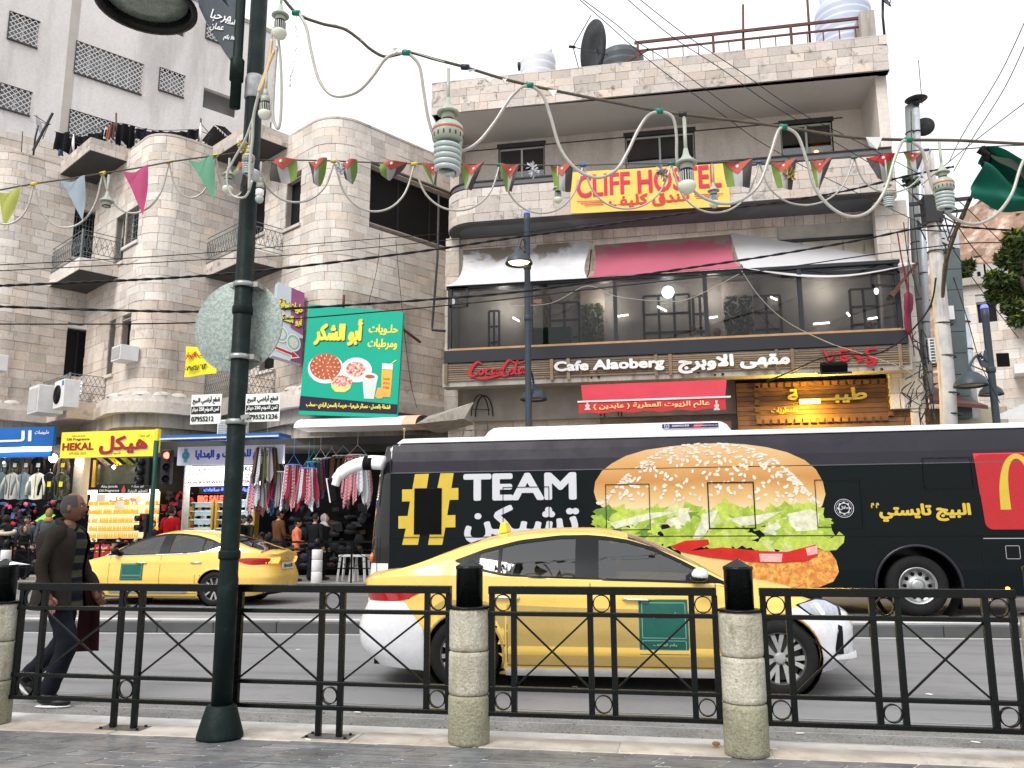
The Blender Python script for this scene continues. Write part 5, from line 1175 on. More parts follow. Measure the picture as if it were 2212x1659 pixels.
for(x0,x1,yt,yb)in((1056,1078,672,750),(1188,1252,655,742),(1392,1492,640,720),(1500,1530,640,720),(1628,1690,640,725),(1842,1900,625,715)):
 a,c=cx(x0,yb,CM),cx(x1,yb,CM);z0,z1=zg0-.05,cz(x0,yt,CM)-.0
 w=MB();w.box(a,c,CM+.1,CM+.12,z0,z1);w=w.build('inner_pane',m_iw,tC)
 b=MB();n=max(2,int((c-a)/.4))
 for i in range(n+1):x=a+(c-a)*i/n;b.box(x-.035,x+.035,CM+.02,CM+.09,z0,z1)
 for i in range(4):z=z0+(z1-z0)*i/3;b.box(a,c,CM+.01,CM+.08,z-.03,z+.03)
 b.build('inner_frame',m_fr,w)
cut=MB()
for(x0,x1)in((1262,1300),(1570,1622)):
 a,c=cx(x0,700,CM),cx(x1,700,CM);b=MB();b.box(a-.1,c+.1,CM-.06,CM+.02,zg0-.1,zg1+.1);pr=b.build('pier',m_stoneB,tC)
 r_=random.Random(int(x0));b=MB()
 for k in range(260):
  x,z=r_.uniform(a-.05,c+.05),r_.uniform(zg0,zg1-.35);s=r_.uniform(.04,.09);q=r_.uniform(0,6);d1=Vector((cos(q),-.4,sin(q)))*s;d2=Vector((-sin(q),-.3,cos(q)))*s*.6;p=Vector((x,CM-.07-r_.uniform(0,.06),z));b.add([p-d1,p+d2,p+d1,p-d2],[(0,1,2,3)])
 tag(b.build('climbing_ivy',mat('ivy',(.06,.085,.04),.7,rand=.4),tC),kind='stuff')
m_lit=mat('tube_light',(1.,.98,.92),.5,emit=7,var=0,fine=0);m_lit2=mat('globe_light',(.92,1.,.93),.5,emit=14,var=0,fine=0)
for k_,x_ in enumerate((-4.6,-1.6,1.4,4.4)):
 lp=bpy.data.lights.new('cafe_light','POINT');lp.energy=26;lp.color=(1,.95,.85);lp.shadow_soft_size=.15;lo=bpy.data.objects.new('cafe_light',lp);COL.objects.link(lo);lo.parent=tC;lo.matrix_parent_inverse=tC.matrix_basis.inverted();lo.location=(x_,23.3,8.05)
p=onY(1443,631,CF+.9);b=MB();b.ell(p,.17,.17,.17,16,12);tag(b.build('globe_lamp',m_lit2),'round glowing white globe lamp hanging in the middle cafe window','lamp','lit lamps inside the cafe')
for i,(x0,y0,x1,y1,Y)in enumerate([(1420,662,1440,672,23.5),(1330,684,1357,680,23.6),(1532,687,1550,684,23.6),(1757,700,1792,697,23.5),(1829,675,1836,683,23.4),(1875,689,1895,686,23.5),(1108,686,1122,694,23.5),(1664,641,1679,648,23.6)]):
 b=MB();b.tube([onY(x0,y0,Y),onY(x1,y1,Y)],.028,8);tag(b.build('tube_lamp',m_lit),['slanting tube lamp under the globe in the middle cafe window','lit tube low in the middle cafe window, left of the sky reflection','lit tube just right of the middle cafe window post','longest lit tube low in the right cafe window','short bright lamp in the centre of the right cafe window','lit tube before the inner window at the right end of the cafe','small lit tube in the leftmost cafe window','lit tube high in the fourth cafe window'][i],'lamp','lit lamps inside the cafe')
p=onY(1893,629,CF+.4);b=MB();b.ell(p,.06,.06,.09,8,6);tag(b.build('small_lamp',m_lit),'small white lamp inside the top right vent window','lamp')
p=onY(977,652,CF+.1);b=MB();b.ell(p,.08,.06,.12,8,6);tag(b.build('small_lamp',mat('soft_lit',(.9,.95,.95),.5,emit=1.3,var=0)),'small lamp at the left end of the cafe glazing','lamp')
b=MB();a=onY(1147,705,23.0);b.box(a.x,a.x+1.15,23.0,23.5,zg0,zg0+.62);tag(b.build('green_counter',mat('counter_green',(.03,.11,.07),.5)),'green counter cabinet inside the second cafe window','cabinet')
def awning(label,top,bot,m,sag=.25,edge=.18,nu=24,bow=0.):
 b=MB();T0,T1=onY(*top[0],CM-.05),onY(*top[1],CM-.05);B0_,B1_=onY(*bot[0],CF-.12),onY(*bot[1],CF-.12)
 for dz in(0,-.012):
  def fn(u,v):
   w=(2*v-1)**2;uu=u
   t_,q=T0 .lerp(T1,uu),B0_.lerp(B1_,uu);p=t_.lerp(q,v);p.z-=sag*sin(pi*v)*(.85+.15*cos(9*uu))*(1-uu**2 if bow else 1)+bow*sin(pi*uu)*v;k=(1-w)*edge*(2*abs(u-.5))**3
   p.x+=k*(1 if u<.5 else-1);p.z+=dz;return p
  b.grid(fn,nu,12)
 return tag(b.build('canvas_awning',m),label,'awning','canvas awnings over the cafe terrace')
m_aww=mat('white_canvas',(.54,.54,.56),.8,var=.06,vs=1,col2=(.62,.62,.65),bump=.1)
m_awp=mat('pink_canvas',(.40,.10,.15),.8,var=.08,vs=1.2)
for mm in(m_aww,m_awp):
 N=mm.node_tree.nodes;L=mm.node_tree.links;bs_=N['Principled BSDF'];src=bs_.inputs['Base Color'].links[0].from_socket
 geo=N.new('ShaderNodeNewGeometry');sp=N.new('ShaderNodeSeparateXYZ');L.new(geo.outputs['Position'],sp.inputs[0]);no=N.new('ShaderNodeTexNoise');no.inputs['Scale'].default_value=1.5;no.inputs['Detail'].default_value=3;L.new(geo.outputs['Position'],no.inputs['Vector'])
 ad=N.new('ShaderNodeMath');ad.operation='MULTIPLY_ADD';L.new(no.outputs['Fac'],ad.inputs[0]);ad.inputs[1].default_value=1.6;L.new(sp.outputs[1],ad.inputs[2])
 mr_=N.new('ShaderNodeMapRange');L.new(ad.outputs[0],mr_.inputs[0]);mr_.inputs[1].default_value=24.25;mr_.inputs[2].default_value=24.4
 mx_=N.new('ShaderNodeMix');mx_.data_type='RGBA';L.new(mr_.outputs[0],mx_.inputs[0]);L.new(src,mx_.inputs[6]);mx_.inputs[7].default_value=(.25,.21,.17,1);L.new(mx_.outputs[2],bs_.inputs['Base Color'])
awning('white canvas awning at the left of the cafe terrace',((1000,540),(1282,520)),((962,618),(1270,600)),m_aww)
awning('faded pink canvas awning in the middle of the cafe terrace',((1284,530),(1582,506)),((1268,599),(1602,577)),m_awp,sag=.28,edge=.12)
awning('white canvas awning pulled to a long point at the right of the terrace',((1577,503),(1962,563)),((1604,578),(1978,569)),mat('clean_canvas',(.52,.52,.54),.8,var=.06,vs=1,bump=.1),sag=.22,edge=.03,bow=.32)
for i,(p,q)in enumerate((((1277,540),(1268,598)),((1592,520),(1604,577)))):
 b=MB();a0,a1=onY(*p,CM-.1),onY(*q,CF-.1);b.tube(spline([a0,(a0+a1)/2+Vector((0,0,-.2)),a1],6),.02,5);tag(b.build('awning_arm',m_irond),'thin dark awning arm between %s canvases'%('the left white and pink' if i==0 else 'the pink and right white'),'awning arm')
b=MB();b.bar(onY(1932,628,CF-.15),onY(1982,568,CF-.15),.07);b.bar(onY(1925,640,CF-.15),onY(1940,622,CF-.15),.12);tag(b.build('awning_arm',m_rust),'rusty brown awning arm with a torn pink rag at the right corner','awning arm')
b=MB();cr_=[onY(x,y,CF-.1)for x,y in((1938,500),(1948,560),(1958,610),(1963,650),(1960,700),(1972,740))]
b.tube(spline(cr_,6),[.03]*8+[.05]*8+[.18]*5+[.13]*6+[.04]*4,8,flat=.4);tag(b.build('rolled_canvas',mat('dark_pink_canvas',(.2,.02,.05),.8,var=.3,vs=5)),'torn dark pink canvas hanging rolled down the right corner of the cafe','awning')
zf1,zf0=zg0-.43,cz(1425,811)
b=MB();b.box(X0c-.1,XR-.1,CF+.0,CF+.5,zf0-.10,zf1+.0);b.build('fascia',m_conc,tC)
m_lath=mat('weathered_lath',(.24,.185,.13),.8,rand=.35,var=.2,vs=4)
n=8
for i in range(n):
 z=zf0+.08+(zf1-zf0-.14)*i/(n-1);x=X0c-.05
 while x<XR-.2:
  l=min(r_.uniform(1.6,3.4),XR-.15-x);b=MB();b.box(x+.01,x+l-.01,CF-.045,CF-.012,z-.02+r_.uniform(-.008,.008),z+.02);b.build('lath',m_lath,tC);x+=l
for px in(965,1192,1228,1417,1448,1678,1712,1945):x=cx(px,790);b=MB();b.box(x-.045,x+.045,CF-.08,CF-.047,zf0-.02,zf1-.0);b.build('batten',m_lath,tC)
m_ltr=mat('sign_white',(.72,.72,.72),.5)
t=thing('cafe_sign','white raised letters reading Cafe Alaoberg in English and Arabic on wooden laths','sign',(0,CF-.1,zf0));X,Z=(1,0,0),(0,0,1)
def lett(t,s,x0,y0,x1,y1,m,Y,bold=0,ext=0,name='lettering',off=.004,slant=0,curve=0):
 a,c=onY(x0,y1,Y),onY(x1,y1,Y);zt_=onY((x0+x1)/2,y0,Y).z;zb_=onY((x0+x1)/2,y1,Y).z
 return letters(t,s,(a.x,Y,zb_),X,Z,c.x-a.x,zt_-zb_,m,off,ext,bold,name,slant=slant,curve=curve)
lett(t,'Cafe Alaoberg',1197,776,1436,805,m_ltr,CF-.09,bold=.022,ext=.03)
lett(t,ar('مقهى الاوبرج'),1465,764,1708,804,m_ltr,CF-.09,bold=.028,ext=.03)
t=thing('drinks_sign','red flowing script drinks logo in English at the left of the fascia','sign',(cx(1070,800),CF-.1,zf0))
m_cc=mat('script_red',(.45,.015,.03),.4)
SCR=[[(1040,786,1.5),(1032,782,2),(1022,790,3.2),(1015,804,3.6),(1019,812,2.6),(1030,808,1.6),(1036,800,1)],[(1026,815,1),(1040,818,2.2),(1060,815,2.6),(1080,810,1.6),(1096,808,.8)],[(1040,797,1),(1034,803,2.4),(1038,809,2),(1044,803,2.2),(1040,797,1.4)],[(1058,796,1.5),(1051,799,2.6),(1050,806,2.4),(1058,808,1.2)],[(1070,796,1.2),(1063,800,2.4),(1065,808,2),(1072,802,2),(1073,796,2),(1072,806,2),(1079,806,1)],[(1080,800,1.8),(1087,799,1.8)],[(1108,782,1.5),(1100,778,2.2),(1090,788,3.2),(1084,802,3.6),(1088,811,2.8),(1100,807,1.6),(1104,800,1)],[(1106,796,1),(1100,802,2.4),(1105,808,2),(1110,801,2.2),(1106,796,1.4)],[(1118,778,1.6),(1114,790,2.4),(1112,804,2.4),(1117,808,1.2)],[(1128,794,1.2),(1121,799,2.4),(1123,807,2),(1130,800,2),(1131,794,2),(1130,804,2.2),(1137,804,1)],[(1100,777,1.2),(1112,783,2),(1126,783,1.4),(1134,778,.8)]]
def script(t,strokes,Y,m,dep=.03):
 for st_ in strokes:
  pts=spline([(a,b_,c*1.)for a,b_,c in st_],5);b=MB();F=[]
  for i,p in enumerate(pts):
   d=(pts[min(i+1,len(pts)-1)]-pts[max(i-1,0)]);d.z=0;d=d.normalized()if d.length else Vector((1,0,0));n_=Vector((-d.y,d.x,0))*max(.5,p.z)
   q0,q1=onY(p.x+n_.x,p.y+n_.y,Y),onY(p.x-n_.x,p.y-n_.y,Y);F+=[q0,q1,q0+Vector((0,dep,0)),q1+Vector((0,dep,0))]
  fs=[]
  for i in range(len(pts)-1):
   o=i*4;fs+=[(o,o+1,o+5,o+4),(o+1,o+3,o+7,o+5),(o+2,o,o+4,o+6)]
  b.add(F,fs);b.build('script_stroke',m,t)
script(t,SCR,CF-.10,m_cc)
t=thing('drinks_sign','red Arabic script drinks logo behind the floodlight at the right of the fascia','sign',(cx(1840,775),CF-.1,zf0))
script(t,[[(1776,754,1),(1784,764,3),(1792,776,3),(1800,770,1.5),(1800,756,2)],[(1812,758,1),(1826,756,3),(1836,754,2)],[(1816,757,2),(1814,764,3),(1824,770,3),(1832,772,3),(1826,778,2.5),(1816,774,2.4),(1818,768,1.5)],[(1848,754,2),(1844,764,3),(1856,772,3.4),(1864,776,2.4),(1852,780,2)],[(1896,753,1),(1876,754,3),(1872,762,3),(1884,770,3.2),(1892,774,3),(1886,786,3),(1872,788,2)],[(1876,772,2.4),(1886,777,2.4),(1876,782,2),(1872,776,1.6),(1876,772,1)]],CF-.10,m_cc)
t=thing('floodlight','black floodlight hanging on the fascia below the red Arabic script','floodlight',(cx(1803,800),CF-.3,zf0));p=onY(1801,795,CF-.5)
b=MB();b.obox(p,(1,0,0),(0,.9,.4),(0,-.4,.9),.32,.12,.13);b.build('housing',m_dark,t,bevel=.03);b=MB();b.obox(p+Vector((0,-.06,-.14)),(1,0,0),(0,.95,.2),(0,-.2,.95),.38,.2,.025);b.build('glass_hood',m_irond,t)
b=MB();b.bar(p+Vector((-.1,.1,.1)),p+Vector((-.1,.45,.35)),.03);b.bar(p+Vector((.1,.1,.1)),p+Vector((.1,.45,.35)),.03);b.build('bracket',m_irond,t)
t=thing('hostel_banner','yellow banner with red letters CLIFF HOSTEL and Arabic below on the balcony parapet','banner',(cx(1405,410),CF-.06,zb0))
Yb=CF-.07;A0_,A1_=onY(1233,461,Yb),onY(1578,446,Yb);zt0=onY(1235,372,Yb).z;zt1=onY(1576,352,Yb).z
b=MB();b.grid(lambda u,v:(A0_.x+(A1_.x-A0_.x)*u,Yb+.012*sin(14*u+2*v),(A0_.z+(A1_.z-A0_.z)*u)*(1-v)+(zt0+(zt1-zt0)*u)*v),40,8);b.build('banner_sheet',mat('banner_yellow',(.74,.52,.12),.6,var=.07,vs=1.5),t)
m_brd=mat('banner_red',(.55,.03,.07),.6)
lett(t,'CLIFF HOSTEL',1245,366,1560,416,m_brd,Yb-.014,bold=.018)
lett(t,ar('فندق كليف'),1315,416,1490,446,mat('banner_red2',(.55,.05,.04),.6),Yb-.014,bold=.018)
for(x0,x1,y)in((1246,1304,436),(1254,1304,440),(1262,1304,444),(1500,1562,421),(1500,1554,425),(1504,1546,429)):
 a,c=onY(x0,y,Yb-.018),onY(x1,y-2,Yb-.018);b=MB();b.add([a,c,c+Vector((0,0,.022)),a+Vector((0,0,.022))],[(0,1,2,3)]);b.build('flourish',m_brd,t)
t=thing('roof_railing','rusty dark red railing along the roof edge of the hostel building','railing',(3,CF+.2,zpt));Yr=CF+.35
xr0,xr1=cx(1378,110,Yr),cx(1884,70,Yr);zr1,zr0=cz(1378,92,Yr),cz(1378,105,Yr)
b=MB();b.box(xr0-.1,xr1,Yr-.03,Yr+.03,zr1-.04,zr1+.04);b.build('top_rail',m_rust,t);b=MB();b.box(xr0,xr1,Yr-.025,Yr+.025,zr0-.10,zr0-.05);b.build('rail',m_rust,t)
for i in range(16):
 x=xr0+(xr1-xr0)*i/15;w=.035 if i in(0,5,10,15)else .014;b=MB();b.box(x-w,x+w,Yr-w,Yr+w,zpt-.6,zr1 if w>.02 else zr0-.06);b.build('post',m_rust,t)
b=MB();b.bar((cx(1315,140,Yr),Yr,zpt+.02),(xr0+.3,Yr,zr0-.07),.05);b.build('stay',m_rust,t)
for i,(px,y0,y1,lab)in enumerate([(1602,10,140,'tall rusty rod standing on the hostel roof railing, left of two'),(1748,0,125,'tall rusty rod standing on the hostel roof railing, right of two')]):
 b=MB();b.tube([onY(px-(6 if i else-3),y0-(30 if i else 0),Yr+.1),onY(px+4,y1,Yr+.1)],.035,6);tag(b.build('roof_rod',m_rust),lab,'rod')
def tank(px,py_top,Y,r,h,label,m,lugs=True,ribs=6):
 p=onY(px,py_top,Y);t=thing('water_tank',label,'water tank',(p.x,Y,p.z-h));prof=[(r*.96,0)]
 for i in range(ribs):
  z=h*.82*(i+.5)/ribs;prof+=[(r,z-.04),(r,z+.03),(r*.97,z+.05),(r*.97,z+.06)]
 prof+=[(r*.95,h*.84),(r*.8,h*.92),(r*.4,h),(.01,h)]
 b=MB();b.lathe(prof,(p.x,Y,p.z-h),36);b.build('tank_body',m,t)
 if lugs:
  for sx_ in(-1,1):b=MB();b.obox((p.x+sx_*r*.68,Y-.2,p.z-h*.07),(1,0,0),(0,1,0),(0,0,1),r*.14,.1,h*.07);b.build('lifting_lug',m,t,bevel=.02)
 return t
m_tank=mat('tank_white',(.62,.64,.70),.4,var=.04);m_tankb=mat('tank_blue_white',(.48,.53,.66),.4,var=.04)
tank(1162,113,24.6,.58,1.3,'white ribbed water tank on the left of the hostel roof',m_tank,ribs=4)
b=MB();p=onY(1127,143,24.6);b.lathe([(.14,0),(.14,.12),(.01,.13)],p,14,(-1,0,0));tag(b.build('tank_lid',m_irond),'dark round lid leaning at the left of the white roof tank','lid')
tank(1817,0,24.2,.80,2.1,'large bluish white ribbed water tank behind the roof railing',m_tankb,ribs=8)
tank(1340,112,25.2,.75,1.2,'dark grey water tank behind the big dish',mat('tank_dark',(.07,.08,.09),.5),lugs=False,ribs=4)
dish(1281,106,23.6,.86,(-.90,-.55,-.12),'large black satellite dish on the hostel roof',mat('dish_black',(.02,.022,.026),.5,spec=.3),lnb=True)
dish(1909,-4,23.0,.32,(.6,-.5,.3),'small dark satellite dish on the roof corner stub at the top',mat('dish_black',(.02,.022,.026),.5))
b=MB();x=XR-.32;b.box(x-.28,x+.1,CF+.1,CF+.9,zpt,cz(1905,14));tag(b.build('corner_stub',m_conc,None),'cement stub standing on the right corner of the hostel roof','wall stub')
# -- shops under the cafe
GY=24.0
b=MB();b.box(X0c,XR-.2,GY+.03,GY+.3,.2,zf0);b.build('ground_wall',m_mortar,tC)
b=MB();b.box(X0c-.1,XR-.1,CF+.5,GY+.1,zf0+.3,zf0+.4);b.build('ground_soffit',m_under,tC)
courses(tC,face(X0c+.5,-1.9,GY),0,4.2,2.6,zf0+.28,[],m_stoneB,ch=.36,bw=.62,seed=17,limit=300,back=False)
r_=random.Random(5);z=2.4;
while z<zf0+.2:
 h=r_.uniform(.2,.32);x=X0c-.05
 while x<X0c+.5:
  l=min(r_.uniform(.2,.34),X0c+.52-x);b=MB();b.obox((x+l/2,GY-.06+r_.uniform(0,.05),z+h/2),(1,0,0),(0,1,0),(0,0,1),l/2-.006,.09,h/2-.006)
  b.v=[(a+r_.uniform(-.02,.02),c+r_.uniform(-.03,.03),e+r_.uniform(-.02,.02))for a,c,e in b.v];b.build('rough_stone',m_stoneA,tC,bevel=.02);x+=l
 z+=h
letters(tC,'3',onY(1062,888,GY-.03),X,Z,.28,.42,mat('number_grey',(.05,.06,.065),.6),off=.01,bold=.03)
b=MB();b.box(X0c+.4,-1.6,GY-.3,GY-.02,2.95,3.2);b.box(X0c+.5,-1.7,GY-.25,GY-.1,.2,2.9);b.build('dark_shopfront',m_dark,tC)
for i,px in enumerate((1038,1318)):
 t=thing('metal_hoop_stand',['bent metal hoop frame on the ledge left of the number 3','bent metal hoop frame behind the left end of the red awning'][i],'frame',onY(px,898,GY-.4))
 for dy in(0,.2):
  b=MB();p0=onY(px-20,898,GY-.45);p1=onY(px+18,898,GY-.45);c_=(p0+p1)/2;r=(p1 .x-p0 .x)/2;b.tube([(c_.x-r*cos(a)+dy*.4,GY-.45+dy,c_.z+.62*sin(a))for a in[pi*k/12 for k in range(13)]],.018,5);b.build('hoop',m_irond,t)
 b=MB();b.bar((c_.x-r,GY-.45,c_.z+.2),(c_.x+r,GY-.25,c_.z+.2),.02);b.build('brace',m_irond,t)
t=thing('shop_awning','red fabric awning with gold Arabic lettering over the perfume shop','awning',(cx(1410,860),GY-1.4,4.2));AYo=CF-.9
za,zb_=onY(1410,826,AYo+.7).z,onY(1410,863,AYo).z;x0,x1=onY(1250,863,AYo).x,onY(1576,863,AYo).x
m_aw=mat('red_fabric',(.42,.035,.055),.75,var=.1,vs=2)
b=MB();
for dz in(0,-.01):b.grid(lambda u,v:(x0+(x1-x0)*(u+(.03*(1-v))*(1-2*u)),AYo+.7*v,zb_+(za-zb_)*v-.06*sin(pi*v)+dz),16,8)
b.build('awning_top',m_aw,t)
zv=onY(1410,888,AYo).z;b=MB();b.grid(lambda u,v:(x0+(x1-x0-.1)*u,AYo-.01+.006*sin(40*u),zv+(zb_-zv)*v+.02*sin(30*u)*(1-v)),50,2);b.build('valance',mat('red_valance',(.52,.035,.04),.75),t)
b=MB();b.box(x0-.03,x1+.03,AYo-.03,AYo+.02,zb_-.02,zb_+.025);b.build('front_bar',m_whited,t)
m_gold=mat('gold_print',(.68,.48,.22),.6);lett(t,ar('عالم الزيوت العطرية ( عابدين )'),1282,868,1534,884,m_gold,AYo-.02,bold=.008)
for px in(1269,1548):
 p=onY(px,875,AYo-.022);b=MB();b.poly([(-.09,-.13),(.09,-.13),(.04,-.06),(.07,-.01),(.02,.03),(.03,.12),(-.03,.12),(-.02,.03),(-.07,-.01),(-.04,-.06)],p,X,Z);b.build('bottle_print',mat('print_pale',(.55,.5,.5),.6),t)
b=MB();b.box(cx(1290,900,GY),cx(1577,900,GY),GY-.3,GY-.2,2.2,zv-.05);b.build('pink_board',mat('pink_board',(.5,.25,.22),.6,var=.2,vs=2),t)
t=thing('wooden_shopfront','brown plank shopfront with carved gold Arabic letters lit by a yellow lamp','shopfront',(cx(1800,860,GY),GY-.6,2));WY=GY-.75
m_wood=mat('stained_wood',(.17,.085,.04),.6,rand=.25,var=.25,vs=3,streak=.3,dirt=(.05,.02,.01),streaks=(1,3,18));xw0,xw1=cx(1592,880,WY),cx(2002,880,WY)
zwt=onY(1800,822,WY).z;z=2.6;
b=MB();b.box(xw0,xw1,WY+.03,WY+.2,2.2,zwt+.1);b.build('backing',m_dark,t)
while z<zwt:
 b=MB();b.box(xw0,xw1,WY-.005,WY+.03,z+.006,z+.125);b.build('plank',m_wood,t);z+=.13
fx0,fx1,fz0,fz1=onY(1632,908,WY).x,onY(1922,830,WY).x,onY(1790,912,WY).z,zwt-.02
for zz in(fz0,fz1-.12):
 k=int((fx1-fx0)/.2)
 for i in range(k):b=MB();b.box(fx0+i*.2+.02,fx0+i*.2+.16,WY-.07,WY-.006,zz,zz+.12);b.build('carved_block',m_wood,t)
for xx in(fx0,fx1-.1):
 for i in range(int((fz1-fz0)/.2)):b=MB();b.box(xx,xx+.12,WY-.07,WY-.006,fz0+.12+i*.2,fz0+.24+i*.2);b.build('carved_block',m_wood,t)
m_gl=mat('gold_letter',(.62,.45,.08),.35,.3)
lett(t,ar('طيبـــــة'),1702,838,1874,872,m_gl,WY-.08,bold=.02,ext=.04);lett(t,ar('للمطرزات'),1666,880,1722,894,m_gl,WY-.02,bold=.008,ext=.02)
p=onY(1750,868,WY-.5);lp=bpy.data.lights.new('shop_spot','POINT');lp.energy=200;lp.color=(1,.62,.06);lp.shadow_soft_size=.06
lo=bpy.data.objects.new('shop_spot',lp);COL.objects.link(lo);lo.location=p+Vector((0,-.05,-.02));lo.parent=t;lo.matrix_parent_inverse=t.matrix_basis.inverted()
b=MB();b.box(p.x-.25,p.x+.25,p.y,p.y+.05,p.z-.04,p.z+.06);b.build('lamp_strip',mat('yellow_lit',(1.,.75,.12),.5,emit=10,var=0,fine=0),t)
b=MB();b.box(xw1+.0,xw1+.05,WY,GY+3,.2,zwt);b.build('side_boards',m_wood,t)
# -- shops under the left building
SY=22.35
def board(name,label,cat,x0,y0,x1,y1,Y,m,th=.12,group=None):
 a,c=onY(x0,y1,Y),onY(x1,y0,Y);zb_,zt_=onY((x0+x1)/2,y1,Y).z,onY((x0+x1)/2,y0,Y).z
 t=thing(name,label,cat,(a.x,Y,zb_),group=group);b=MB();b.box(a.x,c.x,Y,Y+th,zb_,zt_);b.build('panel',m,t);return t,a.x,c.x,zb_,zt_
def ink(name,c,**k):return mat(name,c,.6,var=.05,**k)
i_wht,i_red,i_blk,i_blu,i_yel=ink('ink_white',(.75,.75,.75)),ink('ink_red',(.45,.02,.03)),ink('ink_black',(.02,.02,.02)),ink('ink_blue',(.02,.05,.55)),ink('ink_yellow',(.75,.62,.04))
def lit(name,c,e):return mat(name,c,.5,emit=e,var=0,fine=0)
b=MB();b.box(-30,-6.9,24.9,25.1,.2,4.2);tag(b.build('shop_back_wall',m_dark),'dark back wall of the row of small shops at the left','wall')
t,x0,x1,z0,z1=board('shop_sign','blue sign with white Arabic letters over the clothes stall at the far left','sign',-60,924,117,966,SY-.3,mat('sign_blue',(.01,.12,.42),.4,var=.08))
lett(t,ar('الـــو'),-40,931,67,962,i_wht,SY-.31,bold=.018);lett(t,ar('ملبوسات'),75,929,106,940,i_wht,SY-.31,bold=.006)
b=MB();b.box(x0,x1-.1,SY-.28,SY-.22,z0-.13,z0-.01);b.build('light_strip',lit('strip_white',(1,.96,.95),3.5),t);b=MB();b.box(x0,x1-.12,SY-.2,SY-.1,z0-.3,z0-.14);b.build('valance',MATS['sign_blue'],t)
t,x0,x1,z0,z1=board('shop_sign','yellow HEKAL oil fragrance sign with dark red Arabic letters','sign',129,931,335,987,SY-.35,mat('sign_yellow',(.76,.62,.05),.4,emit=.16,var=.08,vs=2))
lett(t,'HEKAL',134,956,202,973,mat('ink_maroon',(.30,.02,.02),.6),SY-.36,bold=.016);lett(t,'Oil Fragrance',144,946,193,953,i_blk,SY-.36,bold=.004);lett(t,'Abu Jarada',155,940,184,944,i_blk,SY-.36,bold=.001);lett(t,'079 820 3020',149,977,186,982,i_blk,SY-.36)
lett(t,ar('هيكل'),213,940,318,981,MATS['ink_maroon'],SY-.37,bold=.03,off=.012);lett(t,ar('هيكل'),215,942,320,983,ink('ink_pale',(.72,.6,.45)),SY-.36,bold=.034)
lett(t,ar('أبو جرادة'),299,937,323,944,i_blk,SY-.36,bold=.002);lett(t,ar('للزيوت العطرية'),215,976,260,982,i_blk,SY-.36,bold=.002)
b=MB();b.box(x1,x1+.1,SY-.36,SY-.2,z0+.1,z1+.02);b.build('edge_post',i_yel,t)
t,x0,x1,z0,z1=board('shop_sign','black sign reading Abu Jarada Oil Fragrance with a red drop in the middle','sign',210,1045,322,1066,SY+.5,i_blk,.05)
lett(t,'Abu Jarada',218,1048,254,1055,i_wht,SY+.49,bold=.004);lett(t,'Oil Fragrance',214,1057,257,1064,i_wht,SY+.49,bold=.004);lett(t,ar('أبو جرادة'),284,1046,311,1054,i_wht,SY+.49,bold=.004);lett(t,ar('للعطور الزيتية'),276,1057,318,1065,i_wht,SY+.49,bold=.004)
p=onY(267,1057,SY+.48);b=MB();b.poly([(0,.13),(.04,.05),(.07,-.03),(.05,-.1),(0,-.12),(-.05,-.1),(-.07,-.03),(-.04,.05)],p,X,Z);b.build('drop_emblem',mat('drop_red',(.6,.1,.08),.5),t)
for i,(x,c,w)in enumerate(((215,(.7,.68,.62),'pale'),(241,(.75,.6,.03),'yellow'),(267,(.35,.55,.1),'green'),(291,(.72,.66,.6),'cream'))):
 b=MB();p=[onY(x-8,989,SY+.1),onY(x+6,989,SY+.1),onY(x+24,1004,SY+.25),onY(x+12,1006,SY+.25)];b.add(p,[(0,3,2,1)]);o=tag(b.build('slanted_card',mat('card%d'%i,c,.5)),'slanted %s advertising card hung under the yellow HEKAL sign'%w,'card')
 letters(o,ar('هيكل'),p[0]+Vector((.14,-.03,-.12)),(.85,0,-.55),(.5,0,.8),.3,.12,i_red,bold=.004)
t=thing('perfume_shelves','bright shelves of golden perfume bottles under the black Abu Jarada sign','shelves',onY(250,1160,24.3));m_pback=lit('shelf_glow',(1.,.78,.48),.42);SYs=24.3
a,c=onY(188,1160,SYs+.3),onY(345,1062,SYs+.3);b=MB();b.box(a.x,c.x,SYs+.3,SYs+.34,onY(250,1172,SYs+.3).z,c.z);b.build('glowing_back',m_pback,t)
b=MB();b.box(a.x,c.x,SYs-.05,SYs+.25,c.z-.06,c.z+.06);b.build('light_box',lit('box_white',(1,.97,.9),2.),t)
m_btl=mat('golden_bottle',(.75,.32,.03),.2,emit=.45,var=.1);m_cap=mat('bottle_cap',(.8,.75,.6),.3)  # bottles glow slightly in place of light falling on the shelves
bt=None;r_=random.Random(9)
for row,(ys,n_)in enumerate(((1090,21),(1109,21),(1128,19),(1146,19),(1161,17))):
 zz=onY(250,ys,SYs).z;xa,xb=onY(191,ys,SYs).x,onY(342,ys,SYs).x
 b=MB();b.box(xa,xb,SYs-.04,SYs+.28,zz-.02,zz);b.build('shelf',mat('shelf_glass',(.7,.6,.4),.3),t)
 for i in range(n_*2):
  x=xa+(xb-xa)*(i+.5)/(n_*2)
  if abs(x-onY(305,ys,SYs).x)<.1 or r_.random()<.05:continue
  if bt is None:
   b=MB();b.lathe([(.024,0),(.027,.01),(.027,.085),(.012,.11),(.012,.125)],(0,0,0),7);bt=b.build('perfume_bottle',m_btl,t);bt.matrix_parent_inverse=t.matrix_basis.inverted();b=MB();b.lathe([(.016,.126),(.016,.155)],(0,0,0),6);cp_=b.build('bottle_cap',m_cap,bt,local=True);bt.location=(x,SYs,zz+.001)
  else:
   o=bt.copy();COL.objects.link(o);o.location=(x,SYs+r_.uniform(-.01,.02),zz+.001);q=cp_.copy();COL.objects.link(q);q.parent=o
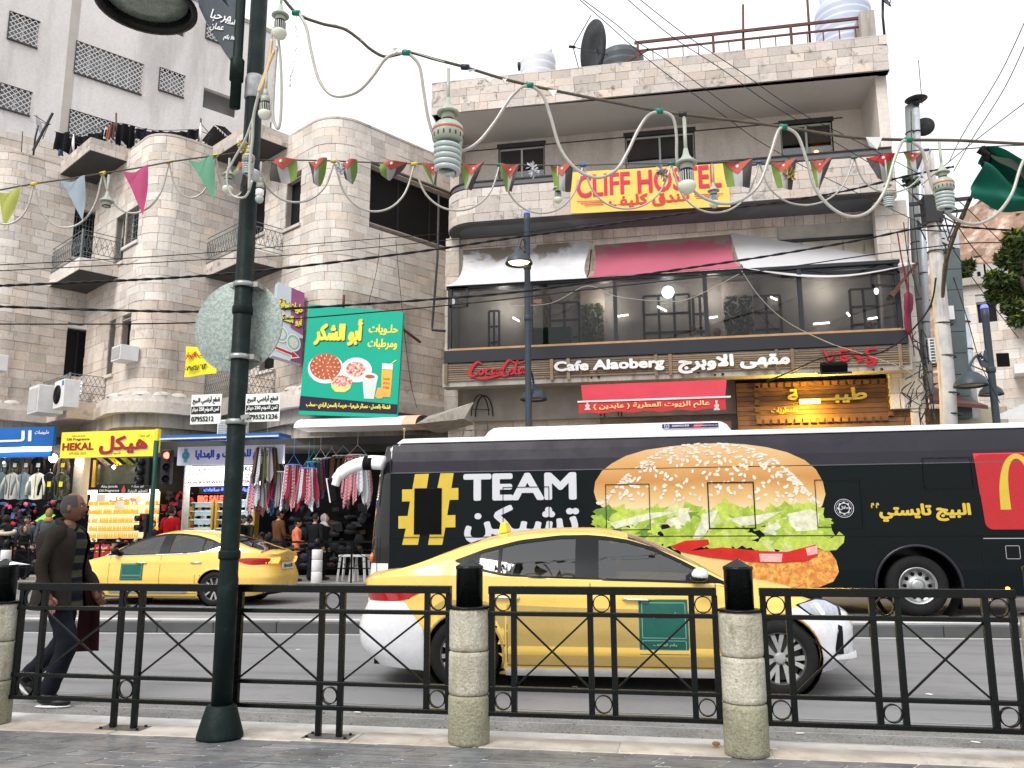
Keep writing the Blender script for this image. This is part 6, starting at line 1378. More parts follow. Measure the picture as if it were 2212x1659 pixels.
lett(t,ar('هيكل'),236,1072,293,1085,lit('neon_red',(1,.08,.05),1.2),SYs-.1,bold=.02)
for(x0_,y0_,x1_,y1_)in((208,1068,228,1084),(247,1083,268,1098),(282,1069,305,1085)):b=MB();a,c=onY(x0_,y1_,SYs-.08),onY(x1_,y0_,SYs-.08);b.box(a.x,c.x,SYs-.08,SYs-.07,a.z,c.z);b.build('paper_notice',mat('notice',(.6,.6,.6),.7),t)
lp=bpy.data.lights.new('shop_lamp','POINT');lp.energy=60;lp.color=(1,.8,.5);lp.shadow_soft_size=.2
for(px,py,Y,e,c_)in((250,1040,23.6,26,(1,.8,.5)),(60,1000,23.2,80,(1,.9,.85)),(480,1040,23.3,45,(.85,.95,1)),(640,1010,22.6,22,(1,.9,.8))):
 l_=lp.copy();l_.energy=e;l_.color=c_;o=bpy.data.objects.new('shop_lamp',l_);COL.objects.link(o);o.location=onY(px,py,Y)
for i,(px,py,r,lab)in enumerate(((171,1000,.10,'bright bare bulb glowing under the left end of the yellow HEKAL sign'),(246,1009,.05,'small bare bulb glowing above the black Abu Jarada sign'),(115,990,.12,'dazzling lamp at the right end of the clothes stall'),(9,1000,.04,'small square lamp at the far left above the jackets'))):
 b=MB();b.ell(onY(px,py,SY+.1),r,r,r*1.1,12,8);tag(b.build('bulb',lit('warm_bulb',(1,.85,.6),12)),lab,'bulb')
def slab(name,x0,y0,x1,y1,Y,m,label,cat,th=.06):
 a,c=onY(x0,y1,Y),onY(x1,y0,Y);b=MB();b.box(a.x,c.x,Y,Y+th,a.z,onY(x0,y0,Y).z);return tag(b.build(name,m),label,cat)
slab('transom',208,1004,300,1046,SY+.6,mat('smoky_glass',(.10,.11,.08),.25,var=.4,vs=2),'smoky glass panel between the HEKAL sign and the black sign','window')
slab('yellow_jamb',197,994,208,1052,SY+.4,mat('jamb_orange',(.62,.34,.03),.5,var=.2),'yellow orange upright board left of the smoky glass panel','board')
slab('stone_pier',152,988,182,1100,SY+.3,m_stoneB,'stained stone pier between the clothes stall and the perfume shop','pier',.3)
slab('stone_pier',390,1000,402,1150,SY+.3,m_stoneB,'pale stone pier left of the watch shop','pier',.3)
m_goods=[mat('goods%d'%i,c,.6)for i,c in enumerate([(.4,.02,.03),(.5,.45,.4),(.015,.015,.02),(.06,.03,.02),(.35,.25,.12),(.06,.12,.3),(.55,.1,.25),(.1,.3,.12),(.03,.035,.05),(.05,.055,.06)])]
def goods(label,x0,y0,x1,y1,Y,n,seed,cols,sz=(.06,.16)):
 r_=random.Random(seed);a,c=onY(x0,y1,Y),onY(x1,y0,Y);t=thing('goods_display',label,'goods',a)
 b=MB();b.box(a.x,c.x,Y+.3,Y+.34,a.z-.1,c.z);b.build('backing',m_dark,t)
 for i in range(n):
  x,z=r_.uniform(a.x,c.x),r_.uniform(a.z,c.z);w,h=r_.uniform(*sz),r_.uniform(*sz);b=MB();q=r_.uniform(-.5,.5)
  if r_.random()<.45:b.obox((x,Y+r_.uniform(0,.25),z),(cos(q),0,sin(q)),(0,1,0),(-sin(q),0,cos(q)),w/2,.03,h/2)
  else:b.ell((x,Y+r_.uniform(0,.25),z),w*.6,.06,h*.45,9,6);b.v=[(a_1+.15*(c_1-z)*sin(9*a_1),b_1,c_1+.02*sin(40*a_1+q))for a_1,b_1,c_1 in b.v]
  b.build('packet',m_goods[r_.choice(cols)],t)
 return t
goods('counter of small boxes and jars below the perfume shelves',190,1163,330,1235,23.6,120,1,(0,1,1,2,3,4),(.05,.13))
goods('dark rack of belts and watches left of the watch shop',346,1062,412,1158,23.9,60,2,(2,3,0,2,3),(.04,.2))
goods('stall of pink, black and blue caps under the hanging jackets',-20,1082,118,1230,24.0,170,3,(6,2,2,2,9,5,2,2,0,2),(.07,.2))
goods('dark piled clothes and bags inside the scarf shop',590,1090,800,1225,24.4,90,4,(2,2,2,8,2,9,2,3),(.08,.36))
goods('heap of dark leather shoes beside the man in brown',556,1152,592,1186,22.9,28,5,(3,2,3),(.1,.22))
b=MB();p=[onY(x,y,23.4)for x,y in((75,1125),(104,1105),(120,1113),(95,1132))];b.add(p,[(0,1,2,3)]);tag(b.build('green_card',mat('lime',(.3,.75,.12),.5,emit=.3)),'bright lime green card held up over the clothes stall','card')
t,x0,x1,z0,z1=board('notice_board','small red notice board with a yellow arrow behind the left taxi bonnet','sign',202,1176,237,1212,21.6,i_red,.03)
b=MB();zc_=(z0+z1)/2;b.poly([(.06,-.02),(.26,-.02),(.26,-.05),(.34,0),(.26,.05),(.26,.02),(.06,.02)],(x0,21.59,zc_+.04),X,Z);b.build('arrow',i_yel,t);lett(t,ar('تنزيلات'),208,1180,232,1187,i_wht,21.59,bold=.004)
def jacket(px,py,h,m,label,Y=SY,tag_c=None):
 p=onY(px,py,Y);k=h;t=thing('hanging_jacket',label,'jacket',p,group='jackets hanging at the clothes stall');b=MB()
 W=[(0,.10),(.05,.22),(.12,.34),(.3,.33),(.7,.30),(1,.30)]
 for sy_ in(-.07,.07):
  b.grid(lambda u,v:(p.x+(2*u-1)*lerp(W,v)*k*(1+.04*sin(9*v+px)),Y+sy_*(1-(2*u-1)**2)*(1 if sy_<0 else .6)+.012*sin(14*u+5*v+px),p.z-v*k+.03*abs(2*u-1)),12,10)
 for s in(-1,1):b.tube([(p.x+s*.26*k,Y,p.z-.12*k),(p.x+s*.38*k,Y-.03,p.z-.45*k),(p.x+s*.40*k,Y-.04,p.z-.82*k)],[.07*k,.065*k,.05*k],8)
 b.build('jacket_body',m,t);b=MB();b.tube(spline([(p.x-.2*k,Y,p.z-.04),(p.x,Y,p.z+.05),(p.x+.2*k,Y,p.z-.04)],4),.012,5);b.tube([(p.x,Y,p.z+.05),(p.x,Y,p.z+.16)],.008,5);b.build('hanger',m_steel,t)
 b=MB();b.box(p.x-.008,p.x+.008,Y-.082,Y-.078,p.z-.95*k,p.z-.06*k);b.build('zip',m_dark,t)
 if tag_c:b=MB();b.box(p.x+.02,p.x+.14,Y-.1,Y-.09,p.z-.5*k,p.z-.3*k);b.build('price_tag',tag_c,t)
JM=lambda n,c,**k:mat(n,c,.9,spec=.15,bump=.4,bs=30,var=.25,vs=3,**k)
j_t,j_g,j_b,j_c,j_k,j_m,j_br=JM('j_teal',(.10,.14,.14)),JM('j_grey',(.42,.40,.36)),JM('j_blue',(.15,.20,.23)),JM('j_cream',(.66,.64,.52)),JM('j_black',(.012,.013,.015)),JM('j_camo',(.10,.10,.06),col2=(.03,.035,.025),c2s=14),JM('j_brown',(.13,.10,.075))
for px,m,lab,tg in((2,j_t,'teal grey sleeveless jacket at the left end of the lower hanging row',None),(27,j_g,'pale grey ribbed jacket in the lower hanging row',None),(51,j_b,'slate blue jacket in the lower hanging row',None),(82,j_c,'cream white jacket, the brightest of the lower hanging row',None),(108,j_k,'black jacket with a yellow tag in the lower hanging row',i_yel),(133,j_m,'dark camouflage trousers jacket at the right end of the lower row',i_yel)):
 jacket(px,1024,.78,m,lab,tag_c=tg)
for px,m,lab in((12,j_t,'dark green grey jacket in the upper row at the far left'),(34,j_m,'camouflage jacket in the upper hanging row'),(58,j_br,'brown jacket in the upper hanging row'),(84,j_k,'black padded jacket in the upper hanging row'),(137,j_br,'tan padded waistcoat hanging under the left end of the HEKAL sign')):jacket(px,988,.62,m,lab,Y=SY+.15,tag_c=i_wht if px<100 else i_yel)
t=thing('traffic_light','green traffic light pole with three black signal heads and red lights','traffic light',onZ(330,1262,.2));TY=21.2;p0,p1=onY(334,1262,TY),onY(338,952,TY)
b=MB();b.tube([(p1 .x,TY,.2),(p1 .x,TY,p1 .z)],.07,12);b.build('pole',mat('signal_green',(.01,.07,.05),.5),t)
m_sig=mat('signal_black',(.012,.013,.014),.5)
def head(px,py,w,h,n,litk,s=1):
 a=onY(px,py,TY-.12);hz=h;b=MB();b.box(a.x-w/2,a.x+w/2,TY-.2,TY-.02,a.z-hz,a.z);hd=b.build('signal_head',m_sig,t,bevel=.02)
 for i in range(n):
  zc_=a.z-hz*(i+.5)/n;xx=a.x;r=w*.36
  b=MB();b.lathe([(r,0),(r,.16),(r*.96,.16),(r*.96,0)],(xx+s*.05,TY-.2,zc_),16,(s*.55,-.8,0));b.build('visor',m_sig,hd)
  b=MB();b.lathe([(r*.9,0),(r*.7,.03),(.001,.045)],(xx+s*.05,TY-.2,zc_),16,(s*.55,-.8,0));b.build('lens',lit('signal_red',(1,.05,.03),7)if i==litk else m_sig,hd)
head(316,988,.30,.78,3,None,-1);head(362,972,.30,.98,3,0,1);head(313,1110,.22,.5,2,0,-1)
t,x0,x1,z0,z1=board('shop_sign','pale lilac watch shop sign with blue Arabic letters and a drawn watch','sign',382,963,612,1003,SY-.3,mat('sign_lilac',(.48,.48,.60),.4,emit=.1))
lett(t,ar('النجوم للساعات و الهدايا'),421,970,590,996,i_blu,SY-.31,bold=.014)
p=onY(401,984,SY-.31);b=MB();b.ring(p,.1,.02,(0,1,0),20);b.box(p.x-.05,p.x+.05,p.y-.01,p.y,p.z+.1,p.z+.2);b.box(p.x-.05,p.x+.05,p.y-.01,p.y,p.z-.2,p.z-.1);b.lathe([(.08,0),(.08,.01)],p,20,(0,-1,0));b.build('watch_print',mat('watch_blue',(.1,.35,.45),.5),t)
b=MB();b.box(x0-.1,x1+.2,SY-1.0,SY-.25,z1+.16,z1+.26);tag(b.build('blue_canopy',MATS['sign_blue']),'thin blue sheet canopy above the watch shop sign','canopy');b=MB();b.box(x0-.12,x1+.2,SY-1.04,SY-1.0,z1+.14,z1+.18);tag(b.build('canopy_edge',m_whited),'white edge strip along the blue canopy','edge strip')
t,x0,x1,z0,z1=board('shop_board','glowing white board listing watch brands under the lilac sign','sign',400,1006,560,1049,SY-.1,mat('lit_board',(.85,.85,.9),.4,emit=.9,var=.05))
lett(t,'SUUNTO',407,1013,455,1026,i_blk,SY-.11);lett(t,'SEIKO',511,1007,548,1019,i_blk,SY-.11,bold=.006);lett(t,'CITIZEN',510,1023,553,1033,mat('ink_orange',(.4,.12,.04),.6),SY-.11,bold=.004);lett(t,'AL-NOJOOM WATCHES & BATTERIES',404,1038,550,1046,i_red,SY-.11,bold=.007)
t,x0,x1,z0,z1=board('neon_sign','dark band of glowing blue Arabic neon over the watch display','sign',430,1051,556,1066,SY+.2,i_blk)
lett(t,ar('بطاريات وصيانة ساعات'),440,1053,552,1063,lit('neon_blue',(.05,.08,1.),3),SY+.19,bold=.01)
t=thing('neon_sign','glowing red neon letters BIG SALE over the watch display','sign',onY(450,1078,SY+.2));lett(t,'BIG SALE',427,1070,482,1085,lit('neon_red2',(1.,.06,.03),2.5),SY+.19,bold=.014)
t=thing('display_case','lit aqua glass display cases of watches behind the left taxi','display case',onY(480,1160,24.2))
for(a0,a1,y0,y1)in((414,470,1086,1160),(474,500,1086,1160),(504,560,1080,1178)):
 a,c=onY(a0,y1,24.2),onY(a1,y0,24.2);b=MB();b.box(a.x,c.x,24.2,24.24,a.z,c.z);b.build('lit_back',mat('case_glow',(.45,.62,.66),.4,emit=.28,var=.25,vs=4),t)
 for k in range(5):z=a.z+(c.z-a.z)*k/4;b=MB();b.box(a.x,c.x,23.95,24.2,z-.015,z+.01);b.build('shelf',m_whited,t)
 r_=random.Random(a0);b=MB()
 for k in range(70):
  x,z=r_.uniform(a.x+.05,c.x-.05),a.z+(c.z-a.z)*r_.randrange(4)/4+.08;s_=r_.uniform(.02,.05);b.obox((x,24.08,z),(1,0,0),(0,1,0),(0,0,1),s_,.01,s_)
 tag(b.build('watches',m_goods[r_.choice((4,2))],t),kind='stuff')
 for xx in(a.x,c.x):b=MB();b.box(xx-.03,xx+.03,23.9,24.2,a.z,c.z+.05);b.build('case_post',mat('brass_post',(.5,.3,.06),.4,.4),t)
a=onY(505,1175,23.9);b=MB();b.box(a.x,a.x+.06,23.9,23.95,a.z,onY(505,1078,23.9).z);b.build('light_tube',lit('tube_aqua',(.7,1,1),1.2),t)
def checked(name,c1,c2,sc=22.):
 m=mat(name,c1,.9);N=m.node_tree.nodes;L=m.node_tree.links;ck=N.new('ShaderNodeTexChecker');ck.inputs['Scale'].default_value=sc;ck.inputs[1].default_value=(*c1,1);ck.inputs[2].default_value=(*c2,1)
 g_=N.new('ShaderNodeNewGeometry');L.new(g_.outputs['Position'],ck.inputs[0]);L.new(ck.outputs[0],N['Principled BSDF'].inputs['Base Color']);return m
scm=[checked('scarf_red',(.40,.02,.05),(.62,.45,.48)),checked('scarf_white',(.66,.66,.70),(.30,.30,.36),30),checked('scarf_grey',(.18,.17,.20),(.32,.3,.3),30),mat('scarf_maroon',(.28,.03,.06),.9),checked('scarf_blue',(.03,.10,.35),(.12,.3,.5)),mat('scarf_brown',(.12,.07,.04),.9),mat('scarf_navy',(.02,.03,.08),.9),checked('scarf_pale',(.7,.7,.74),(.45,.48,.6),18),mat('scarf_olive',(.09,.09,.04),.9)]
def scarves(px,py,Y,R,L_,n,cols,ringm,label,seed):
 p=onY(px,py,Y);t=thing('scarf_hanger',label,'scarves',p,group='scarf clusters hanging at the shop');r_=random.Random(seed)
 b=MB();b.ring(p,R,.018,(0,0,1),20);b.tube([p+Vector((-R,0,0)),p+Vector((0,0,.3)),p+Vector((R,0,0))],.006,4);b.tube([p+Vector((0,0,.3)),p+Vector((0,0,.75))],.006,4);b.build('hanger_ring',ringm,t)
 n+=4
 for k in range(n):
  a=2*pi*k/n+.2;q=p+Vector((cos(a)*R,sin(a)*R,0));l=L_*r_.uniform(.82,1.15);w=r_.uniform(.065,.10);tw_=r_.uniform(-.3,.3);ph=r_.uniform(0,6);an=a+pi/2
  def fn(u,v):
   ww=w*(.35+.9*v**.7)*(1-.75*max(0,v-.82)/.18*abs(sin(5*u+ph)));s_=(2*u-1);d=Vector((cos(an+tw_*v),sin(an+tw_*v)-.4,0)).normalized()
   return q+d*s_*ww+Vector((cos(a),sin(a),0))*(.10*v+.035*sin(8*u+ph))+Vector((0,0,-l*v*(1-.10*abs(s_))))
  b=MB();b.grid(fn,8,10);b.build('scarf',scm[r_.choice(cols)],t)
rb,rt_,rw_=mat('ring_blue',(.05,.25,.6),.4),mat('ring_teal',(.03,.35,.38),.4),m_whited
scarves(576,968,21.9,.26,.95,9,(2,2,5,8,1),m_steel,'cluster of dark chequered scarves hanging highest, beside the lilac sign',1)
scarves(563,1030,22.2,.26,1.0,8,(0,4,2,0,1),m_steel,'low cluster of red and grey scarves at the left below the dark ones',2)
scarves(606,1020,22.1,.20,.95,8,(0,3,2),rw_,'red and grey scarf cluster behind the blue ring at left',3)
scarves(634,1005,21.7,.20,1.12,10,(0,0,1,7,7,3),rb,'scarves on the left sky blue ring, red and pale fringed',4)
scarves(666,1012,21.7,.20,1.06,10,(0,3,1,7,1),rb,'scarves on the right sky blue ring above the boy in orange',5)
scarves(677,999,22.2,.20,.95,8,(4,5,6,8),rt_,'blue and brown scarves on the teal ring',6)
scarves(692,992,22.6,.2,1.0,8,(6,5,8,3),rw_,'dark brown and green scarves behind the teal ring',7)
scarves(741,986,22.8,.3,.85,10,(5,3,6,5),rw_,'brown and maroon scarves behind the bus mirror',8)
scarves(772,984,22.4,.3,1.35,12,(0,3,7,1,0),rw_,'red and white scarves hanging beside the bus front',9)
scarves(716,990,22.9,.22,.8,8,(6,6,5),rw_,'navy scarves in the dark gap left of the bus mirror',10)
t=thing('billboard','large green sweets billboard with yellow Arabic letters and pictured desserts','billboard',onY(760,900,21.6));GYb=21.6
q=[onY(645,895,GYb),onY(857,903,GYb),onY(871,674,GYb),onY(668,657,GYb)]
def bb(u,v):return q[0].lerp(q[1],u).lerp(q[3].lerp(q[2],u),v)
b=MB();b.add([tuple(p)for p in q]+[tuple(p+Vector((0,.12,0)))for p in q],[(0,1,2,3),(7,6,5,4),(0,4,5,1),(1,5,6,2),(2,6,7,3),(3,7,4,0)]);b.build('panel',mat('billboard_green',(.0,.36,.24),.5,var=.04),t)
uxb=(q[1]-q[0]).normalized();uzb=(q[3]-q[0]).normalized();Wb,Hb=(q[1]-q[0]).length,(q[3]-q[0]).length
def bl(s,u0,v0,u1,v1,m,bold,off=.004):letters(t,s,bb(u0,v0),uxb,uzb,Wb*(u1-u0),Hb*(v1-v0),m,off,bold=bold)
def bpoly(name,pts,m,off):b=MB();b.add([tuple(bb(u,v)-Vector((0,off,0)))for u,v in pts],[tuple(range(len(pts)))]);b.build(name,m,t)
i_by=mat('billboard_yellow',(.80,.68,.08),.5,var=.05);i_bd=mat('billboard_shadow',(.02,.07,.05),.5)
bl(ar('أبو الشكر'),.095,.615,.595,.865,i_bd,.035,.003);bl(ar('أبو الشكر'),.085,.625,.585,.875,i_by,.035,.010)
bl(ar('حلـويات'),.655,.755,.955,.855,i_by,.012);bl(ar('ومرطبات'),.655,.62,.955,.72,i_by,.012)
bpoly('dark_band',[(0,.035),(1,.035),(1,.125),(0,.165)],mat('billboard_navy',(.012,.012,.035),.5),.005)
bl(ar('قشطة بالعسل - عصائر طبيعية - هريسة بالسمن البلدي - سحلب'),.07,.055,.93,.115,i_by,.006,.009)
el=lambda cu,cv,ru,rv,n=20:[(cu+ru*cos(2*pi*i/n),cv+rv*sin(2*pi*i/n))for i in range(n)]
m_w1=mat('dish_print',(.75,.74,.70),.5);m_br=mat('cake_print',(.42,.10,.05),.5,var=.2,vs=6);m_alm=mat('almond_print',(.75,.5,.25),.5)
bpoly('dish_print',el(.24,.42,.19,.135),m_w1,.006);bpoly('cake_print',el(.235,.44,.165,.12),m_br,.007)
b=MB();
for R_,n_ in((.02,1),(.055,6),(.10,11),(.14,16)):
 for i in range(n_):
  a=2*pi*i/n_;c_=bb(.235+R_*cos(a),.44+R_*.74*sin(a))-Vector((0,.009,0));b.poly([(.035*cos(h)*cos(a)-.018*sin(h)*sin(a),.035*cos(h)*sin(a)+.018*sin(h)*cos(a))for h in[pi*k/4 for k in range(8)]],c_,X,Z)
tag(b.build('almond_print',m_alm,t),kind='stuff')
bpoly('bowl_print',el(.56,.425,.16,.115),m_w1,.008);bpoly('fruit_print',el(.55,.43,.10,.07),mat('strawberry_print',(.55,.06,.07),.5,var=.5,vs=14,col2=(.72,.6,.5),c2s=12),.0095)
bpoly('bowl_print',[(.30,.315),(.32,.25),(.36,.215),(.46,.215),(.51,.25),(.53,.315)],mat('custard_print',(.68,.6,.2),.5),.0105);bpoly('fruit_print',el(.415,.315,.115,.05),MATS['strawberry_print'],.012)
bpoly('glass_print',[(.625,.37),(.785,.37),(.76,.165),(.66,.165)],mat('milk_print',(.6,.68,.66),.5),.0115);bpoly('glass_print',el(.705,.37,.08,.035),m_w1,.0125);bpoly('nuts_print',el(.705,.37,.05,.018),m_br,.0135)
bpoly('juice_print',[(.82,.44),(.93,.44),(.925,.19),(.83,.19)],mat('juice_print',(.78,.42,.06),.5),.0105);bpoly('glass_print',[(.82,.50),(.93,.50),(.93,.445),(.82,.445)],m_w1,.0105);bpoly('straw_print',[(.905,.5),(.915,.5),(.965,.535),(.955,.54)],i_by,.011)
bpoly('orange_print',[(.77,.19),(.80,.17),(.84,.175),(.89,.23),(.86,.28),(.79,.27)],mat('orange_slice',(.8,.4,.1),.5),.013)
for i,s_ in enumerate(('Sweet','Abu','Al-Sukar')):bl(s_,.84,.345-i*.04,.91,.37-i*.04,m_br,.001,.012)
b=MB();b.tube([bb(.37,1.0),bb(.37,1.0)+Vector((0,0,.35))],.04,6);b.bar(bb(.1,.9)+Vector((0,.12,0)),bb(.1,.9)+Vector((0,1.4,0)),.06);b.bar(bb(.9,.9)+Vector((0,.12,0)),bb(.9,.9)+Vector((0,2.6,0)),.06);b.build('bracket',m_rust,t)
t=thing('shop_canopy','long white rounded canopy under the green billboard, peach coloured at its right end','canopy',onY(770,925,21.3))
xa,xb_,xc_=onY(634,922,21.3).x,onY(867,925,21.3).x,onY(897,922,21.3).x;zt_,zb_=onY(700,897,21.7).z,onY(700,922,21.3).z
def cnp(xl,xr,nm,m):
 b=MB();b.grid(lambda u,v:(xl+(xr-xl)*u+(.12*(1-v)*0),21.3+1.2*(1-cos(v*pi/2)),zb_+(zt_-zb_)*sin(v*pi/2)),10,8);b.grid(lambda u,v:(xr-(xr-xl)*u,21.31+1.2*v,zb_-.01),4,2);b.build(nm,m,t)
cnp(xa,xb_,'canopy_sheet',m_whited);cnp(xb_,xc_,'canopy_end',mat('peach_canvas',(.62,.40,.28),.7))
b=MB();b.add([(xc_,21.3,zb_),(xc_+1.1,22.3,zb_+.25),(xc_+1.3,22.6,zb_+.75),(xc_,22.5,zt_)],[(0,1,2,3)]);b.add([(xc_,21.3,zb_-.01),(xc_+1.1,22.3,zb_+.24),(xc_+1.1,23.5,zb_+.24),(xc_,23.5,zb_-.01)],[(3,2,1,0)]);b.build('side_flap',m_conc,t)
t=thing('projecting_sign','tall purple and white projecting sign with yellow Arabic letters and a red arrow','sign',onY(620,760,21.4));Yp=21.9
q=[onY(588,768,Yp),onY(652,787,Yp+.5),onY(658,633,Yp+.5),onY(601,609,Yp)]
b=MB();b.add([tuple(p)for p in q]+[tuple(p+Vector((-.22,.25,0)))for p in q],[(0,1,2,3),(7,6,5,4),(0,4,5,1),(1,5,6,2),(2,6,7,3),(3,7,4,0)]);b.build('panel',mat('sign_paleblue',(.50,.56,.62),.5,var=.1),t)
ux_,uz_=(q[1]-q[0]),(q[3]-q[0]);nn=ux_.cross(uz_).normalized()
def sp(u,v,off):return q[0].lerp(q[1],u).lerp(q[3].lerp(q[2],u),v)+nn*off
def spoly(nm,pts,m,off):b=MB();b.add([tuple(sp(u,v,off))for u,v in pts],[tuple(range(len(pts)))]);b.build(nm,m,t)
spoly('purple_area',[(.55,.45),(1,.40),(1,1),(.5,1)],mat('sign_purple',(.28,.08,.20),.5,var=.15,vs=2),.004);spoly('purple_area',[(.6,.0),(1,0),(1,.36),(.8,.34)],mat('sign_plum',(.20,.06,.15),.5),.005)
for(v0,s_)in((.62,'حلويات شرقية'),(.45,'أبو الشكر')):letters(t,ar(s_),sp(.1,v0+.02,.008),ux_,uz_,ux_.length*.82,.34,i_blk,bold=.02);letters(t,ar(s_),sp(.08,v0+.03,.012),ux_,uz_,ux_.length*.82,.34,i_by,bold=.012)
for(u_,v_,r_u,r_v)in((.25,.32,.24,.11),(.68,.26,.25,.12)):spoly('bowl_print',el(u_,v_,r_u,r_v,18),m_w1,.012);spoly('bowl_print',el(u_,v_,r_u*.85,r_v*.85,18),mat('bowl_rim',(.25,.42,.46),.5),.0135);spoly('bowl_print',el(u_,v_,r_u*.62,r_v*.62,18),mat('pistachio',(.55,.6,.5),.5,var=.3,vs=30),.015)
spoly('red_arrow',[(.05,.09),(.62,.07),(.62,.03),(.92,.08),(.62,.16),(.62,.125),(.05,.145)],i_wht,.014);spoly('red_arrow',[(.08,.10),(.65,.08),(.65,.05),(.86,.085),(.65,.14),(.65,.115),(.08,.135)],i_red,.016)
t=thing('yellow_banner','small yellow cloth banner with red Arabic words and a phone number by the round sign','banner',onY(430,800,21.9));q=[onY(398,815,21.9),onY(466,806,21.9),onY(467,755,21.9),onY(401,748,21.9)]
b=MB();b.grid(lambda u,v:q[0].lerp(q[1],u).lerp(q[3].lerp(q[2],u),v)+Vector((0,.04*sin(7*u+3*v),0)),12,8);b.build('banner_cloth',mat('banner_lemon',(.78,.70,.03),.7),t)
letters(t,ar('مكتب للايجار'),q[0].lerp(q[3],.55)+Vector((.05,-.06,0)),(1,0,.06),Z,.72,.22,i_red,bold=.01);letters(t,ar('٠٧٩٥٢٤٨٦٤٣'),q[0].lerp(q[3],.16)+Vector((.06,-.06,0)),(1,0,.1),Z,.68,.16,i_blk,bold=.008)
p=onY(497,925,22.4);t=thing('air_conditioner','white condenser box on the wall behind the right for sale plate','air conditioner',p);b=MB();b.box(p.x-.42,p.x+.42,22.4,22.75,p.z-.22,p.z+.26);b.build('case',m_whited,t,bevel=.02)
for i in range(8):b=MB();b.box(p.x-.38,p.x+.38,22.385,22.399,p.z-.16+i*.05,p.z-.145+i*.05);b.build('slat',m_steel,t)
t=thing('far_railing','black railing along the far pavement behind the taxis','railing',(-10,21,.2));FYr=21.0
for z in(.55,1.02,1.22):b=MB();b.box(-22,-5.5,FYr-.02,FYr+.02,z,z+(.05 if z>1.2 else .03));b.build('rail',m_black,t)
x=-22
while x<-5.5:
 b=MB();b.box(x-.02,x+.02,FYr-.02,FYr+.02,.2,1.24);b.build('post',m_black,t)
 for z0_,z1_ in((.58,1.02),(1.02,.58)):b=MB();b.bar((x+.02,FYr,z0_),(x+.9,FYr,z1_),.014);b.build('cross_bar',m_black,t)
 x+=.92
for(px,lab)in((684,'pale stone bollard on the far pavement, in front of the man in black'),(9,'pale stone bollard on the far pavement at the left edge')):
 p=onY(px,1240,20.92);t=thing('stone_bollard',lab,'bollard',(p.x,20.92,.19),group='stone bollards on the far pavement')
 for z0_,z1_ in((0,.3),(.305,.6),(.605,.86)):b=MB();b.lathe([(.13,z0_),(.14,z0_+.02),(.14,z1_-.02),(.13,z1_)],(p.x,20.92,.19),20);b.build('stone_drum',m_whited,t)
 b=MB();b.lathe([(.09,.86),(.09,1.12),(.01,1.17)],(p.x,20.92,.19),16);b.build('cap',m_black,t)
for i,(px,lab)in enumerate(((752,'pale plastic stool left of the bus front'),(778,'second pale plastic stool, closer to the bus front'))):
 p=onY(px,1215,21.6);t=thing('plastic_stool',lab,'stool',(p.x,21.6,.2));b=MB();b.box(p.x-.2,p.x+.2,21.4,21.8,.85,.9);b.build('seat',m_whited,t)
 for sx_ in(-1,1):
  for sy_ in(-1,1):b=MB();b.bar((p.x+sx_*.16,21.6+sy_*.16,.86),(p.x+sx_*.22,21.6+sy_*.2,.2),.05);b.build('leg',m_whited,t)
# -- street lamps on the far kerb
m_lampc=mat('lamp_blue_grey',(.035,.05,.065),.45,var=.15,vs=6,spec=.3)
def lamp(label,px0,px1,ytop,ybot,Y,shades,banner=None):
 p0,p1=onY(px0,ybot,Y),onY(px1,ytop,Y);t=thing('street_lamp',label,'street lamp',(p1 .x,Y,.2));x=(p0 .x+p1 .x)/2
 b=MB();b.lathe([(.11,0),(.11,1.2),(.085,1.3),(.08,p1 .z-.5),(.09,p1 .z-.45),(.09,p1 .z-.25)],(x,Y,.2),16);b.build('pole',m_lampc,t)
 b=MB();b.lathe([(.085,0),(.085,.2),(.06,.24)],(x,Y,p1 .z-.2),12);b.build('blue_light',lit('lamp_blue',(.08,.10,1.),1.5),t)
 for z in[p1 .z-1.6,p1 .z-3.0]:b=MB();b.lathe([(.1,0),(.105,.03),(.105,.1),(.1,.13)],(x,Y,z),14);b.build('pole_collar',m_lampc,t)
 for(sx_,sy_,dY,on,r)in shades:
  p=onY(sx_,sy_,Y+dY);b=MB();b.lathe([(.03,.85*r+.1),(.06,.85*r),(r*.42,.74*r),(r*.8,.42*r),(r,.0),(r,-.03),(r*.95,-.03),(r*.76,.38*r),(r*.4,.66*r),(.03,.7*r)],p,24);sh_=b.build('lamp_shade',m_lampc,t)
  b=MB();b.lathe([(r*.8,.04),(r*.7,-.0),(.01,-.02)],p,20);b.build('lamp_glass',lit('warm_glass',(1.,.62,.35),2.2)if on else mat('dull_glass',(.35,.28,.15),.3),sh_)
  b=MB();b.tube(spline([(x,Y,p.z+.9*r+.1),((x+p.x)/2,Y+dY/2,p.z+1.0*r+.35),(p.x,Y+dY,p.z+.5*r+.25),(p.x,Y+dY,p.z+.5*r)],5),.028,6);b.tube([(x,Y,p.z+.5*r+.1),(p.x,Y+dY,p.z+.5*r+.3)],.015,5);b.build('bracket_arm',m_lampc,t)
 return t,x
lamp('slim blue grey lamp post with two bell shades in front of the cafe',1143,1137,458,912,20.9,((1121,568,-.25,True,.36),(1153,862,.4,False,.36)))
tR,xR=lamp('blue grey lamp post with bell shades at the right beside the utility pole',2150,2128,662,905,20.9,((2098,832,-.2,False,.38),(2141,851,.8,False,.28)))
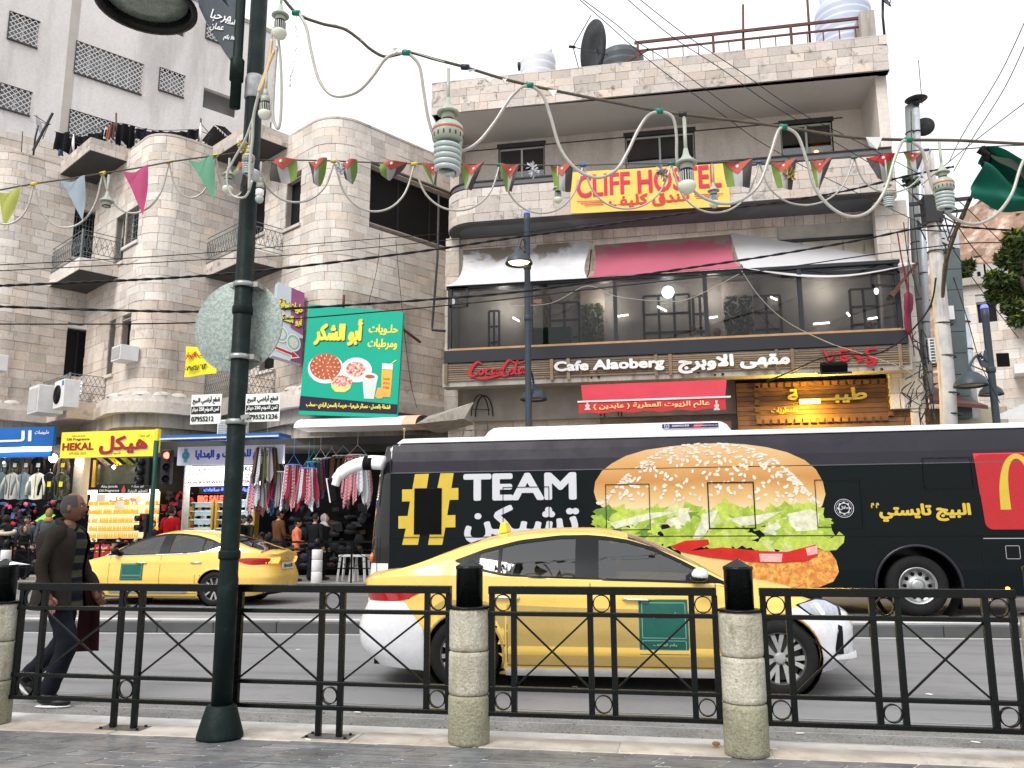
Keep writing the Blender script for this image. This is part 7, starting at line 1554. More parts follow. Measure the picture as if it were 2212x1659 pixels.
q=[onY(x,y,20.85)for x,y in((2108,768),(2134,752),(2136,792),(2128,795),(2118,790))];b=MB();b.add([tuple(p)for p in q]+[tuple(p+Vector((0,.02,0)))for p in q],[(0,4,3,2,1),(5,6,7,8,9)]);o=tag(b.build('hanging_banner',MATS['banner_cloth']),'small dark banner hung on the right lamp post','banner');letters(o,ar('عمان'),q[4]+Vector((.06,-.02,.12)),(0.25,0,.97),(-.97,0,.25),.26,.1,mw,bold=.003)
b=MB();a,c=onY(2156,792,21.2),onY(2179,762,21.2);b.box(a.x,c.x,21.2,21.25,a.z,c.z);tag(b.build('black_board',m_dark),'plain black rectangular board behind the right lamp post','board')
# -- utility pole, ducts and pipes at the corner
UY=21.3
t=thing('utility_pole','tall pale cement utility pole tied with wires at the right of the cafe building','utility pole',onZ(2060,1250,.2))
b=MB();b.tube([(onY(2062,1255,UY).x,UY,.2),onY(2047,840,UY),onY(2026,600,UY),onY(2013,440,UY),onY(2004,330,UY)],[.20,.19,.17,.15,.14],14);b.build('pole',mat('pale_cement',(.50,.48,.47),.8,var=.2,vs=3,streak=.6,dirt=(.14,.10,.08),streaks=(5,5,.4),st=.48),t)
for y in(430,545,700,770,850,895):p=onY(2012+(y-430)*.098,y,UY);b=MB();b.ring(p,.2,.02,(.1,0,1),14);b.build('wire_tie',m_irond,t)
b=MB();p=onY(2012,455,UY);b.obox(p,(1,0,0),(0,1,0),(0,0,1),.2,.2,.35);b.bar(p+Vector((-.5,0,.2)),p+Vector((.9,0,.25)),.08);b.bar(p+Vector((-.4,0,-.1)),p+Vector((.8,0,-.05)),.06);b.build('cross_arm',m_irond,t)
r_=random.Random(2);b=MB()
for k in range(14):
 a=p+Vector((r_.uniform(-.3,.3),r_.uniform(-.2,.1),r_.uniform(-.8,.5)));b.tube(spline([a,a+Vector((r_.uniform(-.4,.4),0,r_.uniform(-.5,.2))),a+Vector((r_.uniform(-.3,.4),0,r_.uniform(-1.,.1)))],5),.018,5)
tag(b.build('wire_tangle',m_irond,t),kind='stuff')
m_duct=mat('galvanised',(.42,.46,.50),.4,.4,var=.15,vs=2);m_ductd=mat('dark_duct',(.10,.125,.13),.5,.3,var=.25,vs=2)
DY=23.2
def pipe(name,label,cat,pts,r,m,rings=0,Y=DY,n=14):
 P_=[onY(x,y,Y)for x,y in pts];t=thing(name,label,cat,P_[0]);b=MB();b.tube(P_,r,n);b.build('pipe_body',m,t)
 for i in range(rings):q=P_[0].lerp(P_[-1],(i+.5)/rings);b=MB();b.ring(q,r+.01,.015,(P_[-1]-P_[0]),16);b.build('pipe_band',m_irond,t)
 return t
pipe('flue_pipe','shiny metal flue pipe with a round cap running up the corner of the building','pipe',((2008,860),(1996,560),(1978,235)),.085,m_duct,6)
pipe('vent_duct','thick grey vent duct just left of the shiny flue pipe','duct',((2000,840),(1982,500),(1970,230)),.19,mat('grey_duct',(.24,.26,.26),.6,var=.2,vs=1.5),5,Y=23.6)
p=onY(1979,217,23.4);b=MB();b.lathe([(.26,0),(.30,.03),(.05,.16),(.01,.17)],p,20);b.lathe([(.08,-.14),(.08,.05)],p,10);b.build('flue_cap',m_irond,bpy.data.objects['flue_pipe'])
b=MB();p=onY(1996,275,23.9);b.lathe([(.28,0),(.28,.05),(.01,.05)],p,22,(-.3,-1,.1));tag(b.build('satellite_dish',mat('dish_black',(.02,.02,.02),.5)),'black round dish seen behind the flue pipe','satellite dish')
b=MB();b.tube([onY(1992,225,23.4),onY(1984,130,23.4)],.012,4);tag(b.build('aerial_rod',m_irond),'thin whip aerial above the flue pipe','aerial')
t=thing('square_duct','dark square sheet metal duct behind the utility pole','duct',onY(2050,900,24));p0,p1=onY(2070,905,24.3),onY(2040,500,24.3)
n=9
for i in range(n):a,c=p0 .lerp(p1,i/n),p0 .lerp(p1,(i+.97)/n);b=MB();b.bar(a,c,.55,.55,up=(0,1,0));b.build('duct_section',m_ductd if i<n-1 else m_duct,t)
pipe('foil_duct','crumpled silver duct to the right of the dark square duct','duct',((2098,905),(2086,790),(2074,668)),.21,mat('foil',(.50,.55,.60),.3,.6,var=.25,vs=3,bump=1,bs=3),4,Y=24.6)
t=thing('ac_cage','white slatted condenser cage low beside the utility pole','air conditioner',onY(2030,780,23));a,c=onY(2010,783,22.9),onY(2044,730,22.9);b=MB();b.box(a.x,c.x,22.95,23.3,a.z,c.z);b.build('case',mat('cage_dark',(.06,.06,.06),.6),t)
for i in range(9):z=a.z+(c.z-a.z)*i/8;b=MB();b.box(a.x-.02,c.x,22.90,22.94,z-.018,z+.018);b.build('slat',m_whited,t)
for i in range(4):x=a.x+(c.x-a.x)*i/3;b=MB();b.box(x-.02,x+.02,22.86,22.899,a.z,c.z);b.build('slat',m_whited,t)
a,c=onY(2045,690,23.9),onY(2060,660,23.9);b=MB();b.box(a.x,c.x,23.9,24.1,a.z,c.z);b.build('x',m_whited)and None
tag(bpy.data.objects['x'],'small white framed box on the dark duct','box').name='wall_box'
t=thing('corner_wiring','tangle of old wires and pipes on the corner wall above the plank shop','wiring',onY(1990,800,22.4));r_=random.Random(12);b=MB()
for k in range(26):
 px,py=r_.uniform(1962,2006),r_.uniform(700,880);a=onY(px,py,22.3);b.tube(spline([a,a+Vector((r_.uniform(-.3,.3),-.05,r_.uniform(-.4,.3))),a+Vector((r_.uniform(-.3,.3),0,r_.uniform(-.9,-.2)))],5),r_.uniform(.008,.02),4)
tag(b.build('wires',m_irond,t),kind='stuff')
for k,(x0_,y0_,x1_,y1_)in enumerate(((1962,470,1975,770),(1952,480,1985,640),(1968,240,1988,620))):b=MB();b.tube(spline([onY(x0_,y0_,22.3),onY((x0_+x1_)/2-6,(y0_+y1_)/2,22.3),onY(x1_,y1_,22.3)],6),.014,4);b.build('down_wire',m_irond,t)
t=thing('annex','low pale annex with a rusty tin roof edge behind the bus at the right','building',onY(2120,900,25));
p=[onY(1996,835,24.8),onY(2010,872,22.6),onY(2135,884,24.),onY(2070,862,26)];b=MB();b.add([tuple(q)for q in p]+[tuple(q+Vector((0,0,.1)))for q in p],[(3,2,1,0),(4,5,6,7),(0,1,5,4),(1,2,6,5),(2,3,7,6),(3,0,4,7)]);b.build('tin_roof',m_rust,t)
b=MB();a,c=onY(1998,930,25),onY(2175,878,25);b.box(a.x,c.x,25,25.3,.2,c.z);b.build('wall',mat('beige_wall',(.38,.34,.26),.85,var=.15,streak=.4),t)
b=MB();a=onY(2175,905,24.5);b.add([tuple(onY(x,y,24.5))for x,y in((2150,898),(2222,868),(2222,905),(2160,905))],[(0,3,2,1)]);b.build('sloping_panel',m_whited,t)
# -- stone house, hill and tree at the right
RYb=38.;t=thing('stone_house','pale stone house with a dark window on the hillside at the far right','building',onY(2150,700,RYb));Pr,dr_=(onY(2068,600,RYb).x,RYb),Vector((.95,-.31)).normalized()
ur=onW(2260,700,Pr,tl(dr_))[0];zt0=onW(2068,612,Pr,tl(dr_))[1];zt1=onW(2212,588,Pr,tl(dr_))[1];rp=Path([Pr,(Pr[0]+dr_.x*ur,Pr[1]+dr_.y*ur)])
w0,w1=onW(2113,700,Pr,tl(dr_)),onW(2152,648,Pr,tl(dr_));courses(t,rp,0,ur,1,zt0-.2,[(w0[0],w1[0],w0[1],w1[1])],m_stoneA,ch=.42,bw=.9,seed=44,limit=300)
window(t,Pr,tl(dr_),w0[0],w1[0],w0[1],w1[1],panes=2,fm=m_wframe,gm=m_unlit,sill=False)
b=MB();wallbox(b,Pr,dr_,0,ur,zt0-.2,zt0+.12,-.3,.25);b.build('parapet',m_conc,t)
for(x0_,y0_,x1_,y1_)in((2186,707,2226,690),(2190,815,2226,792)):
 a,c=onW(x0_,y0_,Pr,tl(dr_)),onW(x1_,y1_,Pr,tl(dr_));b=MB();wallbox(b,Pr,dr_,a[0],c[0]+1,a[1],c[1],0,1.);b.build('balcony',m_whited,t)
b=MB();wallbox(b,(Pr[0]-.2,Pr[1]+1.2),dr_,0,ur,zt0-1,zt0+1.0,0,.2);b.build('back_wall',m_stoneA,t)if False else None
r_=random.Random(31);b=MB()
def hz(x):return smooth_tab([(22,19),(30,30.5),(38,37.5),(48,41),(66,42.5),(90,44)],x)
m_hill=mat('brown_hill',(.26,.165,.12),.95,var=.3,vs=.25,bump=1,bs=1.2,col2=(.42,.36,.30),c2s=.5,c2t=.58,fine=.3)
def hill(u,v):
 x=18+90*u;Y=62+60*v;hh=hz(x)*(1.05*min(1,v*1.9))**.8;return(x,Y,hh+1.1*sin(x*.8+v*9)*v+.8*sin(x*2.3+v*31)*v)
b.grid(hill,90,50);tag(b.build('hillside',m_hill),kind='structure')
hb=MB();r_=random.Random(77)
for k in range(420):
 u,v=r_.uniform(.05,.62),r_.uniform(.02,.56);x,Y,z=hill(u,v);s=r_.uniform(.3,1.1);hb.obox((x,Y,z),(1,0,0),(0,1,0),(0,0,1),s,s*.5,s*r_.uniform(.2,.55))
tag(hb.build('rock_rubble',mat('rubble',(.36,.25,.19),.95,rand=.4)),'scattered pale rocks and rubble over the brown hillside','rocks',kind='stuff')
for i,(x0_,x1_,y0_,y1_,lab)in enumerate(((2098,2128,570,600,'grey hut on the hill foot above the stone house roof'),(2128,2160,568,596,'pale wall stub beside the grey hut on the hill foot'),(2172,2190,575,592,'small white hut at the right on the hill foot'))):
 a,c=onY(x0_,y1_+12,55),onY(x1_,y0_,55);b=MB();b.box(a.x,c.x,55,58,a.z-2,c.z);t=thing('hill_hut',lab,'hut',a);b.build('wall',mat('hut_grey',(.42,.41,.40),.9,var=.25,vs=.7),t);b=MB();b.box(a.x+.4,a.x+.4+(c.x-a.x)*.2,54.95,54.99,a.z+.3,c.z-.5);b.build('door',m_dark,t)
m_leaf=mat('leaf_green',(.045,.075,.02),.5,rand=.5,spec=.3);m_leafy=mat('leaf_yellow',(.16,.18,.02),.5,rand=.4)
def foliage(name,label,blobs,n,s0,m,m2=None,seed=1,Y=16.,trunk=None):
 t=thing(name,label,'tree' if trunk else 'bush',onY(*blobs[0][:2],Y));r_=random.Random(seed)
 bs_=[MB(),MB()]
 for k in range(n):
  px,py,rx,ry,dy=r_.choice(blobs);c_=onY(px,py,Y+dy);sc=Y/FOC
  while True:
   q=Vector((r_.uniform(-1,1),r_.uniform(-1,1),r_.uniform(-1,1)))
   if q.length<1:break
  q*=.75+.25*r_.random();q=c_+Vector((q.x*rx*sc,q.y*rx*sc,q.z*ry*sc));s=s0*r_.uniform(.6,1.3);d=Vector((r_.gauss(0,1),r_.gauss(0,1),r_.gauss(-.5,.6))).normalized();e=d.cross(Vector((r_.gauss(0,1),r_.gauss(0,1),r_.gauss(0,1)))).normalized()
  bs_[1 if m2 and r_.random()<.18 and q.z>c_.z else 0].add([q-d*s,q-e*s*.4-d*s*.1,q+d*s,q+e*s*.4-d*s*.1],[(0,1,2,3)])
 tag(bs_[0].build('crown',m,t),kind='stuff')
 if m2 and bs_[1].f:tag(bs_[1].build('yellow_leaves',m2,t),kind='stuff')  # yellower leaves mixed into the upper half of each clump
 if trunk:
  b=MB()
  for pts,r in trunk:P_=spline([onY(x,y,Y)for x,y in pts],5);b.tube(P_,[r*(1-.7*i/len(P_))for i in range(len(P_))],7)
  b.build('trunk',mat('bark',(.06,.045,.035),.9,bump=1),t)
foliage('street_tree','dark green leafy tree reaching in at the right edge above the house',[(2195,530,26,40,0),(2212,560,40,50,.5),(2175,560,22,22,0),(2165,610,32,20,0),(2190,640,34,26,.3),(2145,600,14,12,0),(2200,690,18,14,0),(2240,600,40,60,.5),(2185,660,20,20,0),(2148,640,14,14,0),(2245,500,40,30,.5)],5200,.10,m_leaf,m_leafy,5,16.,[([(2330,1200),(2310,900),(2260,700),(2200,600)],.2),([(2262,700),(2212,660),(2150,622)],.06),([(2280,760),(2225,610),(2195,530)],.07)])
foliage('hill_bush','green bush at the foot of the brown hill above the stone house',[(2080,588,16,12,0),(2092,575,10,10,0)],500,.35,m_leaf,m_leafy,9,50.)
foliage('creeper','sprig of green needles caught on the wires by the flue pipe',[(1970,395,18,8,0),(1960,388,10,6,0)],160,.09,m_leaf,None,3,22.5)
# -- overhead cables
m_cab=mat('black_cable',(.012,.012,.014),.6,spec=.2)
m_rope=mat('dusty_rope_cable',(.085,.075,.055),.8,var=.35,vs=12,bump=.6,bs=90)
def wire(label,pts,Y,r,m=None,twist=False,Y2=None,n=5,name='overhead_cable',seg=6):
 k=len(pts)-1;P_=spline([onY(x,y,Y+((Y2 or Y)-Y)*i/k)for i,(x,y)in enumerate(pts)],seg);b=MB()
 if twist:
  for ph in(0,pi):
   b.tube([p+Vector((0,cos(i*1.25+ph),sin(i*1.25+ph)))*r*.6 for i,p in enumerate([q for a,c in zip(P_,P_[1:])for q in(a,a.lerp(c,.5))]+[P_[-1]])],r*.75,n)
 else:b.tube(P_,r,n)
 return tag(b.build(name,m or m_cab),label,'cable')
wire('thick twisted black cable rising from the left edge past the pole to the hostel balcony',((-30,618),(0,617),(150,611),(280,605),(420,597),(560,585),(760,562),(953,537),(1106,514),(1246,495),(1381,475),(1520,456),(1659,440),(1819,414),(1960,380),(2060,360)),12,.022,twist=True,Y2=19)
wire('thick twisted black cable level with the round sign, rising to the utility pole',((-30,660),(0,662),(240,670),(425,673),(610,667),(860,652),(1106,632),(1306,605),(1480,580),(1659,553),(1850,520),(2009,489),(2100,492),(2240,502)),12,.022,twist=True,Y2=20)
wire('thin wire just below the upper thick cable at the left',((-20,573),(200,562),(420,548),(600,533),(760,520),(955,505)),13,.010,Y2=20)
wire('second thin wire parallel above the round sign',((-20,586),(200,575),(420,562),(600,553),(800,535),(955,520),(1106,505),(1300,480)),13,.010,Y2=20)
wire('thin wire crossing the round sign low, rising past the cafe glass',((-20,700),(250,700),(420,697),(610,690),(800,675),(953,661),(1106,645),(1300,622),(1500,600),(1659,583),(1900,548),(2100,525),(2240,527)),12,.013,Y2=20)
for i,(pts,lab)in enumerate([(((1246,-6),(1310,50),(1380,112),(1460,175),(1560,247),(1640,305),(1760,372),(1900,440),(1985,480)),'leftmost diagonal wire falling from the top edge over the hostel'),(((1252,-6),(1330,52),(1376,90),(1440,130),(1520,190),(1590,240),(1640,262)),'second diagonal wire from the top edge, ending at the main rope'),(((1350,-6),(1450,78),(1560,150),(1660,222),(1800,305),(1935,390),(2000,455)),'third diagonal wire from the top edge over the roof railing'),(((1376,-6),(1480,75),(1600,155),(1720,238),(1860,310),(1990,378)),'rightmost diagonal wire from the top edge over the roof railing'),(((2230,10),(2160,160),(2080,290),(2050,350)),'faint wire falling from the top right corner, left one'),(((2230,60),(2170,190),(2100,300),(2060,370)),'faint wire falling from the top right corner, right one'),(((2230,210),(2170,255),(2080,325),(1990,400)),'thin wire slanting down from the right edge above the green flag'),(((2040,440),(2090,520),(2150,590),(2240,680)),'wire slanting down across the brown hill, upper one'),(((2030,470),(2060,540),(2130,640),(2200,730)),'wire slanting down across the hill foot, lower one'),(((2045,410),(2120,480),(2230,590)),'wire slanting down to the tree at the right'),(((2060,600),(2090,690),(2120,790),(2160,870)),'wire falling in front of the stone house')]):
 wire(lab,pts,14,.009,Y2=20)
wire('black flex looping down from the utility pole to the floodlight',((2022,600),(2010,660),(1971,712),(1925,750),(1884,766),(1830,765),(1771,775),(1715,800),(1655,824)),21,.022,Y2=21.8)
wire('thin pale line sagging across the cafe windows, left half',((1106,660),(1190,655),(1268,618),(1330,640),(1420,650),(1490,645),(1600,590)),21.9,.010,m=mat('pale_line',(.3,.3,.27),.7),Y2=21.9)
wire('thin pale line slanting down from the awning across the right cafe windows',((1602,585),(1640,640),(1700,695),(1790,740),(1850,760),(1960,800),(2000,850)),21.9,.010,m=mat('pale_line',(.3,.3,.27),.7),Y2=21.9)
wire('thin black line hanging on the left building wall, right one',((855,520),(862,600),(868,660),(876,740),(888,830),(900,880)),22.0,.008)
wire('thin black line hanging on the left building wall, left one',((820,505),(816,570),(800,640),(796,660)),21.8,.008)
b=MB();b.tube([onY(948,420,22.4),onY(945,560,22.4),onY(934,700,22.4),onY(934,713,22.4),onY(962,715,22.3)],.035,8);tag(b.build('drain_pipe',m_irond),'dark drain pipe down the gap between the two buildings','pipe')
MY=4.2
main=((600,-20),(640,28),(692,50),(742,62),(775,84),(800,106),(830,122),(858,118),(885,113),(940,128),(1005,145),(1080,168),(1144,184),(1230,202),(1330,222),(1424,240),(1500,250),(1600,262),(1692,274),(1790,290),(1870,299),(1960,302),(2060,303),(2140,307),(2240,312))
wire('thick dusty rope cable sagging across the top from the lamp pole to the right edge',main,MY,.0095,m_rope,Y2=5.2,n=7)
wire('thin bright wire pulled straight above the start of the rope cable',((640,28),(740,58),(880,108),(960,134)),MY,.002,mat('bare_wire',(.5,.5,.48),.4))
m_tube=mat('clear_tube',(.33,.32,.29),.22,coat=.5,var=.15,vs=20,spec=.6);m_tape=mat('green_tape',(.0,.16,.11),.4);m_tapey=mat('yellow_tape',(.55,.48,.05),.4);m_tapeb=mat('blue_tape',(.02,.10,.30),.4);m_tapek=mat('black_tape',(.015,.016,.018),.4)
def loop(label,pts,Y,r,Y2=None):return tag_cat(wire(label,pts,Y,r,m_tube,Y2=Y2,n=8,name='light_tube_loop'),'light tube')
def tag_cat(o,c):o['category']=c;return o
loop('clear light tube hanging in a deep loop at the top against the white sky',((645,26),(662,60),(672,110),(688,170),(712,202),(740,208),(775,196),(805,165),(830,130),(852,116),(880,114)),MY,.0095)
loop('clear light tube falling from the green tape behind the big spiral bulb and rising again',((880,114),(905,140),(915,195),(925,255),(940,300),(965,322),(1000,326),(1035,305),(1070,262),(1100,215),(1125,190),(1144,184)),MY,.0095,4.4)
loop('clear light tube in a wide loop across the start of the hostel banner',((1144,184),(1172,205),(1190,255),(1210,320),(1245,365),(1290,384),(1330,368),(1355,330),(1378,282),(1400,250),(1424,240)),4.4,.0095,4.6)
loop('clear light tube dropping behind the capped bulb over the hostel letters and rising right',((1424,240),(1452,252),(1461,290),(1463,350),(1480,395),(1530,432),(1585,438),(1635,405),(1662,340),(1680,285),(1692,274)),4.6,.0095,4.8)
loop('clear light tube looping low in front of the right balcony',((1692,274),(1722,292),(1742,345),(1760,405),(1795,448),(1838,468),(1880,455),(1912,410),(1932,345),(1948,308),(1960,303)),4.8,.0095,5.)
loop('clear light tube looping at the right edge below the green flag',((1960,303),(1990,322),(2004,370),(2025,430),(2060,470),(2105,484),(2150,465),(2185,420),(2205,360),(2230,310)),5.,.0095,5.2)
for i,(x,y,Y,m,w)in enumerate(((640,28,MY,m_tape,'at the start'),(878,114,MY,m_tape,'above the first deep loop'),(1144,184,4.4,m_tape,'over the roof parapet'),(1424,240,4.6,m_tape,'over the middle hostel window'),(1692,274,4.8,m_tape,'over the right hostel window'),(1962,302,5.,m_tape,'near the flue pipe'),(1005,145,MY,m_tapek,'above the big spiral bulb'),(1475,247,4.62,m_tapek,'above the capped bulb'))):
 b=MB();p=onY(x,y,Y-.001);b.tube([p-Vector((.022,0,-.004)),p+Vector((.022,0,-.004))],.017,8);tag(b.build('tape_wrap',m),'%s tape wrapped on the rope cable %s'%('green' if m is m_tape else 'black',w),'tape','tape wraps on the rope cable')
L2=((555,346),(640,346),(722,348),(800,351),(900,354),(1000,355),(1080,356),(1180,357),(1260,357),(1350,354),(1450,353),(1550,350),(1640,350),(1740,346),(1845,340),(1930,332),(1990,324),(2080,322),(2150,316),(2240,313))
wire('dark line strung with small national pennants from the lamp pole to the right',L2,5.4,.006,m_rope,Y2=8.,seg=5)
L2L=((-30,415),(0,410),(73,397),(150,386),(222,374),(290,364),(365,350),(420,342),(465,336),(510,330))
wire('dark rope carrying coloured pennants from the left edge to the lamp pole',L2L,4.6,.006,m_rope,Y2=5.3,seg=5)
def YL(x):return 5.4+2.6*(x-555)/(2240-555)
def YLL(x):return 4.6+.7*(x+30)/540
def yl(tab,x):return lerp([(a,c)for a,c in tab],x)
def arcloop(label,xa,xb,dep,tab,Yf,r=.0065,sk=0.):
 ya,yb=yl(tab,xa),yl(tab,xb);pts=[]
 for k in range(9):
  u=k/8;s_=sin(pi*u)**.7 if 0<u<1 else 0;pts.append((xa+(xb-xa)*(u+.05*sin(2*pi*u)*-1+sk*s_),ya+(yb-ya)*u+dep*s_))
 loop(label,pts,Yf(xa),r,Yf(xb))
for i,(xa,xb,d,w)in enumerate(((-40,73,78,'past the yellow pennant at the left edge'),(73,222,106,'between the yellow and the pale blue pennants'),(222,365,98,'in front of the pink pennant'),(365,466,84,'in front of the green pennant'),(466,545,92,'hanging beside the lamp pole'))):arcloop('clear light tube loop '+w,xa,xb,d,L2L,YLL)
for i,(xa,xb,d,w)in enumerate(((556,722,90,'right of the lamp pole below the first flag'),(722,895,106,'over the curved stone corner'),(895,1080,100,'behind the big spiral bulb'),(1080,1260,104,'left of the hostel banner'),(1260,1450,96,'over the hostel letters'),(1450,1640,108,'over the right end of the hostel banner'),(1640,1845,98,'between the banner and the right balcony'),(1845,2010,84,'in front of the flue pipe'))):arcloop('clear light tube loop '+w,xa,xb,d,L2,YL,.008)
for i,(x,m,w)in enumerate(((73,m_tapey,'yellow tape on the pennant rope at the far left'),(222,m_tapey,'yellow tape on the pennant rope beside the pale blue pennant'),(365,m_tapey,'yellow tape on the pennant rope between pink and green'),(466,m_tapey,'yellow tape on the pennant rope near the lamp pole'))):
 p=onY(x,yl(L2L,x),YLL(x)-.01);b=MB();b.tube([p-Vector((.02,0,.004)),p+Vector((.02,0,.004))],.012,8);tag(b.build('tape_wrap',m),w,'tape')
for x,m,w in((722,m_tapey,'yellow tape on the flag line over the curved corner'),(895,m_tapey,'yellow tape on the flag line left of the spiral bulb'),(1080,m_tape,'green tape on the flag line by the left hostel window'),(1260,m_tapeb,'blue tape on the flag line at the left of the banner'),(1450,m_tape,'green tape on the flag line over the letter H'),(1640,m_tapeb,'blue tape on the flag line right of the banner'),(1845,m_tape,'green tape on the flag line at the right balcony'),(2000,m_tapeb,'blue tape on the flag line near the utility pole')):
 p=onY(x,yl(L2,x),YL(x)-.01);b=MB();b.tube([p-Vector((.025,0,0)),p+Vector((.025,0,0))],.014,8);tag(b.build('tape_wrap',m),w,'tape')
def pennant(px0,px1,py,tipx,tipy,Y,c,label,sh=.0):
 m=mat('pennant_'+c[0],c[1],.8,var=.1,vs=8);a,e,tp=onY(px0,py[0],Y),onY(px1,py[1],Y),onY(tipx,tipy,Y-.02)
 b=MB();b.grid(lambda u,v:a.lerp(e,u).lerp(tp,v)+Vector((0,.025*sin(5*u+4*v)*(1-v),-.012*sin(pi*u)*(1-v))),10,10);tag(b.build('pennant',m),label,'pennant','plain coloured pennants on the left rope')
pennant(-10,52,(414,405),10,492,4.7,('yellow',(.30,.32,.07)),'olive yellow pennant at the left edge')
pennant(130,188,(390,381),178,476,4.85,('blue',(.24,.30,.35)),'pale grey blue pennant second from the left edge')
pennant(264,325,(370,358),309,465,5.,('pink',(.36,.055,.14)),'pink pennant before the barred balcony window')
pennant(407,464,(346,337),463,434,5.2,('mint',(.10,.26,.17)),'mint green pennant left of the lamp pole')
fm_=[mat('flag_'+n_,c,.85,var=.12,vs=8)for n_,c in(('black',(.06,.055,.055)),('white',(.30,.295,.29)),('green',(.13,.20,.045)),('red',(.36,.08,.06)),('bright_red',(.36,.015,.02)))]
m_star=mat('flag_star',(.75,.65,.62),.8)
def flag(px,w,h,label,flip=False,twist=0.,shape=0.,tilt=0.,red=3,Y=None):
 Y=Y or YL(px);y0=yl(L2,px);a=onY(px,y0+1,Y);sc=Y/FOC;W,H_=w*sc*1.3,h*sc*1.05
 t=thing('national_pennant',label,'flag',a,group='small national flags on the line');ph=px*.37
 def pt(u,v,off=0.):
  wd=1-shape*v;uu=.5+(u-.5)*wd+tilt*v;q=Vector((a.x+W*(uu if not flip else uu),a.y+.03*sin(5*u+ph+3*v)-off,a.z-H_*v*(1-.10*abs(u-.5))));c_,s_=cos(twist*v),sin(twist*v);dx=q.x-(a.x+W*(.5+tilt*v));q.x=a.x+W*(.5+tilt*v)+dx*c_;q.y+=dx*s_;return q
 order=(0,1,2)if not flip else(2,1,0)
 for i,k in enumerate(order):b=MB();b.grid(lambda u,v:pt((i+u)/3,v),4,10);b.build('stripe',fm_[k],t)
 b=MB();b.grid(lambda u,v:pt(.08*0+v*.5+u*(1-v),v*.48,.005),8,6);b.build('red_triangle',fm_[red],t)
 b=MB();c_=pt(.5,.15,.01);b.poly([((.075 if i%2==0 else .035)*W*cos(pi*i/7+pi/2),(.075 if i%2==0 else .035)*W*sin(pi*i/7+pi/2))for i in range(14)],c_,X,Z);b.build('star',m_star,t)
for a in((583,52,58,'first flag right of the lamp pole, hanging open',False,0,0,.12),(664,42,64,'flag with a narrow tip before the curved stone corner',False,.3,.75,0),(733,36,54,'crumpled twisted flag over the curved corner',False,1.0,.6,.1),(822,50,40,'flag blown sideways showing green and white before the dark window',True,.9,.5,-.2),(912,34,56,'dark green flag just left of the big spiral bulb',True,1.1,.7,.2),(1000,42,62,'pale pink flag with tip blown left by the first hostel window',True,.4,.7,-.3),(1082,34,66,'green twisted flag right of the first hostel window',True,1.0,.5,-.1),(1189,42,64,'open flag with a clear star left of the hostel banner',True,.1,.35,0),(1560,50,60,'flag over the last letters of the hostel banner',True,.3,.2,0),(1664,42,64,'green and black flag with tinsel right of the banner',True,.2,.4,0),(1748,36,66,'narrow twisted flag over the right balcony',True,1.1,.6,-.2),(1872,48,56,'bright red flag with a sharp white star over the right balcony end',False,.2,.5,0),(1948,34,38,'small dark green flag by the flue pipe',True,.9,.3,0)):
 flag(a[0],a[1],a[2],a[3],a[4],a[5],a[6],a[7],red=4 if a[0]==1872 else 3)
flag(512,40,60,'flag wrapped against the lamp pole below the tape',True,.6,.2,-.5,Y=5.2)
for i,(px,py,w,h,Y)in enumerate(((1010,150,22,10,MY),(1046,168,24,16,MY),(1184,194,22,22,4.4),(1870,296,34,32,4.95),(776,80,20,14,MY),(848,104,16,10,MY),(1085,170,12,12,MY))):
 a=onY(px,py,Y-.01);s_=Y/FOC;b=MB();b.add([a,a+Vector((w*s_,0,-.1*h*s_)),a+Vector((w*s_*.6,-.01,-h*s_)),a+Vector((w*s_*.2,.01,-.6*h*s_))],[(0,3,2,1)]);tag(b.build('torn_scrap',mat('scrap',(.5,.53,.52),.8)),['torn pale scrap on the rope before the hostel parapet, first','torn white scrap on the rope touching the parapet corner','blue edged scrap below the green tape over the parapet','white rag scrap hanging on the rope near the flue pipe','small grey scrap in the sky left of the deep loop','small grey scrap beside the green tape in the sky','tiny scrap on the rope before the hostel parapet corner'][i],'scrap')
m_por=mat('porcelain_green',(.31,.34,.285),.4,coat=.2,var=.1,vs=20);m_cfl=mat('cfl_glass',(.36,.41,.41),.25,coat=.5,var=.05);m_led=mat('led_heatsink',(.42,.44,.42),.4,.3);m_bulbw=mat('bulb_cover',(.55,.57,.47),.35)
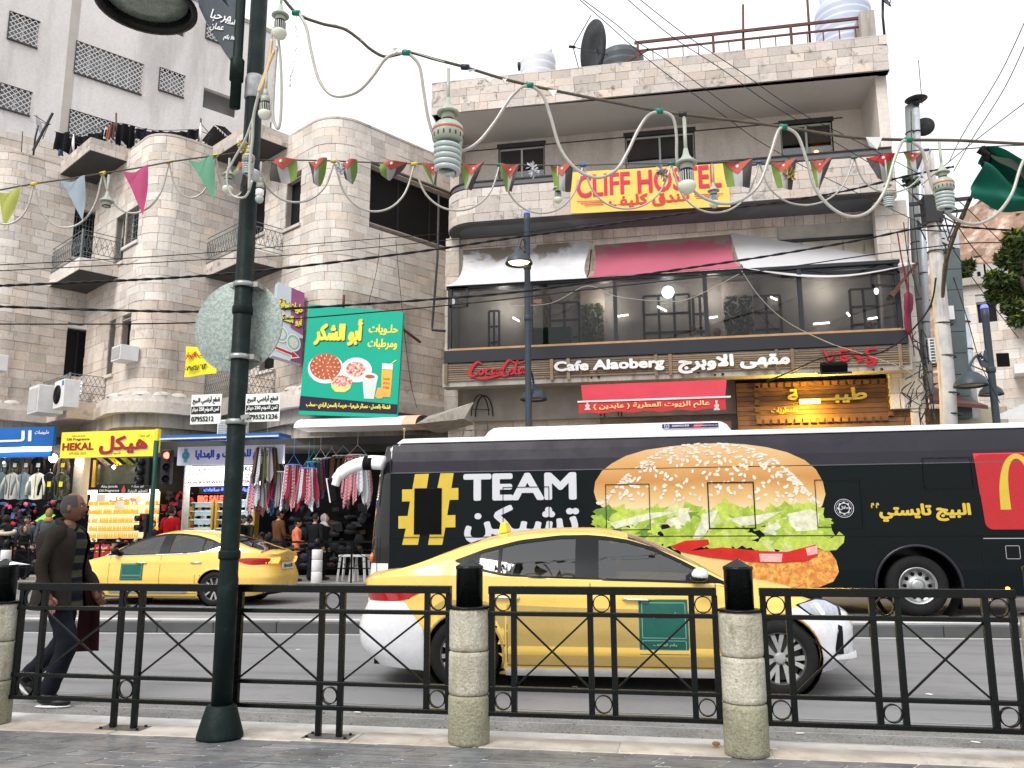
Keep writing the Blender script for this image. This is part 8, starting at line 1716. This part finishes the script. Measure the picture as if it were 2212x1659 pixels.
def bulb(px,py,Y,s,kind,label,top,g='bulbs hanging from the cables',bell=True):
 """hangs by a white stem from height `top` (photo row) with its shade at (px, py); s in metres per unit"""
 p=onY(px,py,Y);tp=onY(px,top,Y);t=thing('hanging_bulb',label,'light bulb',tp,group=g)
 if tp.z>p.z+.02:b=MB();b.tube([(p.x,Y,tp.z),(p.x,Y,p.z)],.011*s,6);b.build('stem',m_por,t)
 b=MB();b.lathe([(.012*s,.07*s),(.02*s,.03*s),(.035*s,.005*s),(.062*s,-.018*s),(.064*s,-.026*s),(.055*s,-.03*s),(.03*s,-.02*s)],p,24)if bell else b.lathe([(.02*s,.05*s),(.024*s,-.02*s)],p,16);b.build('bell_shade',m_por,t)
 b=MB();b.lathe([(.036*s,-.012*s),(.038*s,-.05*s),(.032*s,-.062*s),(.03*s,-.07*s)],p,20);b.build('socket',m_por,t)
 b=MB();b.ring(p+Vector((0,0,-.067*s)),.033*s,.006*s,(0,0,1),18);b.build('black_gasket',m_tapek,t)
 if kind=='cfl':
  b=MB();b.lathe([(.034*s,-.07*s),(.06*s,-.085*s),(.084*s,-.11*s),(.088*s,-.15*s),(.086*s,-.19*s),(.07*s,-.2*s)],p,28);bs_=b.build('ballast',m_por,t)
  for k in range(16):
   a=2*pi*k/16;b=MB();b.obox((p.x+.087*s*cos(a),Y+.087*s*sin(a),p.z-.172*s),(cos(a),sin(a),0),(-sin(a),cos(a),0),(0,0,1),.0015*s,.003*s,.012*s);b.build('vent_slit',m_dark,bs_)
  b=MB();b.lathe([(.0885*s,-.128*s),(.0895*s,-.130*s),(.0895*s,-.140*s),(.0885*s,-.142*s)],p,24);b.build('red_band',mat('faded_red',(.4,.12,.06),.5),bs_)
  turns=5.2;pts=[]
  for k in range(int(turns*20)+1):
   a=2*pi*k/20;f=k/(turns*20);R=.066*s*(1-.12*f*f);pts.append((p.x+R*cos(a),Y+R*sin(a),p.z-.21*s-.165*s*f))
  pts+=[(p.x+.03*s,Y-.01,p.z-.385*s),(p.x-.01*s,Y,p.z-.392*s)]
  b=MB();b.tube(pts,.0155*s,9);b.build('spiral_tube',m_cfl,t)
 elif kind=='led':
  b=MB();b.lathe([(.028*s,-.07*s),(.03*s,-.08*s),(.034*s,-.14*s)],p,20);hs_=b.build('neck',m_dark,t)
  for k in range(18):a=2*pi*k/18;b=MB();b.obox((p.x+.034*s*cos(a),Y+.034*s*sin(a),p.z-.11*s),(cos(a),sin(a),0),(-sin(a),cos(a),0),(0,0,1),.009*s,.0022*s,.032*s);b.build('fin',m_led,hs_)
  b=MB();b.lathe([(.04*s,-.14*s),(.052*s,-.15*s),(.053*s,-.17*s),(.042*s,-.195*s),(.02*s,-.21*s),(.002,-.213*s)],p,24);b.build('diffuser',m_bulbw,t)
 elif kind=='band':
  b=MB();b.lathe([(.03*s,-.07*s),(.04*s,-.08*s),(.04*s,-.13*s),(.03*s,-.14*s)],p,18);b.build('ballast',m_white,t);b=MB();b.ell(p+Vector((0,0,-.17*s)),.042*s,.042*s,.045*s,14,10);b.build('globe',m_cfl,t)
 return t
bulb(968,236,MY-.0,1.0,'cfl','very big white spiral bulb hanging centre left in front of the sky',148)
bulb(1482,345,4.62,.98,'led','finned bulb under a bell shade in front of the hostel banner',252)
bulb(606,28,4.15,.8,'led','finned bulb with a cracked lens at the top beside the lamp pole',-30)
bulb(574,206,4.2,.72,'led','finned bulb hanging just right of the lamp pole near the top',150,bell=False)
bulb(2035,368,5.05,.66,'cfl','white spiral bulb at the right in front of the utility pole',306)
bulb(1917,398,7.3,.56,'cfl','small white spiral bulb in front of the right balcony soffit',345)
bulb(1205,404,6.4,.66,'led','small finned bulb under a bell shade left of the hostel banner',358)
bulb(1541,408,6.9,.8,'led','small bulb under an upturned shade over the hostel banner',352)
bulb(494,374,5.1,.72,'led','finned bulb under a bell shade just left of the lamp pole',342)
bulb(562,394,5.3,.75,'band','white round bulb with a label band just right of the lamp pole',350,bell=False)
bulb(538,322,5.0,.5,'cfl','spiral bulb tied against the lamp pole among old tubes',280,bell=False)
bulb(231,430,4.9,.78,'none','empty bell shaped lamp holder between the blue and pink pennants',378)
for i,(pts,Y,r,m,w)in enumerate([(((590,60),(582,110),(572,170),(560,200),(548,250),(545,300),(540,350),(538,410)),4.3,.009,m_tube,'left of the bundle'),(((600,75),(606,130),(608,200),(606,255),(600,278),(590,250),(592,180),(598,100)),4.2,.009,m_tube,'hanging as a long narrow loop'),(((588,85),(580,140),(566,185),(559,196),(572,160),(592,110)),4.2,.009,mat('amber_tube',(.55,.40,.22),.3,coat=.4),'amber coloured'),(((548,250),(530,300),(505,345),(490,380),(500,420),(530,425),(545,390)),4.9,.008,m_tube,'wrapping round the pole')]):
 o=wire(['pale light tube hanging straight down beside the lamp pole, left of the bundle','pale light tube doubled back in a long narrow loop under the top bulb','short amber light tube slanting below the top bulb','pale light tube curling around the lamp pole by the small bulbs'][i],pts,Y,r,m,n=8,name='light_tube');o['category']='light tube'
r_=random.Random(6)
def tinsel(label,pts,Y,c,s,n):
 P_=spline([onY(x,y,Y)for x,y in pts],12);b=MB()
 for k in range(n):q=r_.choice(P_);d=Vector((r_.gauss(0,1),r_.gauss(0,1),r_.gauss(0,1))).normalized()*s;e=d.orthogonal().normalized()*s*.18;b.add([q,q+d+e,q+d*1.2,q+d-e],[(0,1,2,3)])
 t_=thing('tinsel',label,'tinsel',P_[0]);tag(b.build('tinsel_strands',mat('tinsel_'+c[0],c[1],.25,.6),t_),kind='stuff')
tinsel('thin silver tinsel string dangling in the sky right of the lamp pole',((640,-10),(640,60),(638,120),(630,160),(626,188)),4.2,('silver',(.5,.5,.55)),.010,260)
tinsel('silver tinsel scrap on the flag line over the curved corner',((730,355),(738,372)),5.6,('silver',(.5,.5,.55)),.03,60)
tinsel('gold tinsel tuft tied to the lamp pole above the line',((524,312),(528,325)),5.15,('gold',(.5,.4,.1)),.035,70)
tinsel('gold tinsel star on the flag right of the hostel banner',((1702,372),(1706,380)),7.1,('gold',(.5,.4,.1)),.06,60)
tinsel('silver tinsel tuft below the line in front of the first hostel window',((1148,360),(1155,375)),6.2,('silver',(.5,.5,.55)),.04,60)
tinsel('dark tinsel tuft over the middle of the hostel banner',((1428,366),(1434,382)),6.7,('grey',(.25,.25,.25)),.05,60)
t=thing('green_flag','large dark green flag bunched on a bent dark pole at the right edge','flag',onY(2130,340,6.2));Yg=6.2
q=[(2095,425),(2130,318),(2260,395),(2260,470)]
b=MB();A_,B_,C_,D_=[onY(x,y,Yg)for x,y in q];b.grid(lambda u,v:A_.lerp(D_,u).lerp(B_.lerp(C_,u),v)+Vector((0,.07*sin(9*v+4*u)-.05*sin(14*v),.015*sin(10*u))),26,26);b.build('flag_cloth',mat('flag_deep_green',(.0,.085,.055),.8,var=.25,vs=8),t)
b=MB();b.grid(lambda u,v:onY(2128+110*u,322+48*u+40*v*u,Yg-.05)+Vector((0,.03*sin(8*u),0)),14,6);b.build('flag_fold',mat('flag_dark_fold',(.03,.04,.03),.8,var=.3,vs=8),t)
b=MB();b.tube(spline([onY(2096,428,Yg),onY(2080,465,7.),onY(2060,510,9),onY(2042,575,12),onY(2036,640,16)],6),[.016]*6+[.02]*6+[.026]*6+[.034]*7,7);b.build('bent_pole',m_cab,t)
b=MB();b.ell(onY(2125,325,Yg),.035,.03,.035,9,7);b.tube([onY(2115,322,Yg),onY(2135,335,Yg),onY(2128,360,Yg)],.03,6);b.build('knot',m_dark,t)
# -- people
def skinm(n,c):return mat(n,c,.55,var=.1,vs=20,bump=.15,bs=120)
m_sk,m_skd=skinm('skin',(.42,.23,.15)),skinm('skin_dark',(.155,.07,.045));m_hair=mat('hair_black',(.012,.010,.009),.6,bump=.6,bs=200);m_hairg=mat('hair_greying',(.045,.042,.04),.8,bump=.8,bs=260,fine=.4)
m_eye=mat('eye_white',(.6,.58,.55),.3);m_lip=mat('lips',(.16,.05,.04),.6);m_shoe=mat('black_shoe',(.012,.012,.013),.5)
def headpt(a,v):
 """a: angle from the face, v: 0 chin side to 1 crown"""
 ph=pi*v;x,y,z=cos(a)*sin(ph),sin(a)*sin(ph),-cos(ph);f=max(0,cos(a))**2
 X_,Y_,Z_=x*.099,y*.077,z*.122
 if z<0:Y_*=1-.32*(-z)**1.3;X_*=1-.10*(-z);X_+=.012*f*(-z)
 g=lambda c,w:math.exp(-((z-c)/w)**2)
 na=math.exp(-(a/.17)**2);X_+=.027*na*g(-.17,.13)+.010*na*g(.05,.2)+.009*math.exp(-(a/.45)**2)*g(.2,.10)+.011*math.exp(-(a/.3)**2)*g(-.50,.08)+.012*math.exp(-(a/.35)**2)*g(-.80,.13)
 X_-=.012*(math.exp(-((abs(a)-.42)/.22)**2))*g(.06,.10)
 return X_,Y_,Z_
def person(label,loc,rz,s,top,low,skin=None,hair=None,arms=None,legs=None,hem=.84,lean=0.,open_=0,hat=None,hairline=.35,turn=0.,flare=1.,seated=False,shirt=None,beard=None,near=False,long_=False):
 skin=skin or m_sk;hair=hair or m_hair;t=thing('person',label,'person',loc,rz);t.scale=(s,)*3
 legs=legs or(((.03,-.10,.50),(0,-.11,.09)),((.02,.10,.50),(-.02,.11,.09)))
 arms=arms or(((-.03,-.24,1.15),(.05,-.25,.90)),((-.03,.24,1.15),(.05,.25,.90)))
 dz=-.42 if seated else 0;o=lambda p:(p[0]+lean*max(0,p[2]-.9),p[1],p[2]+dz)
 hipz=.93
 V_=[(0,0,hipz),(0,0,1.15),(0,0,1.36),(.0,0,1.50),(.015,0,1.57)];E_=[(0,1),(1,2),(2,3),(3,4)];Rr=[.12,.11,.12,.058,.056]
 for sd,(el,wr)in zip((-1,1),arms):
  n0=len(V_);V_+=[(0,sd*.17,1.42),el,wr,Vector(wr).lerp(Vector(el),-.18)];E_+=[(2,n0),(n0,n0+1),(n0+1,n0+2),(n0+2,n0+3)];Rr+=[.06,.042,.028,.030]
 for sd,(kn,an)in zip((-1,1),legs):
  n0=len(V_);V_+=[(0,sd*.09,.90),kn,an];E_+=[(0,n0),(n0,n0+1),(n0+1,n0+2)];Rr+=[.08,.055,.038]
 me=bpy.data.meshes.new('body');me.from_pydata([o(p)for p in V_],E_,[]);me.materials.append(skin);bd=link('body',me,t,True)
 sk=bd.modifiers.new('skin','SKIN');bd.modifiers.new('sub','SUBSURF').levels=1;bd.modifiers['sub'].render_levels=1;sk.use_smooth_shade=True
 for i,v in enumerate(me.skin_vertices[0].data):v.radius=(Rr[i]*.95,Rr[i]*.95);v.use_root=i==0
 P=lambda n,b,m,p=None:b.build(n,m,p or t,local=True)
 prof=[(hem,.185*flare),(.95,.175*(1+(flare-1)*.6)),(1.1,.168),(1.25,.190),(1.36,.205),(1.44,.185),(1.485,.12),(1.51,.072)]
 def shell(u,v,k=1.,gap=0.):
  z=hem+(1.51-hem)*v;r=lerp(prof,z)*k;a=gap+(2*pi-2*gap)*u;w=1+.022*sin(7*a+9*z)*(1-.4*v)+.015*sin(23*z+3*a)
  return o((cos(a)*r*(.70+(.22 if open_ and k>1.05 else 0))*w+.01-(.035 if open_ and k>1.05 else 0),sin(a)*r*w,z))
 b=MB();gp=.55 if open_ else 0;b.grid(lambda u,v:shell(u,v,1.12 if open_ else 1,gp*(1 if True else 0)),28,20)
 for sd,(el,wr)in zip((-1,1),arms):
  pts=spline([o((0,sd*.13,1.44)),o((0,sd*.19,1.40)),o(el),o(Vector(el).lerp(Vector(wr),.95))],6);n_=len(pts)
  b.tube(pts,[.065+.022*sin(pi*min(1,i/n_*2.2))-.024*i/n_+.0035*sin(i*2.1)for i in range(n_)],12)
 jk=P('jacket' if open_ else 'top',b,top)
 if open_:
  b=MB();b.grid(lambda u,v:shell(u,v,1.09,gp+(.18 if u<.5 else .0))if False else o((.085+.055*v,(-1)*(.05+.06*u),1.40+.10*u*0+.11*v)),3,3)
  b.tube([o((.075,-.075,1.43)),o((.02,-.105,1.50)),o((-.05,-.07,1.545)),o((-.075,0,1.55)),o((-.05,.07,1.545)),o((.02,.105,1.50)),o((.075,.075,1.43))],[.02,.026,.028,.028,.028,.026,.02],8);P('collar',b,top,jk)
  b=MB();Nv=46
  for j in range(Nv):
   z0,z1=j/Nv,(j+1)/Nv;zz=hem+(1.51-hem)*z0;b.mi=0 if((zz-.86)/.064)%2<1 else 1
   b.grid(lambda u,v:shell(u,z0+(z1-z0)*v,1.0),28,1)
  P('striped_sweater',b,shirt)
  b=MB();b.bar(o((.02,-.27,1.30)),o((.02,-.27,1.31)),.01)
 b=MB();b.tube([o((0,0,.86)),o((0,0,.93)),o((0,0,1.03))],[.155,.165,.15],16,flat=1.)
 b.v=[(x,y,z)for x,y,z in b.v]
 for sd,(kn,an)in zip((-1,1),legs):
  pts=spline([o((0,sd*.085,.92)),o(Vector((0,sd*.09,.9)).lerp(Vector(kn),.5)),o(kn),o(Vector(kn).lerp(Vector(an),.6)),o((an[0]-.01,an[1],an[2]+.0))],5);n_=len(pts)
  b.tube(pts,[.098-.030*i/n_+.004*sin(i*1.9)for i in range(n_)],12)
 P('skirt' if long_ else 'trousers',b,low)
 for(kn,an),sd in zip(legs,(-1,1)):
  d=Vector((an[0]-kn[0],0,an[2]-kn[2])).normalized();tilt=0 if an[2]<.13 else-.7;c,s_=cos(tilt),sin(tilt);b=MB()
  for(x0_,z0_,rr_x,rz_)in((0.02,-.02,.10,.05),(.11,-.045,.10,.035)):b.ell((x0_,0,z0_),rr_x,.048,rz_,12,8)
  b.v=[o((an[0]+x*c-z*s_,an[1]+y,an[2]+x*s_+max(z,-.082)*c))for x,y,z in b.v];sh_=P('shoe',b,m_shoe)
  if near:b=MB();b.ell((.06,0,-.075),.155,.052,.012,14,6);b.v=[o((an[0]+x*c-z*s_,an[1]+y,an[2]+x*s_+z*c))for x,y,z in b.v];P('sole',b,m_whited,sh_)
 for sd,(el,wr)in zip((-1,1),arms):
  d=(Vector(wr)-Vector(el)).normalized();f=Vector((1,0,0));f=(f-d*f.dot(d)).normalized()if abs(d.x)<.95 else Vector((0,0,1));n_=d.cross(f);w=Vector(wr);b=MB()
  b.tube([o(w-d*.01),o(w+d*.03),o(w+d*.07),o(w+d*.095)],[.024,.036,.040,.034],10,flat=.5 if abs(f.x)>.5 else 1)
  for i,l in enumerate((.068,.078,.072,.055)):
   q=w+d*.088+f*(.027-.018*i);b.tube([o(q),o(q+d*l*.45-n_*sd*.006),o(q+d*l*.8-n_*sd*.022),o(q+d*l-n_*sd*.036)],[.0095,.009,.008,.006],6)
  q=w+d*.03+f*.03;b.tube([o(q),o(q+d*.03+f*.02),o(q+d*.062+f*.024-n_*sd*.01)],[.012,.0105,.008],6);P('hand',b,skin)
 hc=Vector((.03+lean*.7,0,1.665+dz));ct,st_=cos(turn),sin(turn);tr=lambda p:(hc.x+p[0]*ct-p[1]*st_,hc.y+p[0]*st_+p[1]*ct,hc.z+p[2])
 b=MB();b.grid(lambda u,v:tr(headpt(pi*(2*u-1),v)),44,30)
 for sd in(-1,1):b.ell((0,0,0),.012,.008,.030,8,6);b.v[-63:]=[tr((x*1.6-.008,sd*.077+y,z-.01))for x,y,z in[tuple(q)for q in b.v[-63:]]]
 hd=P('head',b,skin)
 for sd in(-1,1):b=MB();b.ell(tr((.077,sd*.031,.008)),.010,.012,.0075,8,6);ey=P('eye',b,m_eye,hd);b=MB();b.ell(tr((.086,sd*.031,.008)),.004,.005,.005,6,5);P('iris',b,m_dark,hd);b=MB();b.tube([tr((.090,sd*.016,.030)),tr((.088,sd*.033,.036)),tr((.078,sd*.050,.030))],.0045,5);P('eyebrow',b,hair,hd)
 b=MB();b.tube([tr((.090,-.024,-.064)),tr((.104,0,-.062)),tr((.090,.024,-.064))],[.003,.005,.003],6);P('mouth',b,m_lip,hd)
 if beard:b=MB();b.tube([tr((.088,-.032,-.058)),tr((.104,-.012,-.048)),tr((.104,.012,-.048)),tr((.088,.032,-.058))],[.004,.007,.007,.004],6);b.ell(tr((.094,0,-.088)),.012,.014,.014,8,6);P('beard',b,hair,hd)
 if hat=='scarf' or hat=='hood':
  b=MB();b.grid(lambda u,v:tr([k*(1.18 if i_<2 else 1.12)-(.01 if i_==0 else 0)for i_,k in enumerate(headpt(pi*(.28+1.44*u),v))]),30,22);b.tube([tr((.02,0,-.10)),tr((-.02,0,-.15)),tr((-.02,0,-.22))],[.07,.11,.15],14);P('headscarf',b,hair if hat=='hood' else hair,hd)
 else:
  def hk(u,v):a=pi*(2*u-1);z=-cos(pi*v);return z>(hairline if abs(a)<1.0 else(.02 if abs(a)<1.5 else-.45))and not(hairline>.8 and z>.80)
  b=MB();b.grid(lambda u,v:tr([k*1.05 for k in headpt(pi*(2*u-1),v)]),44,30,True,hk);P('hair',b,hair,hd)
  if hat=='cap':b=MB();b.lathe([(.10,.03),(.10,.06),(.088,.11),(.05,.14),(.01,.145)],tr((0,0,0)),18,sx=1.08,sy=.85);b.obox(tr((.13,0,.045)),(ct,st_,0),(-st_,ct,0),(0,0,1),.05,.06,.008);P('hat',b,m_cb,hd)
 if hat=='long':b=MB();b.tube([tr((-.05,0,.05)),tr((-.08,0,-.05)),tr((-.09,0,-.16)),tr((-.085,0,-.26))],[.07,.085,.075,.03],12);P('long_hair',b,hair,hd)
 return t
def CL(n,c,**k):return mat(n,c,.9,spec=.12,bump=.8,bs=16,var=.3,vs=5,fine=.15,**k)
mp=onZ(131,1526,.0)
person('man in an open dark brown jacket and striped jumper walking right behind the railing',(mp.x-.10,mp.y+.02,0),radians(10),1.02,CL('brown_jacket',(.020,.016,.013)),CL('dark_trousers',(.009,.010,.016)),skin=m_skd,hair=m_hairg,arms=(((-.07,-.235,1.17),(.02,-.24,.92)),((.05,.235,1.16),(.17,.22,.95))),legs=(((.13,-.09,.52),(-.0,-.10,.09)),((-.02,.10,.50),(-.30,.11,.21))),hem=.80,open_=1,shirt=[CL('jumper_navy',(.006,.007,.016)),CL('jumper_olive',(.05,.05,.03))],hairline=.82,beard=1,near=True,flare=1.16,turn=radians(14))
q=mp+Vector((.02,.22,0));b=MB();b.grid(lambda u,v:(q.x-.03+.18*(u-.4)*(.7+.3*(1-v)),q.y+.05*sin(3*u),.42+.58*v),6,6);b.grid(lambda u,v:(q.x-.03+.18*(.6-u)*(.7+.3*(1-v)),q.y+.09,.42+.58*v),6,6);tag(b.build('cloth_bag',CL('maroon_cloth',(.035,.012,.014))),'dark maroon cloth bag carried low beside the walking man','bag')
def street(label,px,ytop,Y,deg,top,low,**k):
 p=onY(px,ytop,Y);H_=p.z-.2;return person(label,(p.x,Y,.2),radians(deg),H_/1.787,top,low,**k)
k_bl,k_br,k_rd,k_or,k_gy,k_tan,k_wh,k_ol,k_bk=CL('shirt_black',(.010,.011,.013)),CL('jacket_brown',(.10,.045,.02)),CL('jumper_red',(.38,.008,.014)),CL('top_orange',(.70,.20,.11)),CL('jacket_slate',(.07,.085,.10)),CL('hood_tan',(.30,.19,.08)),CL('shirt_white',(.66,.66,.70)),CL('jacket_olive',(.035,.04,.022)),CL('jeans_dark',(.02,.022,.035))
bent=(((.06,-.24,1.14),(.24,-.16,1.10)),((.06,.24,1.14),(.24,.16,1.10)))
street('woman in a long black coat with a fur collar, back turned at the left edge',14,1112,21.9,80,k_bl,k_bl,hem=.45,flare=1.25,hat='scarf')
b=MB();p=onY(16,1150,21.75);b.ring(p,.19,.06,(.1,-.2,1),18,7);tag(b.build('fur_collar',CL('cream_fur',(.5,.42,.32))),'cream fur collar on the coat of the woman at the left edge','fur collar')
street('bearded man in a slate blue jacket facing out at the clothes stall',62,1114,22.0,-80,k_gy,k_bk,beard=1)
street('woman in black holding a pale bundle behind the walking man',52,1136,21.4,-20,k_bl,k_bl,hem=.5,flare=1.2,hat='scarf',arms=bent)
street('person in a tan knitted hood looking at the clothes stall',107,1099,22.1,120,k_gy,k_bk,hat='hood',hair=k_tan)
street('man in a bright red jumper seen from behind beside the traffic light',371,1094,21.9,88,k_rd,k_bk)
street('dark haired man with a lined face low behind the left taxi',332,1124,21.7,-55,CL('shirt_plum',(.05,.012,.018)),k_bk,turn=.2)
g1=street('girl in a white shirt with black print in profile right of the lamp pole',507,1108,21.6,12,k_wh,k_bk,hat='long',arms=bent)
p=onY(511,1152,21.30);letters(g1,'EX',(.155,-.055,1.16),(.35,.94,0),(0,0,1),.2,.15,i_blk,bold=.008,local=True)
street('girl in dark clothes close beside the girl in white',523,1112,21.9,10,k_bl,k_bk,hat='long')
street('person in an olive jacket turned away behind the two girls',537,1112,22.2,60,k_ol,k_bk)
street('man in a brown suede jacket and dark hat looking right at the scarves',603,1100,21.7,55,k_br,k_bk,arms=bent)
street('boy in a salmon orange top and black cap',642,1120,21.5,25,k_or,k_bk,hat='cap',arms=bent)
street('man in a black bomber jacket seen from behind left of the bus',681,1108,21.6,80,k_bl,k_bk)
street('woman with a white headscarf behind the man in black',700,1110,22.1,5,k_bl,k_bl,hat='scarf',hair=k_wh)
sit=(((.42,-.10,.95),(.50,-.10,.52)),((.42,.10,.95),(.50,.10,.52)));whl=(((.18,-.26,1.15),(.44,-.14,1.22)),((.18,.26,1.15),(.44,.14,1.22)))
def driver(label,car_,yy):
 w=car_.matrix_basis;c=w@Vector((.12,yy,.0));person(label,(c.x,c.y,.02),car_.rotation_euler.z,.93,k_rd if yy and car_ is near_taxi else k_bl,k_bk,seated=True,legs=sit,arms=whl)
driver('taxi driver at the wheel of the near taxi, seen through the side window',near_taxi,.38);driver('taxi driver at the wheel of the left taxi, seen through the side window',left_taxi,.38)
m_cr=k_bl
for px,py,c_,lab,kw in((1291,718,k_gy,'woman holding a phone up at the second cafe window',dict(hat='long',arms=(((.1,-.24,1.2),(.2,-.06,1.5)),((.1,.24,1.15),(.2,.1,1.2))))),(1498,706,k_wh,'young man in a pale shirt drinking at the middle cafe window',dict(arms=(((.1,-.24,1.2),(.18,-.04,1.48)),((.1,.24,1.15),(.2,.1,1.2))))),(1549,710,CL('top_maroon',(.09,.02,.025)),'woman with a brown headscarf at the fourth cafe window',dict(hat='scarf',hair=CL('scarf_brown2',(.14,.06,.04)))),(1879,696,k_gy,'bald man turned sideways at the right cafe window',dict(hairline=.95,turn=1.2))):
 p=onY(px,py,23.1);person(lab,(p.x,23.1,p.z-1.365),radians(-95),1.0,c_,k_bk,seated=True,legs=sit,**kw)
